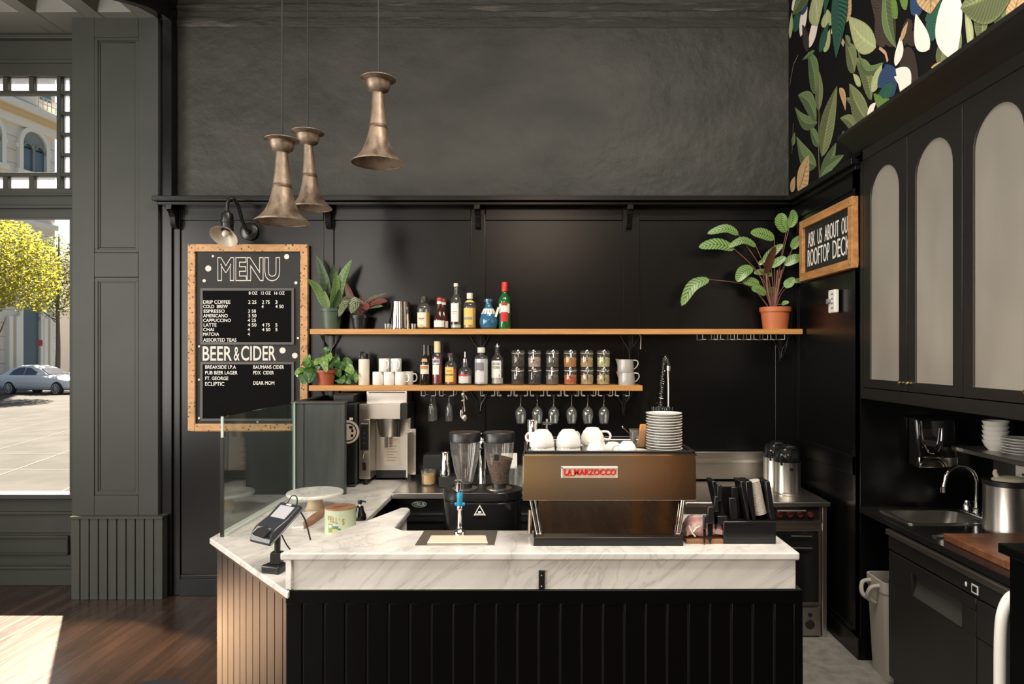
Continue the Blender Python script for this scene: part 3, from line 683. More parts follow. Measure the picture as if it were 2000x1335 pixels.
for u in (uw - 1.0, uw + 1.2): MB().box(u - .5, u + .5, -.05, 0.02, zc + 1.6, zc + 4.2).build('attic_window', DARKWIN, bld)
m = MB()
for i in range(7): m.box(ue - 2.6 + .4*i, ue - 2.56 + .4*i, -1.0, -.96, zc + .5, zc + 1.4)
m.box(ue - 2.6, ue - .1, -1.0, -.96, zc + 1.36, zc + 1.42).box(ue - 2.6, ue - .1, -1.0, -.96, zc + .9, zc + .95); m.build('balcony_rail', STONE_L, bld)
far = MB().box(-70, -46, 75, 85, -0.8, 12); tag(far.build('far_building', mat('far wall', (0.55,0.52,0.48), 0.8)), 'pale block at the end of the street behind the trees', 'building')

def tree(name, label, px, Y, h, cr, cz, cols, n, tr, seed):
    random.seed(seed); x = wx(px, Y); z0 = gz(Y)
    t = thing(name, label, 'tree', (x, Y, z0))
    b = MB().tube([(0,0,0), (.05,0,h*.25), (0,.02,h*.5), (.08,0,h*.75), (.1,0,h*.95)], [tr, tr*.8, tr*.6, tr*.4, tr*.15], 8)
    for i in range(9):
        a = random.uniform(0, 2*PI); z1 = h*random.uniform(.3, .7); l = cr*random.uniform(.5, .95)
        b.tube([(0,0,z1), (l*.5*math.cos(a), l*.5*math.sin(a), z1 + l*.25), (l*math.cos(a), l*math.sin(a), z1 + l*.7)], [tr*.35, tr*.2, tr*.06], 6)
    b.build('trunk', mat('bark', (0.16,0.12,0.09), 0.9), t)
    f = MB()
    for i in range(n):
        a, u, v = random.uniform(0, 2*PI), random.uniform(-1, 1), random.random() ** (1/3)
        s = math.sqrt(1 - u*u); c = Vector((cr*v*s*math.cos(a), cr*v*s*math.sin(a), cz + (h - cz)*v*u*.85))
        if c.z < cz - (h - cz)*.55 - .2*math.sin(3*a): continue
        d = Vector((random.gauss(0,1), random.gauss(0,1), random.gauss(0,.6))).normalized(); e = d.cross(Vector((random.gauss(0,1), random.gauss(0,1), 1))).normalized()
        q = random.uniform(.06, .14)
        f.add([c - d*q, c + e*q*.5, c + d*q, c - e*q*.5], [(0,1,2,3)], random.randrange(len(cols)))
    f.build('foliage', cols, t)
YEL = [leafy('sunlit yellow leaf', (0.30,0.28,0.05), (0.42,0.38,0.05)), leafy('yellow green leaf', (0.22,0.24,0.04), (0.30,0.32,0.04)), leafy('bright lime leaf', (0.38,0.35,0.10), (0.46,0.42,0.10))]
GRN = [leafy('pale spring leaf', (0.26,0.26,0.13), (0.30,0.30,0.14)), leafy('grey green leaf', (0.18,0.19,0.09), (0.20,0.22,0.09))]
tree('yellow_tree', 'bright yellow green tree left of the street door', -8, 34, 9.6, 2.75, 6.3, YEL, 9500, .16, 1)
tree('slender_tree', 'slender grey street tree with thin pale foliage beside the window jamb', 112, 42.5, 10.2, 1.35, 6.6, GRN, 2800, .16, 2)
DGR = [mat('deep green leaf', (0.05,0.075,0.04), 0.7), mat('deep olive leaf', (0.085,0.11,0.05), 0.7)]
if 0: tree('dark_tree', 'dark green tree behind the yellow one', 66, 46, 10.8, 1.6, 8.2, DGR, 1500, .15, 4)

# white saloon car
YC = 42.0; sc = FPX / YC
CARW = mat('white car paint', (0.78,0.79,0.80), 0.2, coat=0.6); CARG = mat('blue grey car glass', (0.055,0.075,0.12), 0.08); TYRE = mat('tyre rubber', (0.015,0.015,0.016), 0.7); ALLOY = mat('alloy wheel', (0.5,0.5,0.5), 0.3, 0.8)
YC = 36.3; xb = wx(17, YC) + .13
car = thing('white_car', 'white saloon car parked across the street', 'car', (xb, YC + .92, gz(YC)), -0.16); car.scale = (1, 1, 1.10)
wb = 2.87
def loft(secs):                               # (x, half width, z low, z shoulder, z top, top half width)
    mm = MB(); rows = []
    for x, hw, zl, zs2, z1, tw in secs:
        rows.append([(x, -hw*.92, zl), (x, -hw, zl + (zs2 - zl)*.35), (x, -hw*.985, zs2), (x, -tw, z1), (x, 0, z1 + .02), (x, tw, z1), (x, hw*.985, zs2), (x, hw, zl + (zs2 - zl)*.35), (x, hw*.92, zl), (x, 0, zl)])
    n = len(rows[0])
    v = [p for r in rows for p in r]; f = [(i*n+j, i*n+(j+1) % n, (i+1)*n+(j+1) % n, (i+1)*n+j) for i in range(len(rows)-1) for j in range(n)]
    f += [tuple(range(n)), tuple(range((len(rows)-1)*n, len(rows)*n))]
    return mm.add(v, f)
body = loft([(-.95,.70,.42,.80,.90,.62), (-.85,.86,.28,.88,1.0,.74), (-.3,.92,.22,.92,1.02,.78), (.6,.92,.22,.93,1.0,.80), (1.6,.92,.22,.92,.98,.80), (2.1,.92,.22,.90,.97,.78), (wb*.98,.91,.22,.82,.90,.72), (wb+.55,.84,.24,.72,.80,.62), (wb+.78,.68,.32,.60,.66,.50)])
body.build('car_body', CARW, car, sub=1)
cab = loft([(-.72,.82,.80,.90,.93,.72), (-.1,.82,.80,.95,1.28,.60), (.45,.82,.80,.95,1.43,.56), (1.0,.82,.80,.95,1.44,.56), (1.55,.82,.80,.95,1.30,.58), (2.3,.82,.80,.90,.93,.72)])
cb = cab.build('cabin', CARW, car, bevel=.03)
def side(pts, d): return [(p[0], p[1]) for p in pts]
for pts in ([(-.1,.98), (.12,1.22), (.42,1.33), (.78,1.34), (.78,.98)], [(.84,.98), (.84,1.34), (1.12,1.31), (1.6,1.10), (1.85,.99)]):
    mm = MB(); q = [(p[0], -.835 + .25*max(0, (p[1]-.95)/.49), p[1]) for p in pts]
    mm.add(q, [tuple(range(len(q)))]); mm.build('side_window', CARG, cb)
mm = MB().add([(1.62,-.53,1.30),(1.62,.53,1.30),(2.2,.64,1.015),(2.2,-.64,1.015),(1.62,-.53,1.27),(1.62,.53,1.27),(2.2,.64,.985),(2.2,-.64,.985)], [(0,1,2,3),(4,5,6,7),(0,1,5,4),(1,2,6,5),(2,3,7,6),(3,0,4,7)]); mm.build('windscreen', CARG, cb)
mm = MB().tube([(1.78,-.84,1.0), (1.82,-.98,1.02)], .06, 8); mm.build('wing_mirror', CARW, car)
for x, s in ((0,-1), (wb,-1), (0,1), (wb,1)):
    mm = MB().lathe([(0,-.11), (.30,-.11), (.33,-.08), (.33,.08), (.30,.11), (0,.11)], (x, s*.82, .33), 24, 0, axis='y')
    wl = mm.build('wheel', TYRE, car)
    mm = MB()
    for k in range(10):
        a = 2*PI*k/10; mm.tube([(x, s*.935, .33), (x + .21*math.cos(a), s*.94, .33 + .21*math.sin(a))], [.03, .022], 6)
    mm.lathe([(.20,-.02), (.235,-.02), (.235,.02), (.20,.02), (.20,-.02)], (x, s*.93, .33), 24, axis='y'); mm.build('rim', ALLOY, wl)
mm = MB().ell((wb+.60,-.66,.66), .14, .06, .07); mm.build('headlight', mat('headlight glass', (0.6,0.62,0.66), 0.1), car)
# dark car behind the nose of the white one
gc = thing('grey_car', 'dark grey car half hidden behind the window jamb', 'car', (wx(128, 46), 46, gz(46)))
g = loft([(-1.1,.7,.3,.75,.85,.6), (-.9,.88,.25,.85,.95,.7), (.5,.9,.22,.9,1.0,.75), (2.6,.9,.22,.88,.95,.7), (3.0,.7,.3,.7,.75,.55)])
g.build('car_body', mat('dark grey car paint', (0.05,0.055,0.065), 0.25, coat=.5), gc, sub=1)
for x in (-.3, 2.2):
    MB().lathe([(0,-.1), (.32,-.1), (.32,.1), (0,.1)], (x, -.82, .33), 20, axis='y').build('wheel', TYRE, gc)
sg = thing('street_sign', 'small red street sign on a post by the old doorway', 'sign', (wx(79, 44), 44, gz(44)))
MB().cyl((0,0,0), .035, 0, 3.3, 8).build('post', ALLOY, sg); MB().box(-.16, .16, -.05, -.03, 2.75, 3.15).build('sign_plate', mat('sign red', (0.6,0.08,0.08), .5), sg)
# ------------------------------------------------------------------ on the back wall
YM = 5.185
def X(px, Y): return wx(px, Y)
def Z(py, Y): return wz(py, Y)
mx0, mx1, mz0, mz1 = X(367,YM), X(601,YM), Z(841,YM), Z(477,YM)
menu = thing('menu_board', 'tall chalk menu board in a studded wooden frame on the black panelling', 'menu board', ((mx0+mx1)/2, YW, mz0))
m = MB(); t = 14 * YM / FPX
m.box(mx0, mx0+t, YM-.005, YW, mz0, mz1).box(mx1-t, mx1, YM-.005, YW, mz0, mz1).box(mx0+t, mx1-t, YM-.005, YW, mz1-t, mz1).box(mx0+t, mx1-t, YM-.005, YW, mz0, mz0+t)
m.build('wooden_frame', FRAME_WOOD, menu, W=True, bevel=.003)
YC2 = YM + .012
MB().box(mx0+t, mx1-t, YC2, YW, mz0+t, mz1-t).build('chalkboard', CHALK, menu, W=True)
Yl = YC2 - .001
m = MB(); text_px(m, 'MENU', 425, 547, 502, 549, Yl, th=.0015, outline=True); m.build('chalk_heading', CHALK_WHITE, menu, W=True)
m = MB(); text_px(m, 'BEER', 396, 453, 676, 704, Yl, bold=.012); text_px(m, '&', 457, 468, 677, 704, Yl, bold=.006); text_px(m, 'CIDER', 471, 539, 675, 704, Yl, bold=.012)
m.build('chalk_heading', CHALK_WHITE, menu, W=True)
for px, py, r in ((416,500,2.5),(407,524,6),(399,548,3.2),(560,501,5),(578,552,3),(552,684,6),(576,694,5.5),(582,660,2.2),(389,676,2),(389,741,2),(389,816,2.2),(503,823,2),(581,733,2.6)):
    MB().lathe([(0,0),(r*YM/FPX,0),(r*YM/FPX,.002),(0,.002)], (X(px,Yl), Yl-.002, Z(py,Yl)), 16, axis='y').build('chalk_dot', CHALK_WHITE, menu, W=True)
YB2 = YC2 - .014
def letterboard(x0, x1, y0, y1, lines):
    m = MB(); m.frame(X(x0,YB2), X(x1,YB2), Z(y1,YB2), Z(y0,YB2), 5*YM/FPX, YB2, YC2); fr = m.build('letter_board', BOARD_FRAME, menu, W=True, bevel=.002)
    m = MB(); a, b, c, d = X(x0+5,YB2), X(x1-5,YB2), Z(y1-5,YB2), Z(y0+5,YB2); m.box(a, b, YB2+.006, YC2, c, d)
    n = int((d-c)/.0065)
    for i in range(n): m.box(a, b, YB2+.0035, YB2+.006, c + i*.0065, c + i*.0065 + .004)
    m.build('grooved_felt', FELT, fr, W=True)
    m = MB()
    for s, p0, p1, q0, q1 in lines: text_px(m, s, p0, p1, q0, q1, YB2+.0035, bold=.006, th=.002)
    m.build('lettering', LETTER_WHITE, fr, W=True)
def LN(*a): return a
letterboard(391, 574, 562, 673, [LN('8 OZ',486,503,569,575),LN('12 OZ',510,529,569,575),LN('16 OZ',536,556,569,575),
 LN('DRIP COFFEE',397,450,586,593),LN('2 25',485,501,586,593),LN('2 75',512,527,586,593),LN('3',538,542,586,593),LN('COLD  BREW',397,445,595,601.5),LN('4',511,515,595,601.5),LN('4 50',538,554,595,601.5),
 LN('ESPRESSO',398,439,604,610.5),LN('3 50',485,500,604,610.5),LN('AMERICANO',397,445,613,619.5),LN('3 50',485,501,613,619.5),LN('CAPPUCCINO',397,451,622,628.5),LN('4 25',484,500,622,628.5),
 LN('LATTE',398,423,631,637.5),LN('4 50',484,501,631,637.5),LN('4 75',512,527,631,637.5),LN('5',538,542,631,637.5),LN('CHAI',397,418,640,646.5),LN('4',484,488,640,646.5),LN('4 50',512,528,640,646.5),LN('5',538,542,640,646.5),
 LN('MATCHA',397,428,649,655.5),LN('4',484,488,649,655.5),LN('ASSORTED TEAS',397,462,660,667)])
letterboard(391, 574, 706, 822, [LN('BREAKSIDE I.P.A',401,461,713,720),LN('PUB BEER LAGER',401,464,724,731),LN('FT. GEORGE',401,446,735,742),LN('ECLIPTIC',401,438,745.5,753),
 LN('BAUMANS CIDER',495,555,713,720),LN('PDX  CIDER',495,535,724,731),LN('DEAR MOM',495,536,744,751)])

# gooseneck sconce above the menu
sc0 = thing('wall_sconce', 'black gooseneck wall lamp with a small cream shade above the menu board', 'wall lamp', (X(487,YW), YW, Z(452,YW)))
Ys = 4.98
m = MB().lathe([(0,0),(.068,0),(.068,-.010),(.058,-.016),(.026,-.022),(.022,-.034),(0,-.034)], (X(487,YW), YW, Z(452,YW)), 28, axis='y'); m.build('wall_plate', BLACK_METAL, sc0, W=True)
pts = [wp(487,452,5.18), wp(480,446,5.14), wp(473,430,5.10), wp(467,408,5.05), wp(461,394,5.01), wp(454,388,4.98), wp(447,391,4.97), wp(444,400,4.97), wp(443.5,418,4.97)]
sm = []
for i in range(len(pts)-1):
    a, b, c, d = pts[max(i-1,0)], pts[i], pts[i+1], pts[min(i+2,len(pts)-1)]
    for k in range(4):
        u = k/4; sm.append(.5*((2*b) + (c-a)*u + (2*a-5*b+4*c-d)*u*u + (3*b-a-3*c+d)*u**3))
sm.append(pts[-1])
MB().tube(sm, .0135, 10).build('gooseneck_arm', BLACK_METAL, sc0, W=True)
q = wp(444, 415, 4.97)
m = MB().lathe([(0,.01),(.018,.01),(.022,0),(.038,-.006),(.043,-.03),(.043,-.06),(.047,-.062),(.047,-.075),(.043,-.078),(.043,-.135),(.03,-.14),(0,-.14)], q, 24); m.build('socket', BLACK_METAL, sc0, W=True)
# the shade: a shallow cone tipped towards the room
m = MB().lathe([(.03,.0),(.045,-.012),(.075,-.045),(.104,-.078),(.107,-.080),(.101,-.078),(.072,-.047),(.04,-.016),(.0,-.012)], (0,0,0), 32)
R = Matrix.Translation(q + Vector((.004,-.005,-.128))) @ Matrix.Rotation(math.radians(-40), 4, 'X') @ Matrix.Rotation(math.radians(5), 4, 'Y') @ Matrix.Scale(.92, 4)
m.xf(R); m.build('lamp_shade', mat('cream enamel', (0.50,0.43,0.34), 0.3), sc0, W=True)
m = MB().ell((0,0,-.04), .026, .026, .036); m.xf(R); m.build('bulb', mat('frosted bulb', (0.8,0.76,0.68), .2), sc0, W=True)

# pendant lamps made of horns
def pendant(label, px, ytop, ydish, ymouth, wd, wm, Y, bpx):
    s = FPX / Y; x = X(px, Y); zt_ = Z(ytop, Y); zm = Z(ymouth, Y)
    t = thing('horn_pendant', label, 'pendant lamp', (x, Y, zm), group=None)
    h = zt_ - zm; rm, rd = wm/2/s, wd/2/s
    z1 = zt_ - zm; zd = Z(ydish, Y) - zm
    prof = [(rm*1.0,0),(rm*1.0,.004),(rm*.86,.018),(rm*.64,.055),(rm*.48,.105),(rm*.385,.155),(rm*.345,.19),(rm*.30,.25),(rm*.25,.33),(rm*.215,zd-.01),(rm*.21,zd)]
    inner = [(r-.003, z+.004) for r, z in prof]
    dx = X(bpx, Y) - x
    def sh(mm):
        for i, v in enumerate(mm.v): mm.v[i] = (v[0] + dx*(1 - v[2]/z1), v[1], v[2])
        return mm
    m = MB().lathe(prof, (0,0,0), 40).lathe(list(reversed(inner)), (0,0,0), 40, 0)
    m.lathe([(rm,0),(rm-.003,.002),(rm-.003,.004)], (0,0,0), 40); hb = sh(m).build('horn', HORN, t)
    sh(MB().lathe([(rm*.352,.186),(rm*.362,.19),(rm*.352,.203),(rm*.342,.207)], (0,0,0), 32)).build('band', HORN_BAND, hb)
    m = MB().lathe([(rm*.21,zd-.004),(rd*.42,zd),(rd*.60,zd+.012),(rd*.68,zd+.035),(rd*.70,zd+.055),(rd*.80,zd+.060),(rd,z1-.004),(rd,z1),(rd*.8,z1-.006),(rd*.62,zd+.05),(rd*.5,zd+.02),(0,zd+.01)], (0,0,0), 36)
    sh(m).build('dish_cap', HORN, t)
    m = MB().tube([(0,0,zd+.01), (0,0,5.3-zm)], .0045, 8); m.build('cord', BLACK_SLEEVE, t)
    m = MB().lathe([(0,.10),(.016,.10),(.016,.16),(0,.16)], (0,0,0), 14); sh(m).build('lamp_holder', BLACK_METAL, t)
    return t
pendant('horn shaped pendant lamp hanging lowest, beside the black gooseneck wall lamp', 551, 273, 297, 434, 67, 104, 3.75, 551)
pendant('horn shaped pendant lamp partly hidden behind the lowest one', 601, 258, 282, 407, 63, 79, 4.15, 608)
pendant('horn shaped pendant lamp hanging highest and farthest right', 739, 154, 180, 319, 68, 101, 3.72, 738)

# framed rooftop sign on the right wall (faces -x)
y0s, y1s, z0s, z1s = 4.136, 4.965, 2.37, 2.805
sign = thing('rooftop_sign', 'small chalk sign in a pine frame on the right wall by the cabinet', 'sign', (XR, (y0s+y1s)/2, z0s))
m = MB(); t = .055; xa = XR - .042
for b in ((y0s,y1s,z1s-t,z1s),(y0s,y1s,z0s,z0s+t),(y0s,y0s+t,z0s+t,z1s-t),(y1s-t,y1s,z0s+t,z1s-t)): m.box(xa, XR, *b)
m.build('wooden_frame', SIGN_WOOD, sign, W=True, bevel=.003)
MB().box(xa+.022, XR, y0s+t, y1s-t, z0s+t, z1s-t).build('chalkboard', mat('sign chalkboard', (0.012,0.013,0.013), .55), sign, W=True)
for y in (y0s+.028, y1s-.028):
    for z in (z0s+.028, z1s-.028): MB().ell((xa-.001, y, z), .004, .007, .007).build('screw', BRASS, sign, W=True)
m = MB(); xt = xa + .0215
def text_x(s, ya, yb, za, zb, **k): text(m, s, (xt, ya, za), (0, yb-ya, 0), (0, 0, zb-za), **k)
for s, ya, yb in (('ASK',4.855,4.735),('US',4.69,4.62),('ABOUT',4.575,4.36),('OUR',4.32,4.20)): text_x(s, ya, yb, 2.60, 2.705, bold=-.004, th=.0015)
for s, ya, yb in (('ROOFTOP',4.86,4.50),('DECK',4.45,4.205)): text_x(s, ya, yb, 2.465, 2.585, bold=-.004, th=.0015)
m.build('lettering', CHALK_WHITE, sign, W=True)
# white socket adapter below the sign
ad = thing('wall_adapter', 'white plug adapter on the right wall below the rooftop sign', 'socket', (XR, 4.45, 2.11))
MB().box(XR-.030, XR, 4.40, 4.50, 2.115, 2.265).build('adapter_body', mat('white plastic', (0.72,0.69,0.63), .4), ad, W=True, bevel=.006)
m = MB()
for i in range(4): m.box(XR-.0315, XR-.03, 4.425, 4.432, 2.14+.03*i, 2.152+.03*i).box(XR-.0315, XR-.03, 4.44, 4.447, 2.14+.03*i, 2.152+.03*i)
m.build('socket_slots', BLACK_PLASTIC, ad, W=True)
MB().cyl((XR-.03, 4.47, 2.19), .017, -.022, 0, 18, axis='x').build('night_light', GREY_PLASTIC, ad, W=True, bevel=.003)

# ------------------------------------------------------------------ shelves
YF = 5.0
s1t, s1b, s2t, s2b = 2.030, 1.992, 1.6165, 1.577
sh1 = thing('upper_shelf', 'long upper oak shelf running to the right wall', 'shelf', (0, YF, s1b))
MB().box(X(605,YF), XR - .002, YF, YW - .001, s1b, s1t).build('board', OAK, sh1, W=True, bevel=.002)
sh2 = thing('lower_shelf', 'shorter lower oak shelf with glasses hanging under it', 'shelf', (0, YF, s2b))
MB().box(X(603,YF), X(1255,YF), YF, YW - .001, s2b, s2t).build('board', OAK, sh2, W=True, bevel=.002)
def bracket(par, px, zt_):
    x = X(px, 5.1)
    m = MB().box(x-.012, x+.012, YW-.006, YW, zt_-.2, zt_).box(x-.012, x+.012, 5.03, YW, zt_-.005, zt_)
    a = [Vector((x, 5.05, zt_-.004)), Vector((x, 5.09, zt_-.09)), Vector((x, 5.16, zt_-.16)), Vector((x, YW-.004, zt_-.19))]
    m.tube(a, .006, 8)
    for s in (-1, 1): m.tube([(x + s*.075, YW-.008, zt_-.004), (x + s*.05, YW-.008, zt_-.05), (x + s*.012, YW-.008, zt_-.11), (x, YW-.008, zt_-.19)], .006, 8)
    m.build('bracket', BLACK_METAL, par, W=True)
for px in (636, 935, 1235): bracket(sh1, px, s1b)
for px in (636, 935, 1222): bracket(sh2, px, s2b)
bracket(sh1, 1535, s1b)
# wire racks: pairs of L-shaped rails
WIRE = mat('white coated wire', (0.62,0.60,0.57), .3, .5)
def rail(par, px, zt_, s, d=.038, w_=.024):
    x = X(px, 5.02); m = MB()
    m.tube([(x, 5.015, zt_), (x, 5.015, zt_-d), (x + s*w_, 5.015, zt_-d), (x + s*w_, 5.19, zt_-d)], .0028, 6)
    m.tube([(x, 5.19, zt_), (x, 5.19, zt_-d), (x + s*w_, 5.19, zt_-d)], .0028, 6)
    m.build('wire_rail', WIRE, par, W=True)
rk = thing('stemware_rack', 'white wire stemware rack fixed under the lower shelf', 'glass rack', (X(1000,5.1), 5.1, s2b-.04))
for a, b in ((823,851),(859,886),(939,966),(972,998),(1004,1030),(1036,1062),(1069,1096),(1103,1130),(1136,1163),(1169,1196),(1202,1229)):
    rail(rk, a, s2b, 1); rail(rk, b, s2b, -1)
rk = thing('stemware_rack', 'empty white wire rack under the upper shelf below the striped plant', 'glass rack', (X(1450,5.1), 5.1, s1b-.04))
for a, b in ((1372,1401),(1407,1434),(1440,1466),(1472,1499),(1505,1532)):
    rail(rk, a, s1b, 1); rail(rk, b, s1b, -1)
hk = thing('hanging_hook', 'single small white hook hanging under the upper shelf', 'hook', (X(1251,5.1), 5.1, s1b-.11))
MB().tube([(X(1249,5.1),5.1,s1b), (X(1252,5.1),5.1,s1b-.02), (X(1251,5.1),5.1,s1b-.11)], .004, 6).build('hook_wire', WIRE, hk, W=True)

# ------------------------------------------------------------------ leaves and pot plants
def catm(p, n=6):
    p = [Vector(a) for a in p]; o = []
    for i in range(len(p)-1):
        a, b, c, d = p[max(i-1,0)], p[i], p[i+1], p[min(i+2,len(p)-1)]
        for k in range(n):
            u = k/n; o.append(.5*((2*b) + (c-a)*u + (2*a-5*b+4*c-d)*u*u + (3*b-a-3*c+d)*u**3))
    return o + [p[-1]]
def blade(mb, path, width, mi=0, face=(0,-1,0), fold=.18, shape=.75, peak=.9, n=5):
    path = catm(path, n); N = len(path)-1; F = Vector(face); rows, uv = [], []
    for i, c in enumerate(path):
        u = i/N; t = (path[min(i+1,N)] - path[max(i-1,0)]).normalized()
        side = t.cross(F)
        side = side.normalized() if side.length > 1e-4 else Vector((1,0,0))
        nn = side.cross(t).normalized()
        h = width*.5*max(0.02, math.sin(PI*min(1, u**peak*.985+.008)))**shape
        rows.append([c + side*(h*k) - nn*(abs(k)*h*fold*-1) for k in (-1,-.5,0,.5,1)]); uv.append([(u, k) for k in (-1,-.5,0,.5,1)])
    mb.sheet(rows, uv, mi)
def pot(mb, r0, r1, h, lip=.012, lh=.022, seg=32):
    mb.lathe([(0,0),(r0,0),(r0+(r1-r0)*.8,h-lh),(r1+lip*.0+.004,h-lh),(r1+.006,h),(r1-.002,h),(r1-.006,h-.015),(r0*.9,h-.02)], (0,0,0), seg)
def soil(t, r, z): MB().lathe([(0,z+.004),(r*.6,z+.003),(r,z)], (0,0,0), 24).build('soil', SOIL, t)

# snake plant
Y = 5.10; x = X(647,Y)
sp_ = thing('snake_plant', 'snake plant with upright sword leaves in a green pot on the upper shelf', 'potted plant', (x, Y, s1t))
m = MB(); pot(m, .062, .080, .155); m.build('pot', POT_GREEN, sp_); soil(sp_, .075, .14)
def L2(px, py, y): return wp(px, py, y) - Vector((x, Y, s1t))
def swd(base, mid, tip, w_, M_, f=(0,-1,0), y0=0, y1=0):
    mm = MB(); blade(mm, [L2(*base, Y+y0), L2(*mid, Y+(y0+y1)/2), L2(*tip, Y+y1)], w_*.95, 0, f, .25, .85, .66, 8); mm.build('leaf', M_, sp_)
swd((637,601),(622,565),(601,545),.075,LEAF_SNAKE,(-.4,-1,.2),0,-.06)
swd((641,602),(633,545),(618,499),.080,LEAF_SNAKE_D,(.2,-1,0),.03,.02)
swd((644,601),(646,560),(651,514),.065,LEAF_SNAKE_D,(.6,-1,0),.04,.04)
swd((650,602),(655,568),(656,530),.070,LEAF_SNAKE,(.5,-1,0),-.02,-.03)
swd((656,602),(667,550),(687,507),.095,LEAF_SNAKE,(-.35,-1,.1),.0,-.02)
swd((641,602),(638,585),(634,568),.05,LEAF_SNAKE,(-.2,-1,0),-.03,-.05)
swd((652,602),(660,580),(664,563),.05,LEAF_SNAKE_D,(.5,-1,0),-.03,-.05)
# stromanthe in a black pot
x = X(702,Y); st = thing('striped_plant', 'small plant with drooping dark striped leaves in a black pot on the upper shelf', 'potted plant', (x, Y, s1t))
m = MB(); pot(m, .046, .062, .105); m.build('pot', BLACK_PLASTIC, st); soil(st, .056, .09)
def S3(b, md, tp, w_, M_, f=(0,-1,.5), dy=-.05):
    mm = MB(); blade(mm, [L2(*b, Y), L2(*md, Y+dy*.6), L2(*tp, Y+dy)], w_, 0, f, .2, .7, .95); mm.build('leaf', M_, st)
S3((700,614),(678,590),(662,618),.075,LEAF_STRO,(-.2,-1,.4),-.07); S3((699,612),(685,582),(664,586),.055,LEAF_STRO,(0,-.6,1),-.03)
S3((703,614),(697,588),(686,612),.085,LEAF_STRO,(0,-1,.3),-.1); S3((705,612),(720,588),(754,573),.06,LEAF_STRO,(0,-.7,1),-.02)
S3((706,613),(725,592),(757,588),.075,LEAF_RED,(.1,-.8,.6),-.06); S3((705,612),(722,600),(748,598),.06,LEAF_STRO,(.2,-.8,.8),-.08)
S3((698,612),(684,580),(676,552),.055,LEAF_RED,(.4,-1,0),.03); S3((702,612),(704,590),(708,578),.05,LEAF_RED,(.4,-1,0),.0); S3((704,614),(712,598),(716,606),.07,LEAF_RED,(.3,-1,.3),-.09)
m = MB()
for q in ((690,590),(712,592),(700,586),(722,596),(684,594)): m.tube([(0,0,.085), L2(*q, Y-.02)], .0022, 6)
m.build('stalk', STALK, st)
# pothos on the lower shelf
Y = 5.085; x = X(637,Y); po = thing('trailing_pothos', 'trailing heart leaved plant in a small terracotta pot on the lower shelf', 'potted plant', (x, Y, s2t))
def L3(px, py, y): return wp(px, py, y) - Vector((x, Y, s2t))
m = MB(); pot(m, .054, .071, .112); m.build('pot', TERRA2, po); soil(po, .066, .10)
def H(b, tp, w_, M_=LEAF_POTHOS, dy=-.04, f=(0,-1,.25), up=4):
    mm = MB(); a, c = L3(*b, Y+dy*.4), L3(*tp, Y+dy); md = (a+c)/2 + Vector((0,-.012,.012*up*.3))
    blade(mm, [a, md, c], w_, 0, f, .15, .6, .72); mm.build('leaf', M_, po)
for b, tp, w_, M_, dy, f in (((628,697),(637,720),.075,LEAF_POTHOS_L,-.08,(.2,-1,.4)),((630,706),(614,712),.06,LEAF_POTHOS_L,-.07,(0,-1,.6)),((634,690),(644,683),.05,LEAF_POTHOS,-.02,(0,-1,.4)),
  ((640,690),(646,704),.05,LEAF_POTHOS_L,-.04,(.3,-1,.1)),((648,694),(640,708),.05,LEAF_POTHOS_L,-.05,(0,-1,.2)),((652,700),(660,716),.075,LEAF_POTHOS,-.01,(0,-1,.3)),((644,702),(656,711),.06,LEAF_POTHOS,.02,(.2,-1,.3)),
  ((634,712),(638,726),.05,LEAF_POTHOS_L,-.09,(0,-1,.2)),((604,716),(591,702),.07,LEAF_POTHOS_L,-.06,(-.2,-1,.1)),((600,720),(594,750),.11,LEAF_POTHOS,-.1,(0,-1,.1)),((608,718),(603,748),.09,LEAF_POTHOS,-.1,(.4,-1,.1)),
  ((597,722),(576,732),.05,LEAF_POTHOS_L,-.1,(0,-1,.4)),((610,716),(604,706),.045,LEAF_POTHOS_L,-.05,(.3,-1,0)),((612,722),(604,716),.06,LEAF_POTHOS,-.04,(0,-1,.4)),
  ((662,712),(676,722),.06,LEAF_POTHOS,.0,(0,-1,.4)),((668,708),(688,714),.08,LEAF_POTHOS,.02,(0,-1,.6)),((676,716),(690,730),.07,LEAF_POTHOS_L,-.03,(.1,-1,.2)),((680,722),(690,742),.07,LEAF_POTHOS,-.02,(.3,-1,.1)),
  ((664,738),(668,749),.085,LEAF_POTHOS,-.06,(0,-1,.5)),((672,742),(684,749),.05,LEAF_POTHOS,-.05,(0,-1,.6)),((698,730),(695,747),.04,LEAF_POTHOS_L,-.07,(.6,-1,0)),((658,722),(664,736),.06,LEAF_POTHOS,-.0,(0,-1,.1)),
  ((640,712),(650,718),.05,LEAF_POTHOS,-.03,(0,-1,.4)),((625,710),(620,722),.05,LEAF_POTHOS,-.05,(0,-1,.3)),((602,694),(606,704),.03,LEAF_POTHOS_L,-.03,(0,-1,.3))):
    H(b, tp, w_, M_, dy, f)
for pth in ([(630,720),(612,714),(602,716),(598,722)],[(634,718),(628,700),(634,690)],[(640,718),(644,698),(640,690)],[(645,718),(660,706),(678,714),(698,730)],[(646,720),(662,722),(664,738),(672,742)],[(630,718),(606,706),(601,688)]):
    MB().tube(catm([L3(*q, Y-.03) for q in pth], 4), .0022, 6).build('stem', STALK_G, po)
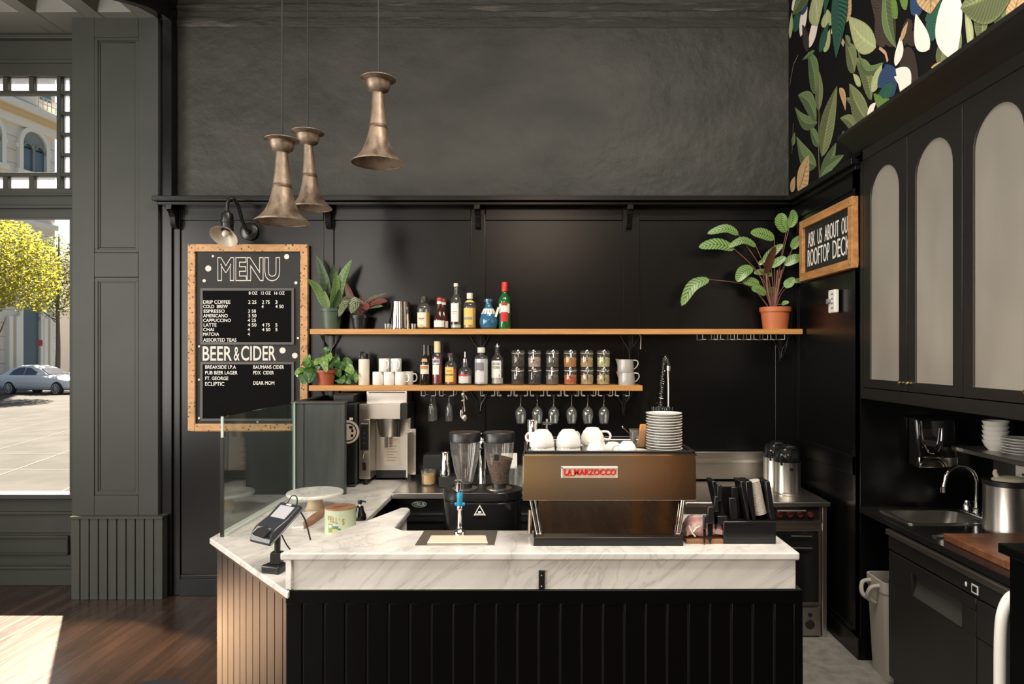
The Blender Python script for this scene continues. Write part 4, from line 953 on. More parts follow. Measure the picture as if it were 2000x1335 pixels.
# feather-striped plant at the right end
Y = 5.10; x = X(1514,Y); ca = thing('feather_leaf_plant', 'large plant with feather striped leaves in an orange pot on the upper shelf', 'potted plant', (x, Y, s1t))
def L4(zx, zy, y): return wp(1300 + zx/4.762, 380 + zy/4.762, y) - Vector((x, Y, s1t))
m = MB(); pot(m, .088, .108, .165, lh=.034); m.build('pot', TERRA, ca); soil(ca, .10, .15)
CL = [((675,372),(560,315),(390,362),85,0,-.02),((842,482),(720,425),(580,492),72,0,-.05),((640,505),(480,460),(310,490),112,0,-.08),((1012,412),(900,365),(790,355),112,0,-.05),((1122,346),(1075,260),(1085,170),128,0,.0),
 ((1150,305),(1185,220),(1180,140),85,0,-.04),((1178,505),(1215,440),(1285,380),80,0,.0),((1102,652),(1190,600),(1285,585),92,0,-.03),((905,625),(990,540),(1090,460),80,0,.03),((980,672),(1050,620),(1115,578),72,0,-.05),
 ((935,735),(960,620),(1022,480),95,1,-.06),((810,680),(720,720),(665,808),110,0,-.06),((405,788),(250,850),(150,1030),105,0,-.06),((988,752),(900,720),(820,730),68,0,.02),((872,832),(790,810),(705,802),92,0,-.03),
 ((930,928),(860,880),(800,882),92,0,-.06),((1100,850),(1150,820),(1195,770),82,0,-.06),((1196,812),(1240,800),(1292,832),48,0,-.02),((1080,1018),(1110,1005),(1148,1000),42,0,-.08),((865,652),(890,630),(922,612),42,0,.0),((935,905),(990,885),(1040,900),60,0,.04)]
for b, md, tp, w_, k, dy in CL:
    mm = MB(); yb = Y + dy*.5
    f = (0,-1,.35) if not k else (.5,-1,0)
    blade(mm, [L4(*b, yb), L4(*md, yb + dy*.3), L4(*tp, Y + dy)], w_/4.762*Y/FPX*1.05, 0, f, .16, .62, .9); mm.build('leaf', LEAF_BROWN if k else LEAF_CALA, ca)
    a = L4(1010 + (b[0]-1000)*.10, 1035, Y + dy*.2); e = L4(*b, yb); mdp = a*.5 + e*.5 + Vector(((a.x-e.x)*.16, 0, abs(e.x-a.x)*.12))
    MB().tube(catm([a, mdp, e], 6), [.0042]*4 + [.0026]*9, 6).build('stalk', STALK, ca)
MB().tube(catm([L4(985,1035,Y-.03), L4(950,890,Y-.04), L4(938,735,Y-.03)], 5), .006, 8).build('stalk', STALK, ca)
for q in ((1040,700),(1080,700),(1060,780)): MB().tube([L4(1015,1035,Y-.02), L4(*q, Y-.02)], .0045, 8).build('stalk', STALK, ca)

# ------------------------------------------------------------------ bottles
PROF = {
 'std': [(.0,0),(.96,0),(1,.02),(1,.58),(.93,.65),(.62,.72),(.40,.77),(.36,.80),(.34,.93),(.40,.935),(.40,.97),(.30,.972)],
 'slim': [(.0,0),(.96,0),(1,.02),(1,.62),(.92,.68),(.55,.74),(.38,.80),(.34,.97),(.30,.972)],
 'squat': [(.0,0),(.95,0),(1,.03),(1,.60),(.95,.68),(.72,.75),(.42,.79),(.38,.82),(.38,.94),(.30,.942)],
 'round': [(.0,0),(.90,0),(1,.05),(1,.26),(.90,.38),(.62,.52),(.45,.62),(.42,.93),(.32,.932)],
 'pear': [(.0,0),(.62,0),(.88,.06),(1,.20),(.99,.32),(.84,.50),(.58,.66),(.40,.76),(.34,.83),(.34,.90),(.46,.91),(.46,1.0),(.0,1.0)],
 'beer': [(.0,0),(.96,0),(1,.02),(1,.50),(.90,.58),(.60,.70),(.44,.78),(.40,.96),(.46,.965),(.46,1.0),(.0,1.0)],
 'wide': [(.0,0),(.96,0),(1,.02),(1,.68),(.95,.74),(.74,.79),(.42,.81),(.38,.83),(.36,.95),(.30,.952)],
 'flask': [(.0,0),(.95,0),(1,.03),(1,.54),(.94,.64),(.70,.72),(.42,.76),(.40,.80),(.40,.99),(.3,.992)]}
def prof_r(p, z):
    for (r0, z0), (r1, z1) in zip(p, p[1:]):
        if z0 <= z <= z1 and z1 > z0: return r0 + (r1-r0)*(z-z0)/(z1-z0)
    return p[-1][0]
LIQ = {}
def liq(c):
    if c not in LIQ: LIQ[c] = mat('bottled liquid', c, .12, coat=.6)
    return LIQ[c]
def bottle(name, label, px, ytop, wpx, Y, zb, kind, glass, liquid, level, labels, cap, cat='bottle', texts=(), group=None):
    """labels: (z0, z1, half angle, colour); cap: (z0, z1, r scale, colour)"""
    s = FPX / Y; R_, H_ = wpx/2/s, (wz(ytop, Y) - zb); pr = PROF[kind]
    t = thing(name, label, cat, (X(px,Y), Y, zb), group=group)
    P_ = [(r*R_, z*H_) for r, z in pr]
    MB().lathe(P_, (0,0,0), 28).build('bottle_glass', glass, t)
    if liquid:
        q = [(0,.012)] + [(max(.001, r*R_-.0035), max(.012, z*H_)) for r, z in pr if z <= level and r > 0]
        q += [(prof_r(pr, level)*R_-.0035, level*H_), (0, level*H_)]
        MB().lathe(q, (0,0,0), 24).build('liquid', liq(liquid), t)
    for li, (z0, z1, ha, c) in enumerate(labels):
        if glass is GC and ha < 1.3: ha *= .80
        q = [(prof_r(pr, zk_)*R_+.0009+.0005*li, zk_*H_) for zk_ in sorted({z0, z1} | {z for _, z in pr if z0 < z < z1})]
        MB().lathe(q, (0,0,0), 14, a0=-PI/2-ha-(.22 if glass is GC and ha < 1.3 else 0), a1=-PI/2+ha-(.22 if glass is GC and ha < 1.3 else 0)).build('paper_label', mat('bottle label', c, .6), t)
    if cap:
        z0, z1, k, c = cap; r = prof_r(pr, min(z0,.97))*R_*k + .001
        MB().lathe([(0,z0*H_),(r,z0*H_),(r,z1*H_-.003),(r-.002,z1*H_),(0,z1*H_)], (0,0,0), 20).build('cap', mat('bottle cap', c, .4), t)
    for s_, z0, z1, hw, c in texts:
        m = MB(); v, f = text_raw(s_, False, .01, 1.0); rr = prof_r(pr, (z0+z1)/2)*R_ + .0022; of = .22 if glass is GC else 0; hw = hw*.85
        m.add([(rr*math.sin((a-.5)*2*hw-of), -rr*math.cos((a-.5)*2*hw-of) - .0003*cc, (z0+(z1-z0)*b)*H_) for a, b, cc in v], f)
        m.build('lettering', mat('label print', c, .5), t)
    return t
GA = clear('amber bottle glass', (0.80,0.74,0.62), 1.5, .02); GC = clear('clear bottle glass', (0.93,0.94,0.93), 1.55, .02, .05, (.9,.9,.88)); GD = mat('dark brown bottle glass', (0.012,0.008,0.006), .08, coat=.5)
GG = mat('deep green bottle glass', (0.012,0.11,0.025), .08, coat=.5); GB = mat('blue bottle glass', (0.03,0.13,0.24), .08, coat=.6); GR = mat('dark red bottle glass', (0.05,0.010,0.008), .08, coat=.5)
YS = 5.09; zb = s1t
CRM = (0.74,0.68,0.52); WHT = (0.80,0.77,0.70); YLW = (0.72,0.52,0.14); DRK = (0.03,0.025,0.02)
b_ = bottle('whisky_bottle','rounded amber whisky bottle with a black cap beside the steel shaker tin',827.5,578,26,YS,zb,'squat',GC,(0.62,0.34,0.05),.50,[(.08,.50,.95,CRM),(.05,.14,.4,(.5,.42,.2)),(.31,.335,.55,(.25,.2,.12)),(.27,.285,.45,(.3,.25,.15))],(.80,.99,1.35,DRK))
bottle('liqueur_bottle','squat red sealed liqueur bottle with a white label, front one of two',858.5,581,22,YS-.03,zb,'round',GR,None,0,[(.06,.27,1.1,WHT),(.80,.88,1.4,WHT)],(.88,1.0,1.1,(.42,.05,.03)))
bottle('liqueur_bottle','second red sealed liqueur bottle, standing half hidden behind its twin',866,583,22,YS+.05,zb,'round',GR,None,0,[(.06,.27,1.1,WHT),(.80,.88,1.4,WHT)],(.88,1.0,1.1,(.30,.04,.03)))
bottle('tequila_bottle','tall clear bottle with a cream stopper and big white label on the upper shelf',890.5,553,21,YS,zb,'std',GC,(0.55,0.53,0.48),.10,[(.16,.56,1.0,WHT),(.37,.385,.6,(.35,.2,.08)),(.33,.34,.5,(.4,.3,.2))],(.93,1.0,1.15,CRM))
bottle('rye_bottle','amber bottle with a broad yellow label on the upper shelf left of the blue bottle',917.5,572,25,YS,zb,'squat',GC,(0.55,0.30,0.05),.58,[(.12,.58,1.0,YLW),(.26,.33,.9,(.30,.26,.2)),(.74,.80,2.8,(.75,.6,.2))],(.84,1.0,1.2,(.70,.66,.55)))
bt = bottle('pear_shaped_bottle','blue pear shaped bottle with a white collar and tag on the upper shelf',954.5,584,36,YS,zb,'pear',GB,None,0,[(.50,.68,PI*.98,WHT)],None)
mm = MB().box(.030,.046,-.034,-.032,.075,.150); mm.xf(Matrix.Rotation(.30,4,'Y')); mm.v = [(a-.004, b-.014, c+.030) for a, b, c in mm.v]; mm.build('tag', PAPER, bt)
MB().lathe([(.0,.205),(.022,.205),(.024,.212),(.024,.222),(0,.226)],(0,0,0),18).build('cap', mat('white stopper',(.75,.72,.66),.4), bt)
bottle('herbal_bottle','tall green bottle with a red cap and a red and white label',985.5,551,24,YS,zb,'std',GG,None,0,[(.34,.54,.95,WHT),(.16,.36,.6,(.55,.02,.02)),(.50,.56,.5,(.45,.03,.02))],(.80,1.0,1.3,(.62,.03,.02)))
YS = 5.075; zb = s2t
bottle('stout_bottle','dark brown beer bottle with a cream and orange label, left end of the lower spirits',830,673,19,YS-.02,zb,'beer',GD,None,0,[(.28,.50,1.0,CRM),(.40,.48,.8,(.55,.20,.10)),(.58,.66,.7,(.5,.38,.16))],None)
bottle('stout_bottle','plain dark beer bottle standing behind the labelled dark one',838,674,18,YS+.07,zb,'beer',GD,None,0,[],None)
bottle('aperitif_bottle','deep red aperitif bottle with white and blue label and a cream capped neck',854,666,20,YS,zb,'slim',GC,(0.20,0.012,0.018),.64,[(.48,.60,1.0,(.62,.62,.66)),(.24,.46,.85,WHT)],(.74,1.0,1.1,(.72,.58,.34)),texts=[('CAMPARI',.51,.58,.8,(.03,.04,.16))])
bottle('bourbon_bottle','squat bourbon bottle with an orange yellow label and dark cap on the lower shelf',880.5,689,24,YS,zb,'flask',GC,(0.42,0.085,0.012),.50,[(.10,.56,.95,(.78,.50,.12)),(.30,.35,.9,(.25,.14,.05)),(.43,.455,.6,(.35,.12,.03))],(.86,1.0,1.25,DRK))
bt = bottle('bitters_bottle','round patterned glass bottle with a chrome pour spout and a red stripe',908.5,705,27,YS,zb,'flask',GC,(0.34,0.32,0.29),.40,[(.38,.46,.8,(.55,.03,.03)),(.10,.37,1.0,(.62,.60,.55))],None)
MB().lathe([(0,.17),(.018,.17),(.018,.195),(.008,.205),(.004,.245),(0,.246)],(0,0,0),14).build('pour_spout', CHROME, bt)
bottle('gin_bottle','tall clear gin bottle with a grey picture label and glass stopper',940,678,27,5.035,zb,'wide',GC,(0.60,0.59,0.60),.70,[(.40,.60,.85,(.22,.20,.22)),(.08,.36,.9,(.62,.60,.58))],(.86,1.0,1.45,(.62,.60,.56)))
bt = bottle('vodka_bottle','clear bottle with white vodka label and red seal, next to the spice jars',971.5,672,24,YS,zb,'std',GC,(0.50,0.49,0.46),.18,[(.18,.60,1.15,WHT)],(.80,.93,1.25,(.012,.012,.012)),texts=[('CROOK',.49,.55,.75,DRK),('VODKA',.40,.47,.75,DRK)])
mm = MB(); s_ = .044; mm.lathe([(0,0),(.009,0)],(.012,-s_-.0008,.070),16,axis='y'); mm.build('seal', mat('red seal',(.55,.08,.06),.5), bt)
MB().lathe([(.008,.268),(.005,.30),(.003,.31),(0,.31)],(0,0,0),10).build('pour_spout', CHROME, bt)

# steel shaker tin, shot glasses, insulated bottle
Y = 5.09
m = MB().lathe([(0,.206),(.066,.206),(.070,.203),(.082,.012),(.084,0),(.080,.002),(.066,.195),(0,.198)], (0,0,0), 40)
t = thing('shaker_tin', 'upturned polished steel mixing tin on the upper shelf', 'shaker', (X(781.5,Y), Y, s1t)); m.build('tin', CHROME, t)
def shot():
    return MB().lathe([(0,0),(.016,0),(.018,.002),(.020,.040),(.018,.040),(.016,.008),(0,.007)], (0,0,0), 18)
for px, lab in ((755, 'tiny clear shot glass left of the steel mixing tin'), (807.5, 'tiny clear shot glass right of the steel mixing tin')):
    tag(shot().build('shot_glass', GLASS_THIN, loc=(X(px,5.05), 5.05, s1t)), lab, 'glass')
t = thing('insulated_bottle', 'cream insulated bottle with a black lid beside the white mugs', 'flask', (X(711,Y), Y, s2t))
MB().lathe([(0,0),(.038,0),(.040,.004),(.040,.185),(.036,.192),(0,.192)], (0,0,0), 32).build('flask_body', mat('cream powder coat', (0.74,0.67,0.55), .45), t)
MB().lathe([(0,.192),(.029,.192),(.029,.228),(.026,.232),(0,.232)], (0,0,0), 28).build('lid', BLACK_PLASTIC, t)
MB().tube([(-.026,0,.205),(-.034,0,.225),(-.02,0,.243),(0,0,.240)], .006, 8).build('carry_loop', BLACK_PLASTIC, t)

# mugs
def make_mug():
    t = thing('mug', '', 'mug'); r, h = .0405, .098
    MB().lathe([(0,0),(r*.94,0),(r,.004),(r,h-.002),(r-.0015,h),(r-.004,h-.002),(r-.004,.008),(0,.007)], (0,0,0), 32).build('mug_body', CERAMIC, t)
    MB().tube(catm([(r-.004,0,.078),(r+.018,0,.080),(r+.028,0,.055),(r+.020,0,.028),(r-.003,0,.022)], 5), .0055, 10).build('handle', CERAMIC, t)
    return t
mug = make_mug(); first = True
ms = FPX / 5.08
for px, lv, rz, lab in ((738.5,0,1.2,'white mug at the left end of the bottom row of mugs'),(760,0,1.25,'white mug in the middle of the bottom row of mugs'),(782,0,-.15,'white mug at the right end of the bottom row, handle facing right'),
                        (750.5,1,-.9,'white mug stacked on top at the left of the pile'),(773.5,1,-1.0,'white mug stacked on top at the right of the pile')):
    loc = (X(px,5.08), 5.08, s2t + lv*.0985)
    if first: mug.location = loc; mug.rotation_euler.z = rz; mug['label'] = lab; mug['group'] = 'white mugs on the lower shelf'; first = False
    else: dup(mug, loc, rz, lab)
t = dup(mug, (X(797,5.15), 5.15, s2t), -.1, 'white mug standing behind the right end of the bottom row')

# clip jars
JAR_C = [[(.05,.03,.022),(.60,.45,.40),(.09,.085,.05),(.62,.26,.06),(.62,.42,.20),(.66,.64,.32)],
         [(.045,.022,.02),(.02,.018,.022),(.17,.12,.09),(.60,.13,.03),(.55,.42,.22),(.58,.47,.24)]]
JAR_N = [['dark tea','pink and cream petals','dark green leaves','orange pieces','golden grains','pale yellow flowers'],['dark berries','black tea','brown spice','bright orange peel','tan seeds','cream coloured seeds']]
JAR_X = (1012,1044,1079,1113.5,1146,1178.5)
def make_jar(c, seed):
    t = thing('clip_jar', '', 'jar'); r, h = .0485, .128
    MB().lathe([(0,0),(r*.95,0),(r,.005),(r,.092),(r*.93,.100),(r*.93,.106)], (0,0,0), 30).build('glass_body', GLASS_THIN, t)
    b = MB().lathe([(0,.006),(r-.005,.006),(r-.004,.012),(r-.004,.070),(r*.6,.078),(0,.081)], (0,0,0), 24)
    random.seed(seed)
    for i in range(46):
        a, z = random.uniform(0, 2*PI), random.uniform(.012, .070); q = random.uniform(.004, .008)
        b.ell(((r-.0065)*math.cos(a), (r-.0065)*math.sin(a), z), q, q, q*.8, 6, 4)
    b.build('jar_contents', mat('jar contents', c, .8, bump=(160, .9, .004), var=(110, tuple(x*.45 for x in c), .4, .62)), t)
    l = MB().lathe([(r*.9,.108),(r*1.06,.108),(r*1.08,.112),(r*1.0,.118),(r*.95,.128),(0,.128)], (0,0,0), 30).build('glass_lid', GLASS_THIN, t)
    MB().lathe([(r*.955,.104),(r*.985,.104),(r*.985,.109),(r*.955,.109)], (0,0,0), 26).build('rubber_seal', mat('pale seal', (.55,.50,.42), .6), t)
    k = MB().lathe([(r*1.0,.098),(r*1.02,.100),(r*1.0,.102)], (0,0,0), 26)
    k.tube(catm([(-.012,-r*1.02,.100),(-.011,-r*1.2,.110),(-.006,-r*1.08,.128),(.006,-r*1.08,.128),(.011,-r*1.2,.110),(.012,-r*1.02,.100)], 4), .0017, 6)
    k.tube([(0,-r*1.16,.116),(0,-r*1.22,.085),(0,-r*1.16,.050),(0,-r*1.12,.034)], [.0030,.0042,.0034,.0016], 8)
    k.ell((0,-r*1.05,.124), .0115, .0115, .0125, 16, 10); k.build('wire_clasp', CHROME, t)
    return t
for row in (1, 0):
    for i in range(6):
        z = s2t + (.129 if row == 0 else 0); yj = 5.09
        t = make_jar(JAR_C[row][i], row*10+i); px = JAR_X[i] + (0 if row == 0 else (-.5, .5, -.5, .5, .5, -.5)[i])
        t.location = (X(px, yj), yj, z); t.rotation_euler.z = (.05,-.12,.1,.08,-.02,.06)[i] - .16*(row == 1) * (1 if i < 4 else 0)
        t['label'] = '%s glass clip jar of %s, %s from the left' % ('upper row' if row == 0 else 'lower row', JAR_N[row][i], ORD[i]); t['group'] = 'clip jars stacked on the lower shelf'
# grey milk jugs
def make_jug():
    t = thing('milk_jug', '', 'jug'); r, h = .062, .094
    m = MB().lathe([(0,0),(r*.98,0),(r,.004),(r*.97,.05),(r*.90,h),(r*.87,h),(r*.94,.05),(r*.95,.01),(0,.008)], (0,0,0), 36)
    for i, v in enumerate(m.v):
        a = math.atan2(v[1], v[0]); k = max(0, 1 - abs(abs(a) - PI)/.45); q = max(0, (v[2]-.045)/.05)
        m.v[i] = (v[0] - .022*k*q, v[1]*(1-.3*k*q), v[2] + .006*k*q)
    m.build('jug_body', JUG_GREY, t)
    MB().tube(catm([(r*.88,0,.088),(r+.022,0,.084),(r+.030,0,.060),(r+.012,0,.032),(r*.95,0,.022)], 5), .0048, 8).build('handle', JUG_GREY, t); return t
j = make_jug(); j.location = (X(1224,5.09), 5.09, s2t); j.rotation_euler.z = -.12; j['label'] = 'grey enamel milk jug, lower of the stacked pair'; j['group'] = 'grey milk jugs'
dup(j, (X(1222,5.09), 5.09, s2t + .095), -.25, 'grey enamel milk jug, upper of the stacked pair')

# glasses hanging upside down
def wineglass():
    zt_ = s2b - .034; s = FPX/5.1; h = .222
    m = MB().lathe([(0,0),(.033,-.001),(.034,-.003),(.008,-.006),(.0045,-.012),(.0042,-.075),(.006,-.085),(.020,-.096),(.034,-.112),(.0405,-.135),(.0405,-.155),(.034,-.195),(.030,-.215),(.0290,-.215),(.033,-.193),(.0393,-.155),(.0393,-.135),(.033,-.113),(.018,-.099),(0,-.092)], (0,0,0), 32)
    return m.build('wine_glass', GLASS_THIN)
g0 = None
for i, px in enumerate((1017,1049.5,1081.5,1116.5,1148,1179.5)):
    loc = (X(px,5.1), 5.1, s2b - .034)
    if g0 is None: g0 = wineglass(); o = g0
    else: o = g0.copy(); C.objects.link(o)
    o.location = loc; tag(o, 'wine glass hanging upside down under the lower shelf, %s of six from the left' % ORD[i], 'wine glass', 'wine glasses on the rack')
fl = MB().lathe([(0,0),(.030,-.001),(.031,-.003),(.008,-.006),(.005,-.02),(.006,-.055),(.014,-.068),(.022,-.085),(.0265,-.12),(.0275,-.16),(.0265,-.198),(.0255,-.198),(.0263,-.16),(.0253,-.12),(.021,-.088),(0,-.066)], (0,0,0), 28).build('flute_glass', GLASS_THIN)
fl.location = (X(842.5,5.1), 5.1, s2b - .034); tag(fl, 'flute glass hanging at the far left of the rack', 'flute glass', 'flute glasses on the rack')
o = fl.copy(); C.objects.link(o); o.location = (X(877,5.1), 5.1, s2b - .034); tag(o, 'flute glass hanging beside the small metal figure', 'flute glass', 'flute glasses on the rack')
o = fl.copy(); C.objects.link(o); o.location = (X(848,5.18), 5.175, s2b - .034); tag(o, 'flute glass hanging half hidden behind the far left one', 'flute glass', 'flute glasses on the rack')
# little hanging metal figure with a bottle opener
Y = 5.03; x, z = X(906,Y), s2b
fg = thing('hanging_figure', 'small pewter chain figure dangling from the lower shelf', 'ornament', (x, Y, z - .26))
PEW = mat('pewter', (0.50,0.46,0.41), .35, .9)
m = MB().box(x-.012, x+.03, Y-.004, Y+.02, z-.006, z).tube([(x,Y,z-.004),(x-.002,Y,z-.03)], .003, 6).ell((x-.006,Y-.004,z-.028), .014, .012, .018).tube([(x-.004,Y,z-.036),(x+.004,Y,z-.062)], [.012,.007], 8).tube([(x+.002,Y,z-.03),(x+.018,Y,z-.045),(x+.024,Y,z-.066)], .0045, 6).ell((x-.010,Y,z-.074), .010, .008, .008)
m.build('upper_body', PEW, fg, W=True)
m = MB().tube(catm([(x+.002,Y,z-.06),(x+.002,Y,z-.10),(x+.007,Y,z-.135),(x+.006,Y,z-.155)], 4), .0042, 8).tube([(x-.006,Y,z-.12),(x-.010,Y,z-.15)], .0025, 6); m.build('chain', PEW, fg, W=True)
m = MB().ell((x+.004,Y,z-.200), .020, .013, .026).tube(catm([(x-.018,Y-.005,z-.143),(x-.021,Y-.008,z-.175),(x-.014,Y-.010,z-.20),(x+.0,Y-.01,z-.205)], 5), .006, 8).ell((x-.012,Y,z-.165), .009, .008, .014); m.build('lower_figure', PEW, fg, W=True)
# ------------------------------------------------------------------ the bar
ZR, ZL = 1.06, 0.91                          # raised bar top, lower counter top
FX0, FX1 = -1.0, 1.053
bar = thing('bar_counter', 'black beadboard bar front under the raised marble', 'bar', (0, 2.71, 0))
YF0 = 2.71
m = MB().box(FX0, FX1, YF0 + .012, 2.95, 0, ZL, 1).box(FX0, FX1, YF0, YF0 + .013, ZL - .053, ZL).box(FX0, FX1, YF0, YF0 + .013, 0, .12)
pitch = .0852; x = FX0 - .02
while x < FX1:
    a, b = max(FX0, x + .004), min(FX1, x + pitch - .004)
    if b > a: m.box(a, b, YF0 + .003, YF0 + .013, .12, ZL - .053)
    x += pitch
m.box(FX1 - .035, FX1, YF0, YF0 + .013, .12, ZL - .053)
m.build('beadboard_front', [PAINT_BAR, GROOVE], bar, W=True, bevel=.002)
# slanting side under the lower counter
p0, p1 = Vector((-1.665, 3.475)), Vector((-1.003, 2.712)); d = (p1 - p0); ln = d.length; d.normalize(); n = Vector((d.y, -d.x))
if n.x > 0: n = -n
m = MB(); k = 11; pw = (ln - .02) / k
def sb(u0, u1, o0, o1, z0, z1, mi=0):
    a, b = p0 + d*u0, p0 + d*u1
    m.prism([tuple(a + n*o0), tuple(b + n*o0), tuple(b + n*o1), tuple(a + n*o1)], z0, z1, 'z', mi)
sb(0, ln, -.05, -.036, 0, ZL - .03, 1); sb(0, ln, -.037, -.024, ZL - .062, ZL - .03)
for i in range(k):
    sb(.01 + i*pw + .004, .01 + (i+1)*pw - .004, -.037, -.027, 0, ZL - .062); m.m[-1] = 1; m.m[-3] = 1
m.build('slanted_side', [SLANT, BLACK_MATTE], bar, W=True)
m = MB().box(-1.635, -1.60, 3.50, 5.21, 0, ZL - .03).box(-1.0, -.97, 2.95, 4.5, 0, ZL - .03); m.build('side_panel', PAINT_BAR, bar, W=True)
# lower marble counter
poly = [(-1.672,3.478),(-.985,2.69),(-.985,2.735),(-.62,2.735),(-.62,3.3),(-.97,3.75),(-.966,5.215),(-1.672,5.215)]
lc = MB().prism(poly, ZL - .03, ZL, 'z').build('marble_counter', MARBLE, bevel=.005, seg=3); tag(lc, 'lower white marble counter at the left end of the bar', 'counter')
# raised marble bar top with skirt
top = thing('marble_bar_top', 'raised white marble bar top carrying the coffee machine', 'bar top', (0, 2.70, ZL))
poly = [(-1.022,2.705),(1.04,2.705),(1.04,3.36),(0.0,3.36),(0.0,3.052),(-.60,3.052),(-.648,3.10),(-.648,3.47),(-.665,3.505),(-.70,3.505)]
MB().prism(poly, ZR - .03, ZR, 'z').build('slab', MARBLE, top, W=True, bevel=.006, seg=3)
m = MB().box(-1.005, 1.03, 2.722, 2.75, ZL + .0, ZR - .0305).box(1.002, 1.03, 2.75, 3.3, ZL, ZR - .0305)
q0, q1 = Vector((-1.005, 2.722)), Vector((-.69, 3.48)); dd = (q1 - q0).normalized(); nn = Vector((dd.y, -dd.x))
m.prism([tuple(q0), tuple(q1), tuple(q1 + nn*.028), tuple(q0 + nn*.028)], ZL, ZR - .0305, 'z')
m.build('skirt', MARBLE, top, W=True, bevel=.003)
br = MB().box(X(1052,2.71), X(1064,2.71), 2.712, 2.722, ZL + .0, ZL + .078); bo = br.build('steel_strap', BLACK_METAL, bevel=.002); tag(bo, 'small black metal strap screwed to the marble skirt', 'bracket')
for z in (ZL+.015, ZL+.058): MB().ell((X(1058,2.71), 2.711, z), .0035, .002, .0035, 10, 6).build('screw', STEEL_DARK, bo)
# work counter behind the bar, unseen from the front
wc = MB().box(-.56, 1.0, 2.96, 3.56, 0.004, ZL - .06); tag(wc.build('work_cabinet', BLACK_MATTE), 'low black work cabinet behind the bar under the grinder', 'cabinet')

# glass screen on the lower counter
gs = thing('glass_screen', 'clear glass screen along the left edge of the lower marble counter', 'screen', (-1.62, 3.5, ZL))
xg = -1.622
m = MB().box(xg, xg + .008, 3.505, 4.54, ZL + .012, 1.525); m.build('glass_sheet', GLASS_TINT, gs, W=True)
m = MB().box(xg - .002, xg + .010, 3.498, 3.506, ZL, 1.527).box(xg - .001, xg + .009, 4.538, 4.545, ZL + .012, 1.525); m.build('polished_edge', GLASS_EDGE, gs, W=True)
m = MB().box(xg - .004, xg + .014, 3.494, 3.502, ZL, 1.42); m.build('edge_clamp', BLACK_METAL, gs, W=True)
m = MB().box(xg - .014, xg + .024, 3.52, 4.54, ZL, ZL + .014); m.build('base_channel', mat('pale channel', (.52,.55,.50), .3), gs, W=True, bevel=.002)

# black timber divider at the back of the lower counter
dv = thing('timber_divider', 'black painted timber divider standing on the marble counter behind the cake stand', 'divider', (-1.45, 4.55, ZL))
DVP = mat('charcoal stained timber', (0.026,0.029,0.028), .38, bump=((14,14,3), .2, .004), var=((14,14,2), (0.045,0.049,0.047), .4, .7))
xa, xb_ = X(571,4.55), X(674,4.55)
m = MB().box(xa, xa + (xb_-xa)*.215, 4.55, 4.585, ZL, 1.515).box(xa + (xb_-xa)*.245, xb_, 4.55, 4.585, ZL, 1.515).box(xa + .02, xb_ - .01, 4.556, 4.585, ZL, 1.515)
m.box(xb_ - .018, xb_, 4.545, 4.585, ZL, 1.515); m.build('front_boards', DVP, dv, W=True, bevel=.003)
m = MB().box(xa - .008, xb_ + .004, 4.540, 4.60, 1.515, 1.532).box(xa - .008, xa + .03, 4.6, 5.2, 1.515, 1.532); m.build('top_rail', DVP, dv, W=True, bevel=.003)
m = MB().box(xa, xa + .02, 4.585, 5.2, ZL, 1.515); m.build('side_board', DVP, dv, W=True)

# bulk coffee grinder behind the divider, filter brewer
bg_ = thing('bulk_grinder', 'tall black grinder with a round badge between the divider and the steel brewer', 'coffee grinder', (-1.40, 4.93, ZL))
xg1 = X(695,4.82)
m = MB().box(xg1 - .19, xg1, 4.82, 5.17, ZL + .02, 1.50).box(xg1 - .17, xg1 - .02, 4.85, 5.15, 1.50, 1.56).box(xg1 - .20, xg1 - .001, 4.80, 5.18, ZL, ZL + .02); m.build('housing', BLACK_METAL, bg_, W=True, bevel=.008)
bz = Z(843,4.815); bx = X(679,4.815)
m = MB().lathe([(0,0),(.082,0),(.082,-.004),(0,-.004)], (bx, 4.82, bz), 32, axis='y'); bd = m.build('round_badge', mat('badge cream', (.60,.50,.40), .4), bg_, W=True)
m = MB().lathe([(.060,0),(.066,0),(.066,-.002),(.060,-.002)], (bx, 4.815, bz), 32, axis='y')
for a in (.3, 1.1, -.6): m.box(bx - .002 + .03*math.cos(a), bx + .030 + .012*math.cos(a), 4.813, 4.815, bz + .04*math.sin(a) - .012, bz + .04*math.sin(a) + .006)
m.build('badge_print', BLACK_METAL, bd, W=True)
m = MB().box(xg1 - .045, xg1 - .020, 4.817, 4.82, Z(820,4.82), Z(815,4.82)).box(xg1 - .04, xg1 - .025, 4.817, 4.82, Z(828,4.82), Z(825,4.82)); m.build('control_label', PAPER, bg_, W=True)

yb = 4.88
bw_ = thing('filter_brewer', 'tall stainless steel filter coffee brewer on the marble counter under the lower shelf', 'coffee brewer', (X(750,yb), 5.0, ZL))
m = MB().box(X(716,5.0), X(795,5.0), 5.0, 5.2, Z(787,5.0), 1.575).box(X(701,yb), X(782,yb), yb, 5.2, Z(818,yb), Z(788,yb))
m.box(X(701,yb), X(723,yb), yb, 5.2, Z(935,yb), Z(818,yb)).box(X(723,yb), X(793,yb), yb + .17, 5.2, Z(926,yb), Z(818,yb))
m.build('steel_body', STEEL, bw_, W=True, bevel=.003)
m = MB().box(X(782,yb), X(795,yb), yb + .01, 5.19, Z(818,yb), Z(787,yb)).box(X(720,5.0), X(791,5.0), 4.998, 5.0, Z(767,5.0), Z(765,5.0)); m.build('dark_side', BLACK_METAL, bw_, W=True)
m = MB().box(X(704,yb), X(720,yb), yb - .004, yb, Z(879,yb), Z(823,yb)); pn = m.build('control_panel', BLACK_PLASTIC, bw_, W=True, bevel=.002)
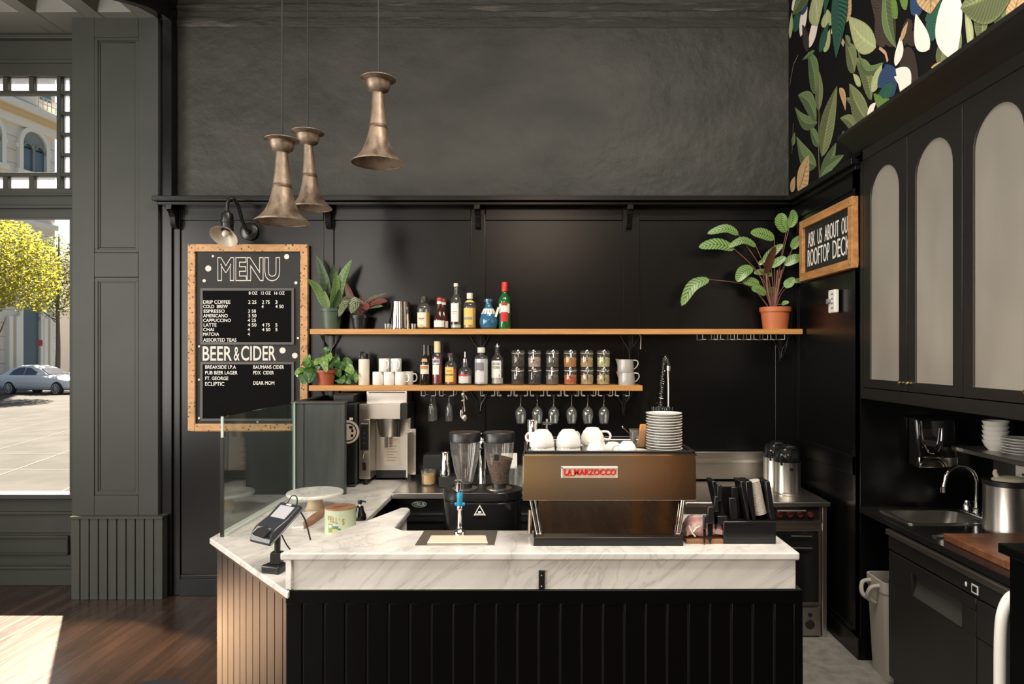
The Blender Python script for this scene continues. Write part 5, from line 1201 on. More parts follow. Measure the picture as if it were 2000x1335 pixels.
m = MB(); text_px(m, 'FETCO', 705.5, 718.5, 825, 828, yb - .004, th=.001, bold=.01); m.build('lettering', LETTER_WHITE, pn, W=True)
for i in range(3): MB().lathe([(0,0),(.007,0),(.007,-.001),(0,-.001)], (X(712,yb), yb - .004, Z(845 + 10*i, yb)), 14, axis='y').build('button', mat('button blue', (.03,.06,.08), .3), pn, W=True)
m = MB().tube([wp(712,884,yb), wp(710,884,yb-.03), wp(708,894,yb-.03)], .006, 8); m.build('hot_water_tap', CHROME, bw_, W=True)
m = MB().box(X(708,yb), X(715,yb), yb-.003, yb, Z(918,yb), Z(903,yb)).lathe([(0,0),(.012,0),(.012,-.012),(0,-.012)], (X(711.5,yb), yb, Z(905,yb)), 12, axis='y'); m.build('tap_lever', BLACK_PLASTIC, bw_, W=True)
s = FPX/yb; cxb = X(758,yb+.07)
m = MB().lathe([(.022,.0),(.060,.004),(.066,.015),(.088,.135),(.090,.140),(.084,.136),(0,.130)], (cxb, yb + .085, Z(853,yb+.07)), 32); bk = m.build('brew_basket', STEEL_DARK, bw_, W=True)
m = MB().tube([(cxb + .07, yb + .03, Z(822,yb)), (cxb + .095, yb - .01, Z(826,yb)), (cxb + .092, yb - .015, Z(852,yb))], .013, 8); m.build('handle', BLACK_PLASTIC, bk, W=True)
m = MB().lathe([(0,-.09),(.010,-.09),(.012,0),(0,0)], (cxb - .02, yb + .10, Z(853,yb)), 12); m.build('spout', STEEL_DARK, bw_, W=True)
m = MB().box(X(750,yb+.17), X(782,yb+.17), yb + .168, yb + .17, Z(908,yb+.17), Z(856,yb+.17)); pl = m.build('instruction_plate', mat('engraved plate', (.66,.58,.48), .45, .4), bw_, W=True)
m = MB()
for i in range(7): m.box(X(755,yb+.17), X(755 + (12, 20, 16, 22, 14, 20, 17)[i], yb+.17), yb + .1665, yb + .168, Z(866 + 5.5*i, yb+.17), Z(864.5 + 5.5*i, yb+.17))
m.build('engraving', STEEL_DARK, pl, W=True)
m = MB().box(X(794,yb), X(797,yb), yb - .02, 5.2, Z(931,yb), Z(846,yb)).box(X(795,yb), X(807,yb), yb + .10, yb + .103, Z(931,yb), Z(840,yb)); m.build('splash_flange', STEEL, bw_, W=True)
m = MB()
for a, b in ((X(712,yb), yb + .03), (X(712,yb), 5.15), (X(786,yb), 5.15), (X(786,yb), yb + .2)): MB().cyl((a, b, ZL), .018, 0, Z(926,yb) - ZL if b > yb + .1 and a > X(723,yb) else Z(935,yb) - ZL, 14).build('foot', BLACK_METAL, bw_, W=True)
MB().box(X(723,yb), X(793,yb), yb + .18, 5.18, ZL + .02, Z(926,yb)).build('shadow_block', BLACK_METAL, bw_, W=True)  # black block stands in for the shadow under the brewer

# things standing on the lower marble counter
cs = thing('cake_stand', 'round marble cake stand on a pale wooden foot', 'cake stand', (-1.343, 4.12, ZL))
MB().lathe([(0,0),(.058,0),(.058,.006),(.052,.012),(.044,.05),(.040,.088),(0,.088)], (0,0,0), 36).build('wooden_foot', PALE_WOOD, cs)
MB().lathe([(0,.088),(.160,.088),(.166,.094),(.166,.104),(.162,.108),(0,.108)], (0,0,0), 56).build('marble_plate', MARBLE2, cs)
pb = thing('serving_paddle', 'marble serving board with a brown wooden handle lying below the cake stand', 'serving board', (-1.25, 3.72, ZL))
def CP(px, py): q = on_z(px, py, ZL); return (q.x, q.y)
m = MB().prism([CP(570,1033), CP(578,1001), CP(628,1001), CP(622,1012), CP(594,1032)], ZL, ZL + .012, 'z'); m.build('marble_board', MARBLE2, pb, W=True, bevel=.003)
m = MB().prism([CP(592,1028), CP(594,1033), CP(612,1024), CP(632,1010), CP(634,1003), CP(628,1001), CP(610,1012)], ZL + .0, ZL + .026, 'z'); m.build('handle', PADDLE_WOOD, pb, W=True, bevel=.004)
tn = thing('tip_tin', 'pale green tin with a slotted wooden lid beside the black soap bottle', 'tin', (-1.04, 3.60, ZL))
TIN = mat('pale green tin', (0.46,0.53,0.36), .4); r = .0805
MB().lathe([(0,0),(r,0),(r,.003),(r*.99,.006),(r*.99,.122),(r,.124),(r,.127),(0,.127)], (0,0,0), 48).build('tin_body', TIN, tn)
ld = MB().lathe([(0,.127),(r*.985,.127),(r*.99,.131),(r*.97,.134),(0,.134)], (0,0,0), 44).build('wooden_lid', PADDLE_WOOD, tn)
m = MB().prism([(-.030,-.014),(-.026,-.020),(.034,.016),(.030,.022)], .1335, .1348, 'z'); m.build('coin_slot', BLACK_MATTE, ld)
m = MB()
for kch, ch in enumerate("WELL'S"):
    v, f = text_raw(ch, False, .005); a0_ = -PI/2 - .62 + kch*.20
    wch = .16 if ch not in "'" else .04
    m.add([((r+.0012)*math.cos(a0_ + a*wch), (r+.0012)*math.sin(a0_ + a*wch), .074 + (.030*b if ch != "'" else .020 + .010*b) - .006*kch*.6) for a, b, c in v], f)
m.build('lettering', mat('faded brown print', (.36,.16,.07), .6), tn)
m = MB()
def arcpatch(a0_, a1_, z0, z1, mi): m.lathe([(r+.0008, z0), (r+.0009, (z0+z1)/2), (r+.0008, z1)], (0,0,0), 8, mi, a0=-PI/2+a0_, a1=-PI/2+a1_)
arcpatch(-.55,-.25,.015,.062,0); arcpatch(-.5,-.3,.03,.058,1); arcpatch(-.2,.15,.035,.05,2); arcpatch(-.25,.25,.012,.03,3); arcpatch(.1,.3,.03,.038,2)
m.build('printed_picture', [mat('print green',(.20,.27,.10),.6), mat('print cream',(.66,.62,.48),.6), mat('print teal',(.06,.18,.16),.6), mat('print ochre',(.50,.44,.12),.6)], tn)
sb_ = thing('soap_bottle', 'small black pump bottle on the marble right of the green tin', 'pump bottle', (-1.005, 3.86, ZL))
MB().lathe([(0,0),(.033,0),(.036,.006),(.034,.03),(.022,.055),(.020,.075),(.017,.078),(0,.078)], (0,0,0), 28).build('bottle_body', mat('black glass', (.008,.008,.009), .1), sb_)
MB().lathe([(0,.078),(.006,.078),(.006,.092),(0,.092)], (0,0,0), 12).build('pump_stem', LETTER_WHITE, sb_)
MB().lathe([(0,.090),(.010,.090),(.014,.102),(.012,.110),(0,.112)], (0,0,0), 16).tube([(0,0,.106),(.028,0,.104),(.032,0,.098)], .005, 8).build('pump_head', BLACK_PLASTIC, sb_)

# card terminal on its stand
Y0t = 2.95; ct = thing('card_terminal', 'black card payment terminal tilted on a stand at the bar corner', 'card reader', (X(538,Y0t), Y0t, ZL))
m = MB().prism([(-.052,-.03),(.035,-.055),(.05,.02),(-.03,.035)], 0, .035, 'z'); m.build('stand_foot', BLACK_PLASTIC, ct, bevel=.008, seg=3)
m = MB().box(-.016,.030,-.022,.018,.035,.085).tube([(.008,0,.08),(.010,.0,.175)], .013, 10); m.build('stand_post', BLACK_PLASTIC, ct, bevel=.003)
# terminal: built flat (x across, y along from card slot to screen end), then tipped
R = Matrix.Translation((.004,.02,.195)) @ Matrix.Rotation(math.radians(-27),4,'Z') @ Matrix.Rotation(math.radians(33),4,'X') @ Matrix.Rotation(math.radians(4),4,'Y') @ Matrix.Diagonal((1.12,.84,.9,1))
hw = .052
m = MB().prism([(-.135,.0),(-.135,.012),(-.10,.040),(-.065,.048),(.02,.034),(.115,.034),(.125,.026),(.125,.0)], -hw, hw, 'x'); m.xf(R); tb = m.build('terminal_body', mat('dark blue grey shell', (.030,.033,.042), .28), ct, bevel=.005)
m = MB().box(-hw-.004, hw+.004, -.13, .12, .004, .011); m.xf(R); m.build('trim_band', GREY_PLASTIC, ct, bevel=.002)
m = MB().box(-.036,.036,.014,.098,.0335,.0352); m.xf(R); m.build('screen', mat('pale screen', (.42,.42,.45), .25), tb)
m = MB().box(-.030,.034,-.125,-.070,.030,.0505); m.v = [(a,b,c if c > .04 else c) for a,b,c in m.v]
m = MB().prism([(-.128,.013),(-.10,.043),(-.068,.050),(-.066,.046),(-.098,.036),(-.122,.013)], -.040, .030, 'x'); m.xf(R); m.build('reader_hood', GREY_PLASTIC, tb)
m = MB().prism([(-.03,-.120),(.034,-.128),(.036,-.085),(.0,-.062),(-.026,-.084)], .0405, .0525, 'z'); m.xf(R); m.build('reader_slot', BLACK_MATTE, tb)
m = MB().box(-.012,.012,.104,.112,.0335,.037); m.xf(R); m.build('status_light', PAPER, tb)
m = MB().tube(catm([R @ Vector((-.03,.122,.015)), R @ Vector((-.01,.155,.05)), R @ Vector((.02,.150,.05)), R @ Vector((.02,.124,.012))], 6), .0028, 8).tube(catm([R @ Vector((.054,.10,.01)), (.11,.06,.20), (.135,.05,.12)], 6), .0035, 8).tube(catm([(.02,.02,.15),(.03,.05,.10),(.06,.06,.05),(.05,.09,.004)], 6), .003, 8)
m.build('cable', BLACK_PLASTIC, ct)

# ------------------------------------------------------------------ back counter with under-counter fridge
ZS = .93; ysf = 4.50
wt = thing('steel_worktop', 'stainless steel worktop along the back wall behind the grinder', 'worktop', (0, ysf, ZS - .04))
MB().box(-.962, .95, ysf, 5.21, ZS - .04, ZS).build('worktop_slab', STEEL_H, wt, W=True, bevel=.004)
uf = thing('undercounter_fridge', 'black undercounter fridge with an oval badge below the steel worktop', 'fridge', (-.3, 4.6, .004))
m = MB().box(-.94, .93, 4.55, 5.2, .10, ZS - .042).box(-.9, .9, 4.62, 5.1, .004, .10); m.build('cabinet', BLACK_METAL, uf, W=True)
for i in range(3):
    a = -.93 + i*.62; dr = MB().box(a + .006, a + .612, 4.525, 4.55, .13, ZS - .14).build('door', BLACK_METAL, uf, W=True, bevel=.006)
    MB().box(a + .05, a + .56, 4.512, 4.526, ZS - .19, ZS - .17).build('handle', BLACK_PLASTIC, dr, W=True)
m = MB().lathe([(0,0),(.050,0),(.050,-.003),(0,-.003)], (X(819,4.55), 4.55, Z(984,4.55)), 28, axis='y', sy=.40); bd = m.build('oval_badge', mat('badge teal', (.012,.10,.085), .4), uf, W=True)
m = MB().lathe([(.046,0),(.050,0),(.050,-.0035),(.046,-.0035)], (X(819,4.55), 4.549, Z(984,4.55)), 28, axis='y', sy=.40); text_px(m, 'TRUE', 807.5, 830.5, 980.5, 987.5, 4.5465, th=.001, bold=.02); m.build('lettering', LETTER_WHITE, bd, W=True)
BK = []
cd = thing('candle_glass', 'short clear tumbler with an orange candle near the brewer', 'candle', (X(837,4.78), 4.78, ZS))
MB().lathe([(0,0),(.047,0),(.049,.004),(.052,.105),(.050,.105),(.046,.012),(0,.010)], (0,0,0), 28).build('tumbler', GLASS_THIN, cd)
MB().lathe([(0,.012),(.043,.012),(.045,.075),(.02,.080),(0,.080)], (0,0,0), 24).build('wax', mat('orange wax', (.62,.33,.12), .5), cd)
kb = thing('metal_beaker', 'narrow steel shaker upside down on a black box behind the left hopper', 'shaker', (X(870,4.75), 4.75, ZS + .072))
MB().lathe([(0,.165),(.027,.165),(.030,.160),(.040,.0),(.038,.0),(.028,.155),(0,.155)], (0,0,0), 28).build('beaker_body', CHROME, kb)
tag(MB().box(X(858,4.72), X(905,4.72), 4.68, 4.86, ZS, ZS + .072).build('black_box', BLACK_MATTE, bevel=.005), 'small black box on the steel worktop behind the grinder', 'box')
tag(MB().prism([(X(826,4.9),ZS),(X(868,4.9),ZS),(X(866,4.9),ZS+.2),(X(828,4.9),ZS+.2)], 4.86, 4.98, 'y').build('black_canister', BLACK_MATTE, bevel=.01), 'dark square canister behind the orange candle', 'canister')
tw = thing('water_tower', 'chrome column tap between the two grinder hoppers', 'tap', (X(942,4.3), 4.3, .0))
tw.location = (X(942,4.62), 4.62, ZS)
MB().lathe([(0,0),(.052,0),(.052,.012),(.034,.03),(.027,.045),(.024,.18),(.022,.30),(.024,.305),(.024,.33),(.018,.34),(.018,.36),(.024,.37),(.024,.385),(0,.39)], (0,0,0), 28).build('column', CHROME, tw)
MB().tube([(0,-.02,.28),(-.045,-.05,.27),(-.05,-.055,.24)], .007, 8).lathe([(0,.22),(.012,.22),(.015,.245),(0,.25)], (-.05,-.055,0), 14).build('spout', BLACK_PLASTIC, tw)
cdn = thing('order_cards', 'stack of white cards standing behind the right hopper', 'cards', (X(1000,4.70), 4.70, ZS))
MB().box(-.075,.035,-.004,.004,.13,.235).build('card', PAPER, cdn); MB().box(-.03,.03,-.03,.03,0,.012).box(-.006,.006,-.002,.002,.012,.13).build('card_holder', BLACK_METAL, cdn)
for px, yy, lab in ((1003,4.60,'clear tall tumbler in front of the white cards, left of the espresso machine'),(1016,4.68,'clear tall tumbler next to the edge of the espresso machine')):
    tag(MB().lathe([(0,0),(.026,0),(.028,.003),(.036,.15),(.034,.15),(.026,.010),(0,.008)], (0,0,0), 24).build('tumbler', GLASS_THIN, loc=(X(px,yy), yy, ZS)), lab, 'tumbler')
m = MB().box(X(985,4.6), X(1040,4.6), 4.52, 4.80, ZS, ZS + .001)
tr = thing('spring_faucet', 'tall chrome spring faucet rising behind the stack of plates', 'faucet', (X(1298,4.95), 4.95, ZS))
def F(px, py, y=4.95): return wp(px, py, y) - Vector((X(1298,4.95), 4.95, ZS))
MB().lathe([(0,0),(.03,0),(.03,.02),(.018,.04),(.016,Z(800,4.95)-ZS),(0,Z(800,4.95)-ZS)], F(1290,690)*Vector((1,1,0)) if False else (F(1290,800).x, 0, 0), 20).build('riser', CHROME, tr)
pth = catm([F(1290,800), F(1291.5,770), F(1294,735), F(1297,705), F(1300,697), F(1304,703), F(1306,716)], 30); m = MB()
cu_, ac = [], 0
for i in range(len(pth)-1):
    dv_ = (pth[i+1]-pth[i]); tt = dv_.normalized(); a_ = Vector((0,1,0)); b_2 = tt.cross(a_).normalized()
    ac += dv_.length
    for kk in range(2):
        ph = 2*PI*(ac + dv_.length*kk/2)/.0155; cu_.append(pth[i] + dv_*kk/2 + a_*(.014*math.sin(ph)) + b_2*(.014*math.cos(ph)))
m.tube(cu_, .0026, 5); m.build('spring', CHROME, tr)
MB().tube(pth[::6], .0085, 8).build('hose', BLACK_PLASTIC, tr)
MB().lathe([(0,0),(.018,0),(.018,-.035),(.014,-.04)], F(1306,714), 16).tube([F(1305,718), F(1306,760), F(1306,800)], .009, 10).build('support_rod', mat('rod metal', (.75,.68,.62), .2, 1), tr)
MB().tube([F(1288,797), F(1306,799)], .006, 8).tube([F(1281,789), F(1284,786), F(1287,789), F(1287,797)], .003, 6).build('holder_arm', CHROME, tr)
# stainless backsplash and counter to the right, oven under it
bs = thing('steel_backsplash', 'dull stainless backsplash right of the espresso machine', 'backsplash', (1.4, 5.2, ZS))
xr0, xr1 = .96, 1.86
MB().box(xr0, X(1512,5.18), 5.17, 5.215, .90, Z(882,5.17)).build('sheet', STEEL_DARK, bs, W=True, bevel=.002)
MB().box(xr0, X(1512,5.16), 5.155, 5.172, Z(903,5.15), Z(898,5.15)).box(xr0, X(1512,5.16), 5.13, 5.172, Z(960,5.15), Z(950,5.15)).build('ledge', STEEL, bs, W=True)
ov = thing('steel_oven', 'black fronted steel oven with a handle at the back right corner', 'oven', (1.5, 4.45, .004)); yo = 4.44
MB().box(xr0, 1.85, yo + .02, 5.21, .004, .855).build('housing', STEEL_DARK, ov, W=True)
MB().box(xr0, 1.90, yo - .02, 5.15, .855, .887).build('top', STEEL, ov, W=True, bevel=.006)
MB().box(X(1612,yo)-.02, X(1612,yo)+.012, yo + .0, yo + .03, .004, .86).build('corner_post', STEEL, ov, W=True, bevel=.004)
pn = MB().box(X(1500,yo), X(1602,yo), yo, yo + .02, Z(1015,yo), Z(990,yo)); pn = pn.build('control_panel', BLACK_METAL, ov, W=True)
MB().frame(X(1500,yo), X(1603,yo), Z(1020,yo), Z(985,yo), .008, yo - .006, yo + .02).build('panel_trim', STEEL, pn, W=True)
for i in range(4): MB().lathe([(0,0),(.018,0),(.016,-.018),(0,-.018)], (X(1522 + 20*i,yo), yo, Z(1004,yo)), 14, axis='y').build('knob', mat('dark red knob', (.10,.01,.012), .4), pn, W=True)
MB().tube([wp(1518,997,yo-.03), wp(1574,997,yo-.03)], .006, 8).build('towel_bar', STEEL, pn, W=True)
dr = MB().box(X(1490,yo), X(1598,yo), yo - .012, yo + .02, Z(1175,yo), Z(1035,yo)).build('door', mat('oven glass', (.008,.008,.008), .12), ov, W=True, bevel=.003)
MB().frame(X(1490,yo), X(1599,yo), Z(1176,yo), Z(1034,yo), .006, yo - .016, yo + .0).build('door_trim', STEEL_DARK, dr, W=True)
MB().tube([wp(1545,1046,yo-.03), wp(1586,1047,yo-.03)], .004, 8).tube([wp(1545,1069,yo-.03), wp(1586,1070,yo-.03)], .004, 8).build('handle', STEEL, dr, W=True)
MB().box(X(1490,yo), X(1603,yo), yo, yo + .02, .015, Z(1186,yo)).build('kick_panel', STEEL_DARK, ov, W=True, bevel=.002)
MB().lathe([(0,0),(.030,0),(.030,-.006),(0,-.006)], (X(1582,yo), yo, Z(1219,yo)), 20, axis='y').lathe([(0,0),(.014,0),(.014,-.006),(0,-.006)], (X(1582,yo), yo, Z(1200,yo)), 16, axis='y').build('vent_cap', BLACK_METAL, ov, W=True)
def airpot(label, px, Y, zt_, zb_, wd):
    t = thing('airpot', label, 'airpot', (X(px,Y), Y, zb_)); h = zt_ - zb_; r = wd/2*Y/FPX
    MB().lathe([(0,0),(r,0),(r*1.02,.004),(r*1.02,.02),(r,.024),(r*.99,h*.66),(0,h*.66)], (0,0,0), 36).build('flask_body', STEEL, t)
    hd = MB().lathe([(r*1.0,h*.655),(r*1.03,h*.68),(r*1.03,h*.75),(r*.95,h*.86),(r*.8,h*.94),(r*.4,h*.96),(0,h*.96)], (0,0,0), 36).build('pump_lid', mat('black gloss lid', (.008,.009,.009), .12), t)
    MB().box(-r*.35, r*.35, -r*.9, r*.3, h*.93, h).build('pump_button', BLACK_PLASTIC, hd, bevel=.006)
    MB().tube([(-r*.7,-r*.85,h*.8),(-r*.9,-r*1.15,h*.74),(-r*.8,-r*1.1,h*.62)], .008, 8).build('spout', BLACK_PLASTIC, t)
    MB().box(-.012, .012, -r-.003, -r+.01, h*.50, h*.56).build('badge', BLACK_PLASTIC, t)
    return t
airpot('steel airpot flask in front of the other by the right wall', 1537, 4.72, Z(868,4.72), .887, 50)
airpot('steel airpot flask half hidden behind the other by the right wall', 1515, 4.93, Z(861,4.93), .887, 46)

# ------------------------------------------------------------------ on the raised bar
gr = thing('twin_grinder', 'black twin coffee grinder with two clear hoppers behind the bar', 'coffee grinder', (X(940,3.45), 3.5, ZL - .06))
yg = 3.40; zt_ = Z(962,yg); zb0 = ZL - .06
def stadium(x0, x1, y0, y1, n=10):
    r = (y1-y0)/2; cy = (y0+y1)/2
    return [(x1 - r + r*math.sin(PI*i/n), cy - r*math.cos(PI*i/n)) for i in range(n+1)] + [(x0 + r - r*math.sin(PI*i/n), cy + r*math.cos(PI*i/n)) for i in range(n+1)]
gx0, gx1 = X(863,yg+.05), X(1018,yg+.05)
MB().prism(stadium(gx0, gx1, yg, yg + .24), zb0, zt_ - .052, 'z').prism(stadium(gx0 - .004, gx1 + .004, yg - .004, yg + .244), zt_ - .045, zt_, 'z').prism(stadium(gx0+.006, gx1-.006, yg+.006, yg + .234), zt_ - .055, zt_ - .04, 'z').build('housing', mat('black gloss housing', (.012,.012,.013), .16), gr, W=True, bevel=.004)
m = MB(); tcx, tz = X(937,yg), Z(999,yg)
tri = lambda k: [(tcx - .030*k, tz - .017*k), (tcx + .030*k, tz - .017*k), (tcx, tz + .036*k - .006*(1-k))]
m.ring(tri(1), tri(.78), yg - .006, yg + .002, 'y').box(tcx - .022, tcx + .022, yg - .006, yg, tz - .018, tz - .008).ell((tcx, yg - .004, tz - .001), .009, .003, .006, 10, 6); m.build('triangle_emblem', LETTER_WHITE, gr, W=True)
for k, px in enumerate((908.5, 975)):
    cx, cy = X(px,3.52), 3.52; zc0, zc1, zl0, zl1 = Z(965,3.52), Z(943,3.52), Z(859,3.52), Z(843,3.52)
    MB().lathe([(0,0),(.066,0),(.066,.003),(.06,.004),(0,.004)], (cx, cy, zt_), 36).build('dial_ring', STEEL_DARK, gr, W=True)
    MB().lathe([(0,0),(.036,0),(.036,zc1-zt_),(0,zc1-zt_)], (cx, cy, zt_+.002), 28).build('collar', BLACK_PLASTIC, gr, W=True)
    hp = MB().lathe([(.035,zc1),(.040,zc1+.012),(.060,zc1+.09),(.072,zc1+.15),(.0765,zc1+.19),(.0775,zl0)], (cx, cy, 0), 40).build('hopper', HOPPER, gr, W=True)
    MB().lathe([(.079,zl0-.006),(.081,zl0-.004),(.081,zl1-.004),(.078,zl1),(.05,zl1+.003),(0,zl1+.002)], (cx, cy, 0), 40).build('lid', BLACK_PLASTIC, hp, W=True)
    if k:
        b = MB().lathe([(0,zc1+.004),(.034,zc1+.004),(.056,zc1+.085),(.0655,zc1+.128),(.03,zc1+.138),(0,zc1+.14)], (cx, cy, 0), 30); random.seed(5)
        for i in range(260):
            a = random.uniform(0, 2*PI); u = random.uniform(0, 1); z = zc1 + .006 + u*.122; rr = .033 + (z - zc1)*.26
            b.ell((cx + rr*math.cos(a), cy + rr*math.sin(a), z), random.uniform(.004,.0055), random.uniform(.004,.0055), .0035, 6, 4)
        b.build('beans', mat('roasted beans', (.075,.038,.020), .45, var=((90,90,90),(.16,.085,.05),.4,.65)), hp, W=True)
        MB().box(cx - .022, cx + .004, cy - .074, cy - .070, zc1 + .128, zc1 + .158).build('hopper_tag', BLACK_PLASTIC, hp, W=True)

# drinking tap with drip tray let into the marble
tp = thing('rinse_tap', 'slim chrome tap with a blue sleeve on a steel drip tray in the bar top', 'tap', (X(897,2.96), 2.96, ZR))
m = MB().box(-.505, -.178, 2.80, 3.04, ZR, ZR + .004); m.build('drip_tray', STEEL_H, tp, W=True, bevel=.002)
m = MB(); q = [on_z(834,1063,ZR), on_z(953,1063,ZR), on_z(949,1049,ZR), on_z(842,1049,ZR)]; m.prism([(p.x, p.y) for p in q], ZR + .004, ZR + .010, 'z'); m.build('tray_insert', mat('ivory plastic', (.72,.63,.48), .4), tp, W=True, bevel=.004)
cx, cy = X(898,2.98), 2.98; zt2 = Z(937,2.98)
m = MB().lathe([(0,0),(.024,0),(.024,.012),(.012,.024),(.010,.03),(.0095,.10),(.013,.105),(.013,.12),(.010,.125)], (cx, cy, ZR + .004), 24).lathe([(.0105,.185),(.0125,.20),(.014,.222),(.017,.224),(.017,zt2-ZR-.004),(0,zt2-ZR-.004)], (cx - .005, cy, ZR + .004), 20); m.build('column', CHROME, tp, W=True)
m = MB().lathe([(.011,.118),(.0125,.12),(.0125,.185),(.011,.187)], (cx, cy, ZR), 18).tube([(cx - .022, cy, ZR + .133), (cx + .022, cy, ZR + .133)], .008, 12); m.build('blue_sleeve', CYAN, tp, W=True)

# espresso machine
ym = 2.79; em = thing('espresso_machine', 'wide stainless espresso machine with a red lettered badge on the marble bar', 'espresso machine', (X(1190,2.8), 2.95, ZR))
x0, x1, z0, z1 = X(1022,ym), X(1360,ym), Z(977,ym), Z(887,ym)
BST = mat('brushed machine steel', (.62,.55,.46), .15, 1.0, bump=((300,300,2), .03, .001))
MB().box(x0, x1, ym, ym + .02, z0, z1).box(x0, x0 + .012, ym + .02, 3.30, z0 + .02, z1).box(x1 - .012, x1, ym + .02, 3.30, z0 + .02, z1).box(x0, x1, 3.28, 3.30, z0 + .02, z1).build('back_panel', BST, em, W=True, bevel=.002)
MB().box(x0 - .001, x1 + .001, ym - .002, ym + .003, z1 - .006, z1 + .001).box(x0 - .002, x0 + .003, ym - .002, ym + .01, z0, z1).build('polished_edge', CHROME, em, W=True)
MB().box(x0 + .012, x1 - .012, ym + .02, 3.28, z0 + .05, z1 - .012).build('cup_tray', BLACK_METAL, em, W=True)
MB().frame(x0 + .002, x1 - .002, 0, 1, .02, 0, 1) if False else None
m = MB().box(x0 + .004, x1 - .004, ym + .006, ym + .018, z1, z1 + .014).box(x0 + .002, x0 + .014, ym + .006, 3.29, z1, z1 + .014).box(x1 - .014, x1 - .002, ym + .006, 3.29, z1, z1 + .014).box(x0, x1, 3.285, 3.295, z1, z1 + .014); m.build('tray_rail', BLACK_METAL, em, W=True, bevel=.003)
bx0, bx1 = X(1042,2.80), X(1335,2.80)
MB().box(bx0, bx1, 2.80, 3.32, ZR, ZR + .036).build('base', BLACK_METAL, em, W=True, bevel=.003)
MB().box(bx0 + .02, bx1 - .012, 2.832, 3.26, ZR + .034, z0 + .06).build('splash_panel', MIRROR_DARK, em, W=True)
for side_, (ta, tb_, ba, bb) in (('l', (1036,1045,1051,1058)), ('r', (1337,1333,1326,1322))):
    m = MB()
    for a, b in ((ta, ba), (tb_, bb)): m.tube([wp(a,974,2.815), wp(b,1050,2.815)], .0052, 10)
    q = wp((ba+bb)/2, 1050, 2.83); m.box(q.x - .016, q.x + .016, 2.803, 2.828, ZR + .035, ZR + .048); m.build('leg', CHROME, em, W=True)
MB().tube([wp(1036,995,2.98), wp(1035,1040,2.98)], .010, 8).build('drain_pipe', mat('dull brass pipe', (.35,.28,.20), .35, 1), em, W=True)
yb3 = ym - .001
bd = MB().box(X(1097,ym), X(1206,ym), yb3 - .006, yb3 + .001, Z(932,ym), Z(911,ym)).build('badge', mat('badge peach', (.74,.56,.44), .4), em, W=True)
MB().box(X(1096,ym), X(1206,ym), yb3 - .010, yb3, Z(913,ym), Z(910.5,ym)).box(X(1096,ym), X(1098.5,ym), yb3 - .010, yb3, Z(932,ym), Z(911,ym)).build('badge_rim', LETTER_WHITE, bd, W=True)
m = MB(); text_px(m, 'LA', 1102, 1117, 915.5, 927, yb3 - .006, th=.003, bold=.03); text_px(m, 'MARZOCCO', 1121, 1203, 915.5, 927, yb3 - .006, th=.003, bold=.03)
m.box(X(1104,ym), X(1122,ym), yb3 - .008, yb3 - .006, Z(928,ym), Z(926.4,ym)).build('lettering', RED, bd, W=True)

# cups on the machine
ZT = z1 - .012
def make_cup(r, h, name='cup', label=''):
    t = thing(name, label, 'cup')
    MB().lathe([(r*.98,.0),(r,.003),(r*.985,h*.25),(r*.90,h*.55),(r*.72,h*.82),(r*.56,h*.93),(r*.52,h),(r*.44,h),(r*.42,h-.004),(0,h-.006),(r*.4,h-.010),(r*.68,h*.80),(r*.86,h*.54),(r*.95,h*.2),(r*.95,.002)], (0,0,0), 36).build('cup_body', CERAMIC, t)
    MB().tube(catm([(r*.94,0,h*.30),(r*1.35,0,h*.28),(r*1.48,0,h*.52),(r*1.25,0,h*.74),(r*.76,0,h*.76)], 5), .0052, 10).build('handle', CERAMIC, t)
    return t
cup = make_cup(.053, .070)
def put(px, Y, z, rz, lab, src, tilt=0, grp='upturned cups on the machine', used=set()):
    if src.name not in used: used.add(src.name); o = src
    else: o = dup(src, (0,0,0))
    o.location = (X(px,Y), Y, z); o.rotation_euler = (0, tilt, rz); o['label'] = lab; o['group'] = grp; return o
ZT2 = ZT
put(1060, 2.87, ZT2, 2.2, 'white cup upside down at the left end of the machine top, bottom of its pair', cup)
put(1058.5, 2.87, ZT2 + .034, 2.6, 'white cup nested on top of the pair at the left end', cup)
put(1110, 2.875, ZT2, 1.9, 'white cup upside down second from the left, bottom of its pair', cup)
put(1110, 2.875, ZT2 + .034, .9, 'white cup nested on top of the second pair from the left', cup)
put(1160, 2.95, ZT2, 2.3, 'white cup upside down third from the left at the back, bottom of its pair', cup)
put(1157, 2.95, ZT2 + .034, .05, 'white cup on top of the third pair with its handle sticking out to the right', cup)
sm_ = make_cup(.042, .056, 'espresso_cup')
put(1164, 2.845, ZT2, 1.5, 'small white cup upside down in front of the third pair', sm_, grp='small cups on the machine')
put(1197, 2.93, ZT2 - .012, 1.3, 'small cream cup lying low between the cup pairs and the single cup', sm_, grp='small cups on the machine')
put(1225, 2.86, ZT2, -3.0, 'small white cup upside down beside the stack of plates', sm_, grp='small cups on the machine')
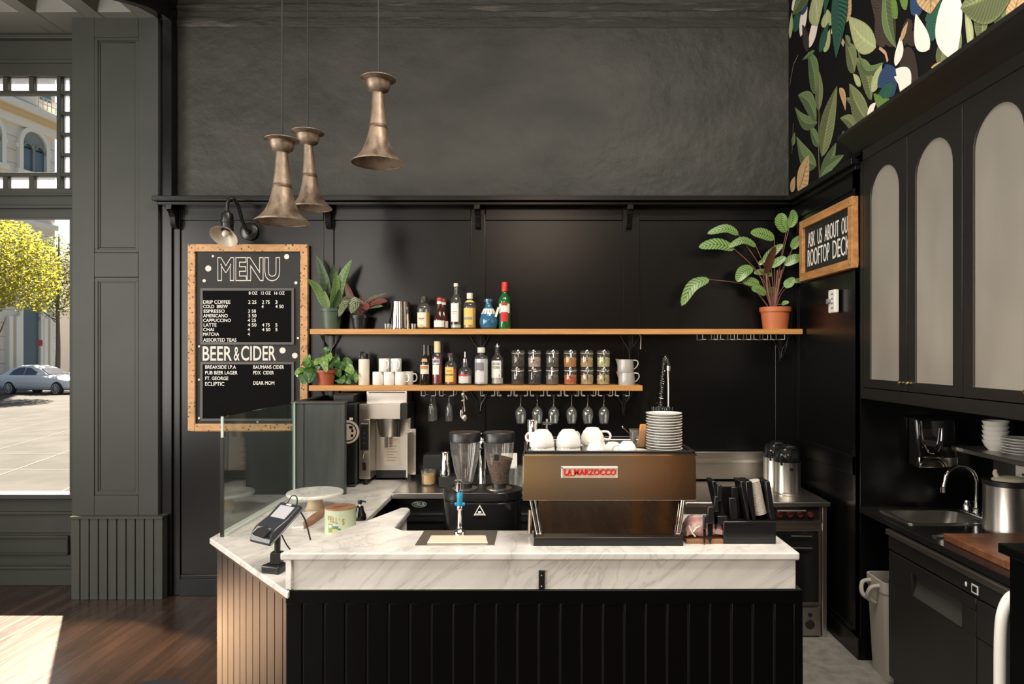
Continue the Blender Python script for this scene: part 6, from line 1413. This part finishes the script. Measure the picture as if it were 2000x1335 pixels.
# saucers and plates
def plate(r, th=.0118):
    return MB().lathe([(0,0),(r*.58,0),(r*.62,.002),(r*.96,th*.72),(r,th*.86),(r*.99,th),(r*.95,th*.92),(r*.6,th*.42),(0,th*.38)], (0,0,0), 48).build('plate', CERAMIC)
p0_ = plate(.077); xs_ = X(1297,2.92)
for i in range(15):
    o = p0_ if i == 0 else p0_.copy()
    if i: C.objects.link(o)
    o.location = (xs_ + .001*math.sin(i*2.1), 2.92, ZT + i*.01145)
    tag(o, 'white plate in the tall stack on the espresso machine, %s from the top' % ORD[14 - i], 'plate', 'plates stacked on the machine')
sa = MB().lathe([(0,0),(.03,0),(.066,.008),(.068,.011),(.062,.010),(.03,.004),(0,.004)], (0,0,0), 40).build('saucer', CERAMIC, loc=(X(1246,2.89)+.005, 2.93, ZT)); sa.scale = (.7,.7,1); tag(sa, 'white saucer lying between the small cup and the plate stack', 'saucer')
# jar of straws, glass with tools
sj = thing('straw_jar', 'clear jar behind the plate stack holding black straws', 'jar', (X(1291,3.12), 3.12, ZT))
MB().lathe([(0,0),(.042,0),(.044,.003),(.044,.10),(.042,.10),(.041,.01),(0,.008)], (0,0,0), 28).build('jar_glass', GLASS_THIN, sj)
s0 = None
for i in range(22):
    a = 2*PI*((i*.618) % 1); rr = .034*math.sqrt((i+.5)/22); o = None
    if s0 is None: s0 = MB().tube([(0,0,0),(0,0,.172)], .003, 7).build('straw', BLACK_PLASTIC); o = s0
    else: o = s0.copy(); C.objects.link(o)
    o.location = (X(1291,3.12) + rr*math.cos(a)*.8, 3.12 + rr*math.sin(a)*.8, ZT + .009); o.rotation_euler = (-rr*math.sin(a)*4.0, rr*math.cos(a)*4.0 + .02, 0)
    tag(o, 'black drinking straw in the jar behind the plate stack', 'straw', 'black straws in the jar')
tg = thing('tool_glass', 'clear glass holding bar tools and an orange piece left of the plate stack', 'glass', (X(1246,3.06), 3.06, ZT))
MB().lathe([(0,0),(.034,0),(.036,.003),(.040,.085),(.038,.085),(.034,.010),(0,.008)], (0,0,0), 28).build('glass_body', GLASS_THIN, tg)
tag(MB().tube([wp(1216,834,3.05), wp(1236,852,3.05), wp(1246,878,3.06)], .0022, 6).ell(wp(1216,834,3.05), .004, .003, .006, 8, 6).build('bar_spoon', CHROME), 'thin steel bar spoon leaning out of the tool glass', 'spoon')
tag(MB().prism([(X(1245,3.09),Z(872,3.09)),(X(1258,3.09),Z(872,3.09)),(X(1262,3.09),Z(828,3.09)),(X(1250,3.09),Z(828,3.09))], 3.075, 3.10, 'y').build('orange_brush', mat('orange brush', (.55,.23,.06), .5), bevel=.004), 'orange handled brush in the tool glass', 'brush')
tag(MB().lathe([(0,0),(.010,0),(.013,.03),(.011,.06),(.014,.07),(0,.075)], (X(1237,3.05), 3.05, ZT + .012), 12).build('muddler', STEEL_DARK), 'short steel muddler in the tool glass', 'muddler')
sc_ = thing('steel_canister', 'narrow steel canister behind the left cups on the machine', 'canister', (X(1040,3.16), 3.16, ZT))
MB().lathe([(0,0),(.023,0),(.023,.115),(.021,.118),(0,.114)], (0,0,0), 24).build('canister_body', CHROME, sc_)
st_ = thing('steam_gauge', 'small chrome valve with a thin stem behind the cups', 'valve', (X(1068,3.18), 3.18, ZT))
MB().cyl((0,0,0), .006, 0, .12, 10).tube([(-.02,0,.10),(.022,0,.10)], .007, 8).cyl((.019,0,0), .004, .10, .135, 8).build('valve_body', CHROME, st_)

# black organiser with lids, knives, wrapped bread on a board
og = thing('lid_organiser', 'black organiser rack for cup lids at the right end of the bar', 'organiser', (X(1453,2.86), 2.88, ZR))
yo2 = 2.83; ox0, ox1, oxm = X(1413,yo2), X(1516,yo2), X(1467,yo2); BLK = mat('smoked black acrylic', (.0095,.0095,.0105), .22)
zlow = Z(1018,yo2)
MB().box(ox0, ox1, yo2, 2.95, ZR, zlow).build('base_box', BLK, og, W=True, bevel=.003)
for px_b, px_t in ((1415,1391),(1468,1446),(1471,1458),(1512,1495)):
    a, b = wp(px_b, 1018, yo2), wp(px_t, 938, yo2 + .03); w_ = .012 if px_b != 1471 else .016
    mm = MB(); mm.prism([(a.x - w_, a.z), (a.x + w_, a.z), (b.x + w_*1.1, b.z), (b.x - w_*.6, b.z)], yo2 + .01, yo2 + .11, 'y'); mm.build('divider', BLK, og, W=True, bevel=.004)
mm = MB(); a, b, c, d_ = wp(1420,1018,yo2), wp(1512,1018,yo2), wp(1496,960,yo2), wp(1402,960,yo2); mm.prism([(a.x,a.z),(b.x,b.z),(c.x,c.z),(d_.x,d_.z)], yo2 + .105, yo2 + .115, 'y'); mm.build('back_plate', BLK, og, W=True)
l0 = None; a, b = wp(1491,1007,yo2), wp(1477,944,yo2)
LID = mat('grey paper lid', (.50,.44,.39), .5)
for i in range(22):
    if l0 is None: l0 = MB().lathe([(0,0),(.029,0),(.030,.001),(.030,.0045),(.0285,.0058),(0,.0058)], (0,0,0), 28).build('cup_cover', LID); o = l0
    else: o = l0.copy(); C.objects.link(o)
    q = a.lerp(b, i/21); o.location = (q.x, yo2 + .05, q.z - .002); o.rotation_euler = (0, -.20, 0); tag(o, 'pale paper cup lid in the slanting stack of the black organiser', 'lid', 'cup lids in the organiser')
k0 = None
for i, (px, pt, lab) in enumerate(((1432,988,'black cup lid standing in the organiser, front left'),(1441,970,'black cup lid standing in the organiser, behind the front left one'))):
    mm = MB().prism([(X(px-9,2.88),zlow),(X(px+8,2.88),zlow),(X(px+4,2.88),Z(pt-18,2.88)),(X(px-11,2.88),Z(pt-18,2.88))], 2.86 + .035*i, 2.88 + .035*i, 'y')
    tag(mm.build('cup_cover', BLACK_PLASTIC, bevel=.004), lab, 'lid')
for i, (px, pt, pb_, lw, lab) in enumerate(((1376,1006,1064,7,'black handled knife nearest the pink bag, left of the organiser'),(1387,988,1062,14,'broad black knife hanging second left of the organiser'),(1398,968,1036,9,'black knife third left of the organiser'),(1404,946,1016,10,'tall black tool against the left side of the organiser'))):
    y_ = 2.822 + .006*i; t = thing('knife', lab, 'knife', (X(px,y_), y_, Z(pb_,y_)))
    h0, h1 = Z(pt,y_) - Z(pb_,y_), 0; hw_ = lw*.5*y_/FPX
    MB().prism([(-hw_, h0*.55), (hw_, h0*.55), (hw_*1.1, h0), (-hw_*.8, h0)], -.009, .009, 'y').build('handle', BLACK_PLASTIC, t, bevel=.004)
    MB().prism([(-hw_*.8, h0*.56), (hw_*.7, h0*.56), (hw_*.7, h0*.2), (0.0, 0), (-hw_*.5, h0*.1)], -.002, .002, 'y').build('blade', mat('blackened blade', (.02,.02,.022), .15, .6), t)
tag(MB().box(X(1384,2.9), X(1412,2.9), 2.832, 2.945, Z(1016,2.9), Z(1000,2.9)).box(X(1386,2.9), X(1413,2.9), 2.93, 2.945, ZR, Z(1000,2.9)).build('knife_stand', BLACK_PLASTIC, bevel=.003), 'black stand carrying the knives beside the organiser', 'knife stand')
tag(MB().box(X(1338,2.86), X(1412,2.86), 2.835, 2.98, ZR, ZR + .018).build('small_board', wood_mat('small brown board', (.22,.10,.04), (.34,.17,.08)), bevel=.003), 'small brown board under the pink wrapped loaf', 'board')
lf = MB(); 
rows = []
for i in range(13):
    u = i/12; xx = X(1336,2.9) + (X(1412,2.9) - X(1336,2.9))*u
    hh = .085*(math.sin(PI*min(1, max(.04, u*.92+.06)))**.45) + .012*math.sin(u*9); rows.append([(xx, 2.905 + .06*math.cos(PI*2*k/14), ZR + .018 + hh*.5*(1 - math.cos(0) ) + hh*.5 + hh*.5*math.sin(PI*2*k/14) + .004*math.sin(3*k + 7*u)) for k in range(14)])
n_ = 14; v = [p for r in rows for p in r]; lf.add(v, [(i*n_+j, i*n_+(j+1) % n_, (i+1)*n_+(j+1) % n_, (i+1)*n_+j) for i in range(12) for j in range(n_)] + [tuple(range(n_)), tuple(range(12*n_, 13*n_))])
lb = lf.build('wrapped_loaf', mat('pink plastic wrap', (.52,.27,.27), .18, coat=.6, var=((24,24,24),(.66,.46,.42),.42,.6), bump=((30,30,30),.6,.006))); tag(lb, 'pink plastic wrapped loaf between the machine and the knives', 'bread')
m = MB().tube([wp(1346,1026,2.835), wp(1352,1040,2.832), wp(1358,1047,2.835)], .003, 6).tube([wp(1354,1038,2.832), wp(1360,1030,2.832), wp(1366,1028,2.835)], .003, 6); m.build('printed_mark', PAPER, lb)
# ------------------------------------------------------------------ right side: cabinets, sink, fridge
yd = [4.077, 3.59, 3.124, 2.652, 2.17, 1.69, 1.21]
zc0, zc1 = 1.60, 3.0
cab = thing('wall_cabinet', 'black wall cabinet with arched ribbed metal door panels', 'cabinet', (XR, 3.0, zc0))
CABP = mat('black cabinet paint', (.0115,.0105,.009), .33)
MB().box(XR + .02, 2.38, .95, yc - .006, zc0 + .05, 3.14).box(XR, XR + .03, 4.077, yc - .006, zc0, 3.06).build('carcass', CABP, cab, W=True)
MB().box(XR - .002, 2.38, .95, yc - .008, zc0 - .02, zc0 + .045).build('bottom_rail', CABP, cab, W=True, bevel=.004)
m = MB().prism([(XR + .02, 3.06), (XR - .004, 3.06), (XR - .02, 3.075), (XR - .055, 3.12), (XR - .112, 3.15), (XR - .112, 3.175), (2.38, 3.175), (2.38, 3.06)], .95, yc + .06, 'y')
m.build('crown_moulding', CABP, cab, W=True, bevel=.003)
MB().box(XR - .004, XR + .03, .95, 4.077, 3.0, 3.065).build('top_rail', CABP, cab, W=True)
for i in range(6):
    a, b = yd[i+1] + .003, yd[i] - .003; w_ = a - b; cy = (a + b)/2; hw = .159; zs_ = 2.905 - hw; z0_ = 1.70
    n = 16
    inner = [(cy + hw, z0_), (cy + hw, zs_)] + [(cy + hw*math.cos(PI*k/n), zs_ + hw*math.sin(PI*k/n)) for k in range(1, n)] + [(cy - hw, zs_), (cy - hw, z0_)]
    zz = zc0 + .05; zt_ = 3.0
    outer = [(b, zz), (b, zs_)] + [(cy + (b - cy)*math.cos(PI*k/n) if False else max(a, min(b, cy + (b - cy)*1.6*math.cos(PI*k/n))), zt_) for k in range(1, n)] + [(a, zs_), (a, zz)]
    m = MB().ring(outer, inner, XR, XR + .022, 'x'); d_ = m.build('door', CABP, cab, W=True, bevel=.0015)
    MB().prism(inner, XR + .009, XR + .013, 'x').build('metal_panel', MESH_STEEL, d_, W=True)
    ky = a + .035 if i % 2 == 0 else b - .035
    MB().lathe([(0,0),(.006,0),(.005,-.012),(.012,-.020),(.012,-.028),(.006,-.032),(0,-.032)], (XR, ky, zc0 + .095), 18, axis='x').build('knob', BRASS, d_, W=True)

# counter with sink
kc = thing('sink_counter', 'black worktop with an inset steel sink right of the bar', 'worktop', (XR, 3.2, .88))
zk = .93
hx0, hx1, hy0, hy1 = 2.02, 2.43, 3.69, 3.99
m = MB().box(XR - .01, hx0, 2.5, yc - .008, zk - .035, zk).box(hx1, 2.695, 2.5, yc - .008, zk - .035, zk).box(hx0, hx1, 2.5, hy0, zk - .035, zk).box(hx0, hx1, hy1, yc - .008, zk - .035, zk)
m.build('black_slab', mat('black laminate', (.010,.010,.0105), .16), kc, W=True, bevel=.003)
sk = MB(); r = .05
def rr(x0, x1, y0, y1, r, n=6):
    o = []
    for cx, cy, a0 in ((x1-r, y0+r, -PI/2), (x1-r, y1-r, 0), (x0+r, y1-r, PI/2), (x0+r, y0+r, PI)):
        o += [(cx + r*math.cos(a0 + PI/2*k/n), cy + r*math.sin(a0 + PI/2*k/n)) for k in range(n+1)]
    return o
P0, P1, P2 = rr(hx0 - .022, hx1 + .03, hy0 - .022, hy1 + .022, .03), rr(hx0 + .004, hx1 - .004, hy0 + .004, hy1 - .004, .06), rr(hx0 + .05, hx1 - .05, hy0 + .05, hy1 - .05, .08)
nn_ = len(P0); vv = [(*p, zk + .001) for p in P0] + [(*p, zk + .006) for p in P0] + [(*p, zk + .004) for p in P1] + [(*p, zk - .088) for p in P2]
ff = [(k*nn_+i, k*nn_+(i+1) % nn_, (k+1)*nn_+(i+1) % nn_, (k+1)*nn_+i) for k in range(3) for i in range(nn_)] + [tuple(range(3*nn_, 4*nn_))]
sk.add(vv, ff).build('steel_sink', STEEL_H, kc, W=True)
fc = thing('sink_faucet', 'chrome gooseneck faucet with lever handles behind the sink', 'faucet', (2.475, 3.85, zk + .006))
fx, fy = 2.475, 3.85
m = MB().box(fx - .028, fx + .028, fy - .11, fy + .11, zk + .006, zk + .022).lathe([(0,0),(.018,0),(.016,.03),(0,.03)], (fx, fy, zk + .02), 18); m.build('base_plate', CHROME, fc, W=True, bevel=.005)
pth = [(fx, fy, zk + .03), (fx, fy, zk + .20)] + [(fx - .085 + .085*math.cos(PI*k/10), fy + .012*k/10, zk + .20 + .085*math.sin(PI*k/10)) for k in range(1, 11)] + [(fx - .182, fy + .012, zk + .15)]
MB().tube(pth, .0105, 12).lathe([(0,0),(.015,0),(.015,.03),(.011,.034)], (fx - .182, fy + .012, zk + .135), 16).build('spout', CHROME, fc, W=True)
for s_ in (-1, 1):
    m = MB().lathe([(0,0),(.022,0),(.020,.03),(.014,.04),(.012,.055),(0,.058)], (fx, fy + s_*.085, zk + .02), 18).tube([(fx, fy + s_*.085, zk + .062), (fx + .05, fy + s_*.085 - .005, zk + .070)], [.006,.009], 8); m.build('lever', CHROME, fc, W=True)
sd_ = thing('soap_dispenser', 'glossy black wall soap dispenser on the niche wall above the sink', 'dispenser', (2.32, yc - .01, 1.17))
yq = yc - .006; a, b = X(1773,yq), X(1849,yq)
MB().prism([(yq, Z(812,yq)), (yq, Z(908,yq)), (yq - .09, Z(908,yq)), (yq - .115, Z(885,yq)), (yq - .09, Z(812,yq))], a, b, 'x').build('housing', mat('glossy black shell', (.008,.008,.009), .06, coat=.5), sd_, W=True, bevel=.018, seg=4)
m = MB().prism([(yq - .118, Z(886,yq)), (yq - .118, Z(907,yq)), (yq - .02, Z(907,yq)), (yq - .02, Z(886,yq))], a + .003, b - .003, 'x'); m.build('chrome_base', CHROME, sd_, W=True, bevel=.006)
MB().tube(catm([wp(1799,822,yq-.106), wp(1803,858,yq-.122), wp(1814,882,yq-.125), wp(1828,884,yq-.125), wp(1838,866,yq-.122), wp(1840,836,yq-.108)], 5), .0045, 8).build('chrome_trim', CHROME, sd_, W=True)
# steel bin, board, rail shelf with crockery, at the back of the counter
bn = thing('steel_bin', 'oval brushed steel bin on the black worktop behind the faucet', 'bin', (2.455, 3.555, zk))
m = MB().lathe([(0,0),(1,0),(1,.012),(.985,.016),(.985,.24),(0,.24)], (0,0,0), 44); m.v = [(v[0]*.12, v[1]*.112, v[2]) for v in m.v]; m.build('bin_body', STEEL, bn)
m = MB().lathe([(.985,.236),(1.03,.24),(1.03,.262),(.98,.266),(.9,.262),(.88,.15)], (0,0,0), 44); m.v = [(v[0]*.12, v[1]*.112, v[2]) for v in m.v]; m.build('bin_rim', BLACK_PLASTIC, bn)
tag(MB().ell((2.455, 3.555, zk + .262), .085, .07, .022).tube([(2.41,3.56,zk+.265),(2.385,3.57,zk+.295),(2.40,3.57,zk+.318)], [.014,.016,.008], 8).build('folded_cloth', mat('cream cloth', (.62,.55,.42), .85), sub=1), 'folded cream cloth lying on top of the steel bin', 'cloth')
rs = thing('rail_shelf', 'grey metal shelf above the bin carrying bowls and plates', 'shelf', (2.56, 2.9, 1.29))
MB().box(2.40, 2.695, 2.2, 3.96, 1.29, 1.315).build('shelf_plate', STEEL_DARK, rs, W=True, bevel=.003)
MB().box(2.67, 2.695, 2.2, 4.0, 1.12, 1.29).build('back_rail', STEEL_DARK, rs, W=True)
ap = thing('white_appliance', 'pale appliance below the grey metal shelf at the right edge', 'appliance', (2.62, 3.5, zk)); MB().box(2.585, 2.66, 3.30, 3.70, zk, 1.26).build('appliance_body', mat('off white plastic', (.50,.48,.41), .4), ap, W=True, bevel=.012)
m = MB().box(2.583, 2.585, 3.60, 3.64, 1.20, 1.212).box(2.583, 2.585, 3.60, 3.64, 1.16, 1.172); m.build('vent_slot', BLACK_PLASTIC, ap, W=True)
b0 = None; bx_, by_ = 2.53, 3.77
for i in range(5):
    if b0 is None: b0 = MB().lathe([(0,0),(.034,0),(.036,.004),(.052,.022),(.062,.045),(.066,.058),(.064,.058),(.058,.040),(.046,.018),(.03,.008),(0,.007)], (0,0,0), 36).build('bowl', CERAMIC_WARM); o = b0
    else: o = b0.copy(); C.objects.link(o)
    o.location = (bx_, by_, 1.315 + i*.0265); tag(o, 'white bowl stacked on the grey metal shelf under the cabinet, %s from the top' % ORD[4-i], 'bowl', 'bowls on the metal shelf')
for i in range(6):
    o = p0_.copy(); C.objects.link(o); o.scale = (1.25, 1.25, 1.25); o.location = (2.555, 3.60, 1.315 + i*.0150); tag(o, 'white plate stacked beside the bowls on the metal shelf, %s from the top' % ORD[5-i], 'plate', 'plates on the metal shelf')
tag(MB().box(2.0, 2.45, 2.75, 3.365, zk, zk + .035).build('chopping_board', WALNUT, bevel=.004), 'thick walnut chopping board on the black worktop', 'chopping board')
tag(MB().box(1.985, 2.06, 3.20, 3.235, zk, zk + .008).build('steel_scraper', STEEL, loc=(.0,.2,0)), 'small steel scraper lying between sink and chopping board', 'scraper')
# under-counter fridge facing left
fr = thing('bar_fridge', 'black two door undercounter fridge below the sink worktop', 'fridge', (2.2, 3.0, 0))
xf0 = 1.935; FRP = mat('black vinyl steel', (.016,.0155,.014), .38, bump=((60,60,60),.12,.001))
MB().box(xf0 + .03, 2.66, 2.5, 3.765, 0, .83).build('cabinet', FRP, fr, W=True)
MB().box(xf0 - .015, 2.0, 2.5, 3.77, .855, .885).build('top_trim', STEEL_DARK, fr, W=True, bevel=.004)
MB().box(xf0, xf0 + .04, 2.5, 3.768, .775, .855).build('top_band', FRP, fr, W=True, bevel=.006)
for a, b in ((3.015, 3.76), (2.505, 3.005)):
    hz0, hz1 = .60, .715; ha, hb = a + .10, b - .23
    m = MB().box(xf0, xf0 + .03, a, b, .08, hz0).box(xf0, xf0 + .03, a, b, hz1, .768).box(xf0, xf0 + .03, a, ha, hz0, hz1).box(xf0, xf0 + .03, hb, b, hz0, hz1)
    d_ = m.build('door', FRP, fr, W=True, bevel=.003)
    m = MB().box(xf0 + .024, xf0 + .034, ha, hb, hz0, hz1).prism([(xf0 + .003, hz0), (xf0 + .03, hz0), (xf0 + .03, hz1 - .03)], ha + .005, hb - .005, 'y'); m.build('handle', mat('handle pocket', (.05,.048,.043), .3), d_, W=True)
m = MB().box(xf0 - .004, xf0, 2.985, 3.10, .785, .835); th_ = m.build('thermostat', BLACK_PLASTIC, fr, W=True, bevel=.002)
m = MB().box(xf0 - .006, xf0 - .003, 2.99, 3.035, .79, .83); m.build('display_frame', LETTER_WHITE, th_, W=True); MB().box(xf0 - .008, xf0 - .005, 2.997, 3.028, .797, .823).build('display', BLACK_METAL, th_, W=True); MB().ell((xf0 - .005, 3.075, .812), .004, .007, .012, 10, 6).build('lamp', PAPER, th_, W=True)
# grey bin in the gap
gb = thing('waste_bin', 'pale grey plastic waste bin tucked between the wall and the fridge', 'bin', (2.12, 3.93, 0))
m = MB(); o_ = rr(-.18,.19,-.115,.125,.04); i_ = [(p[0]*.93, p[1]*.93) for p in o_]; bt_ = [(p[0]*.84, p[1]*.84) for p in o_]; n_ = len(o_)
v = [(*p, 0) for p in bt_] + [(*p, .50) for p in [(q[0]*.97, q[1]*.97) for q in o_]] + [(*p, .50) for p in o_] + [(*p, .56) for p in o_] + [(*p, .56) for p in i_] + [(p[0]*.95, p[1]*.95, .02) for p in bt_]
f = [(k*n_+i, k*n_+(i+1) % n_, (k+1)*n_+(i+1) % n_, (k+1)*n_+i) for k in range(5) for i in range(n_)] + [tuple(range(n_)), tuple(range(5*n_, 6*n_))]
m.add(v, f).build('bin_body', mat('beige grey plastic', (.34,.32,.27), .5), gb)
MB().tube(catm([(-.175,-.05,.53),(-.225,-.05,.52),(-.235,-.03,.46),(-.18,-.01,.42)], 5), .012, 8).tube(catm([(-.175,.05,.53),(-.225,.05,.52),(-.235,.03,.46),(-.18,.01,.42)], 5), .012, 8).build('handle', mat('beige grey handle', (.36,.34,.29), .5), gb)
# black cupboard end near the camera, white tubular frame behind it
be = thing('black_cupboard', 'corner of a black cupboard at the bottom right edge', 'cupboard', (2.0, 2.0, 0))
MB().box(1.695, 2.6, 1.3, 2.45, 0, 1.13).build('cupboard_body', PAINT_BAR, be, W=True); MB().box(1.668, 2.62, 1.28, 2.475, 1.13, 1.165).build('cupboard_top', PAINT_BAR, be, W=True, bevel=.004)
wf = thing('white_trolley', 'white tubular handle of a trolley standing before the black fridge', 'trolley', (1.76, 2.62, 0))
yw = 2.60; m = MB().tube(catm([wp(1953,1420,yw), wp(1953,1335,yw), wp(1954,1240,yw), wp(1959,1195,yw), wp(1972,1168,yw), wp(1990,1160,yw)], 6) + [wp(2040,1158,yw)], .021, 14)
m.v = [tuple(v) for v in m.v]; q = wp(1953,1420,yw); m.tube([(q.x, yw, q.z), (q.x, yw, .03)], .021, 14); m.build('tube_frame', mat('chipped white enamel', (.72,.69,.63), .35, var=((30,30,30),(.4,.36,.3),.66,.72)), wf, W=True)
MB().box(1.72, 1.9, 2.585, 2.615, .012, .04).cyl((1.76, 2.6, .02), .02, -.02, .02, 12, axis='y').build('foot_rail', BLACK_METAL, wf, W=True)
# dark round stool at the lower left edge
stl = thing('round_stool', 'black round stool seat cut off by the bottom edge of the picture', 'stool', (-1.36, 2.38, 0))
MB().lathe([(0,.60),(.14,.60),(.152,.612),(.152,.638),(.14,.65),(0,.652)], (0,0,0), 40).build('seat', mat('dark vinyl', (.02,.02,.023), .4), stl)
for k in range(4):
    a = PI/4 + PI/2*k; MB().tube([(.10*math.cos(a), .10*math.sin(a), .60), (.17*math.cos(a), .17*math.sin(a), 0)], .012, 8).build('leg', BLACK_METAL, stl)
MB().lathe([(.138,.20),(.146,.205),(.138,.21),(.132,.205),(.138,.20)], (0,0,0), 32).build('foot_ring', BLACK_METAL, stl)
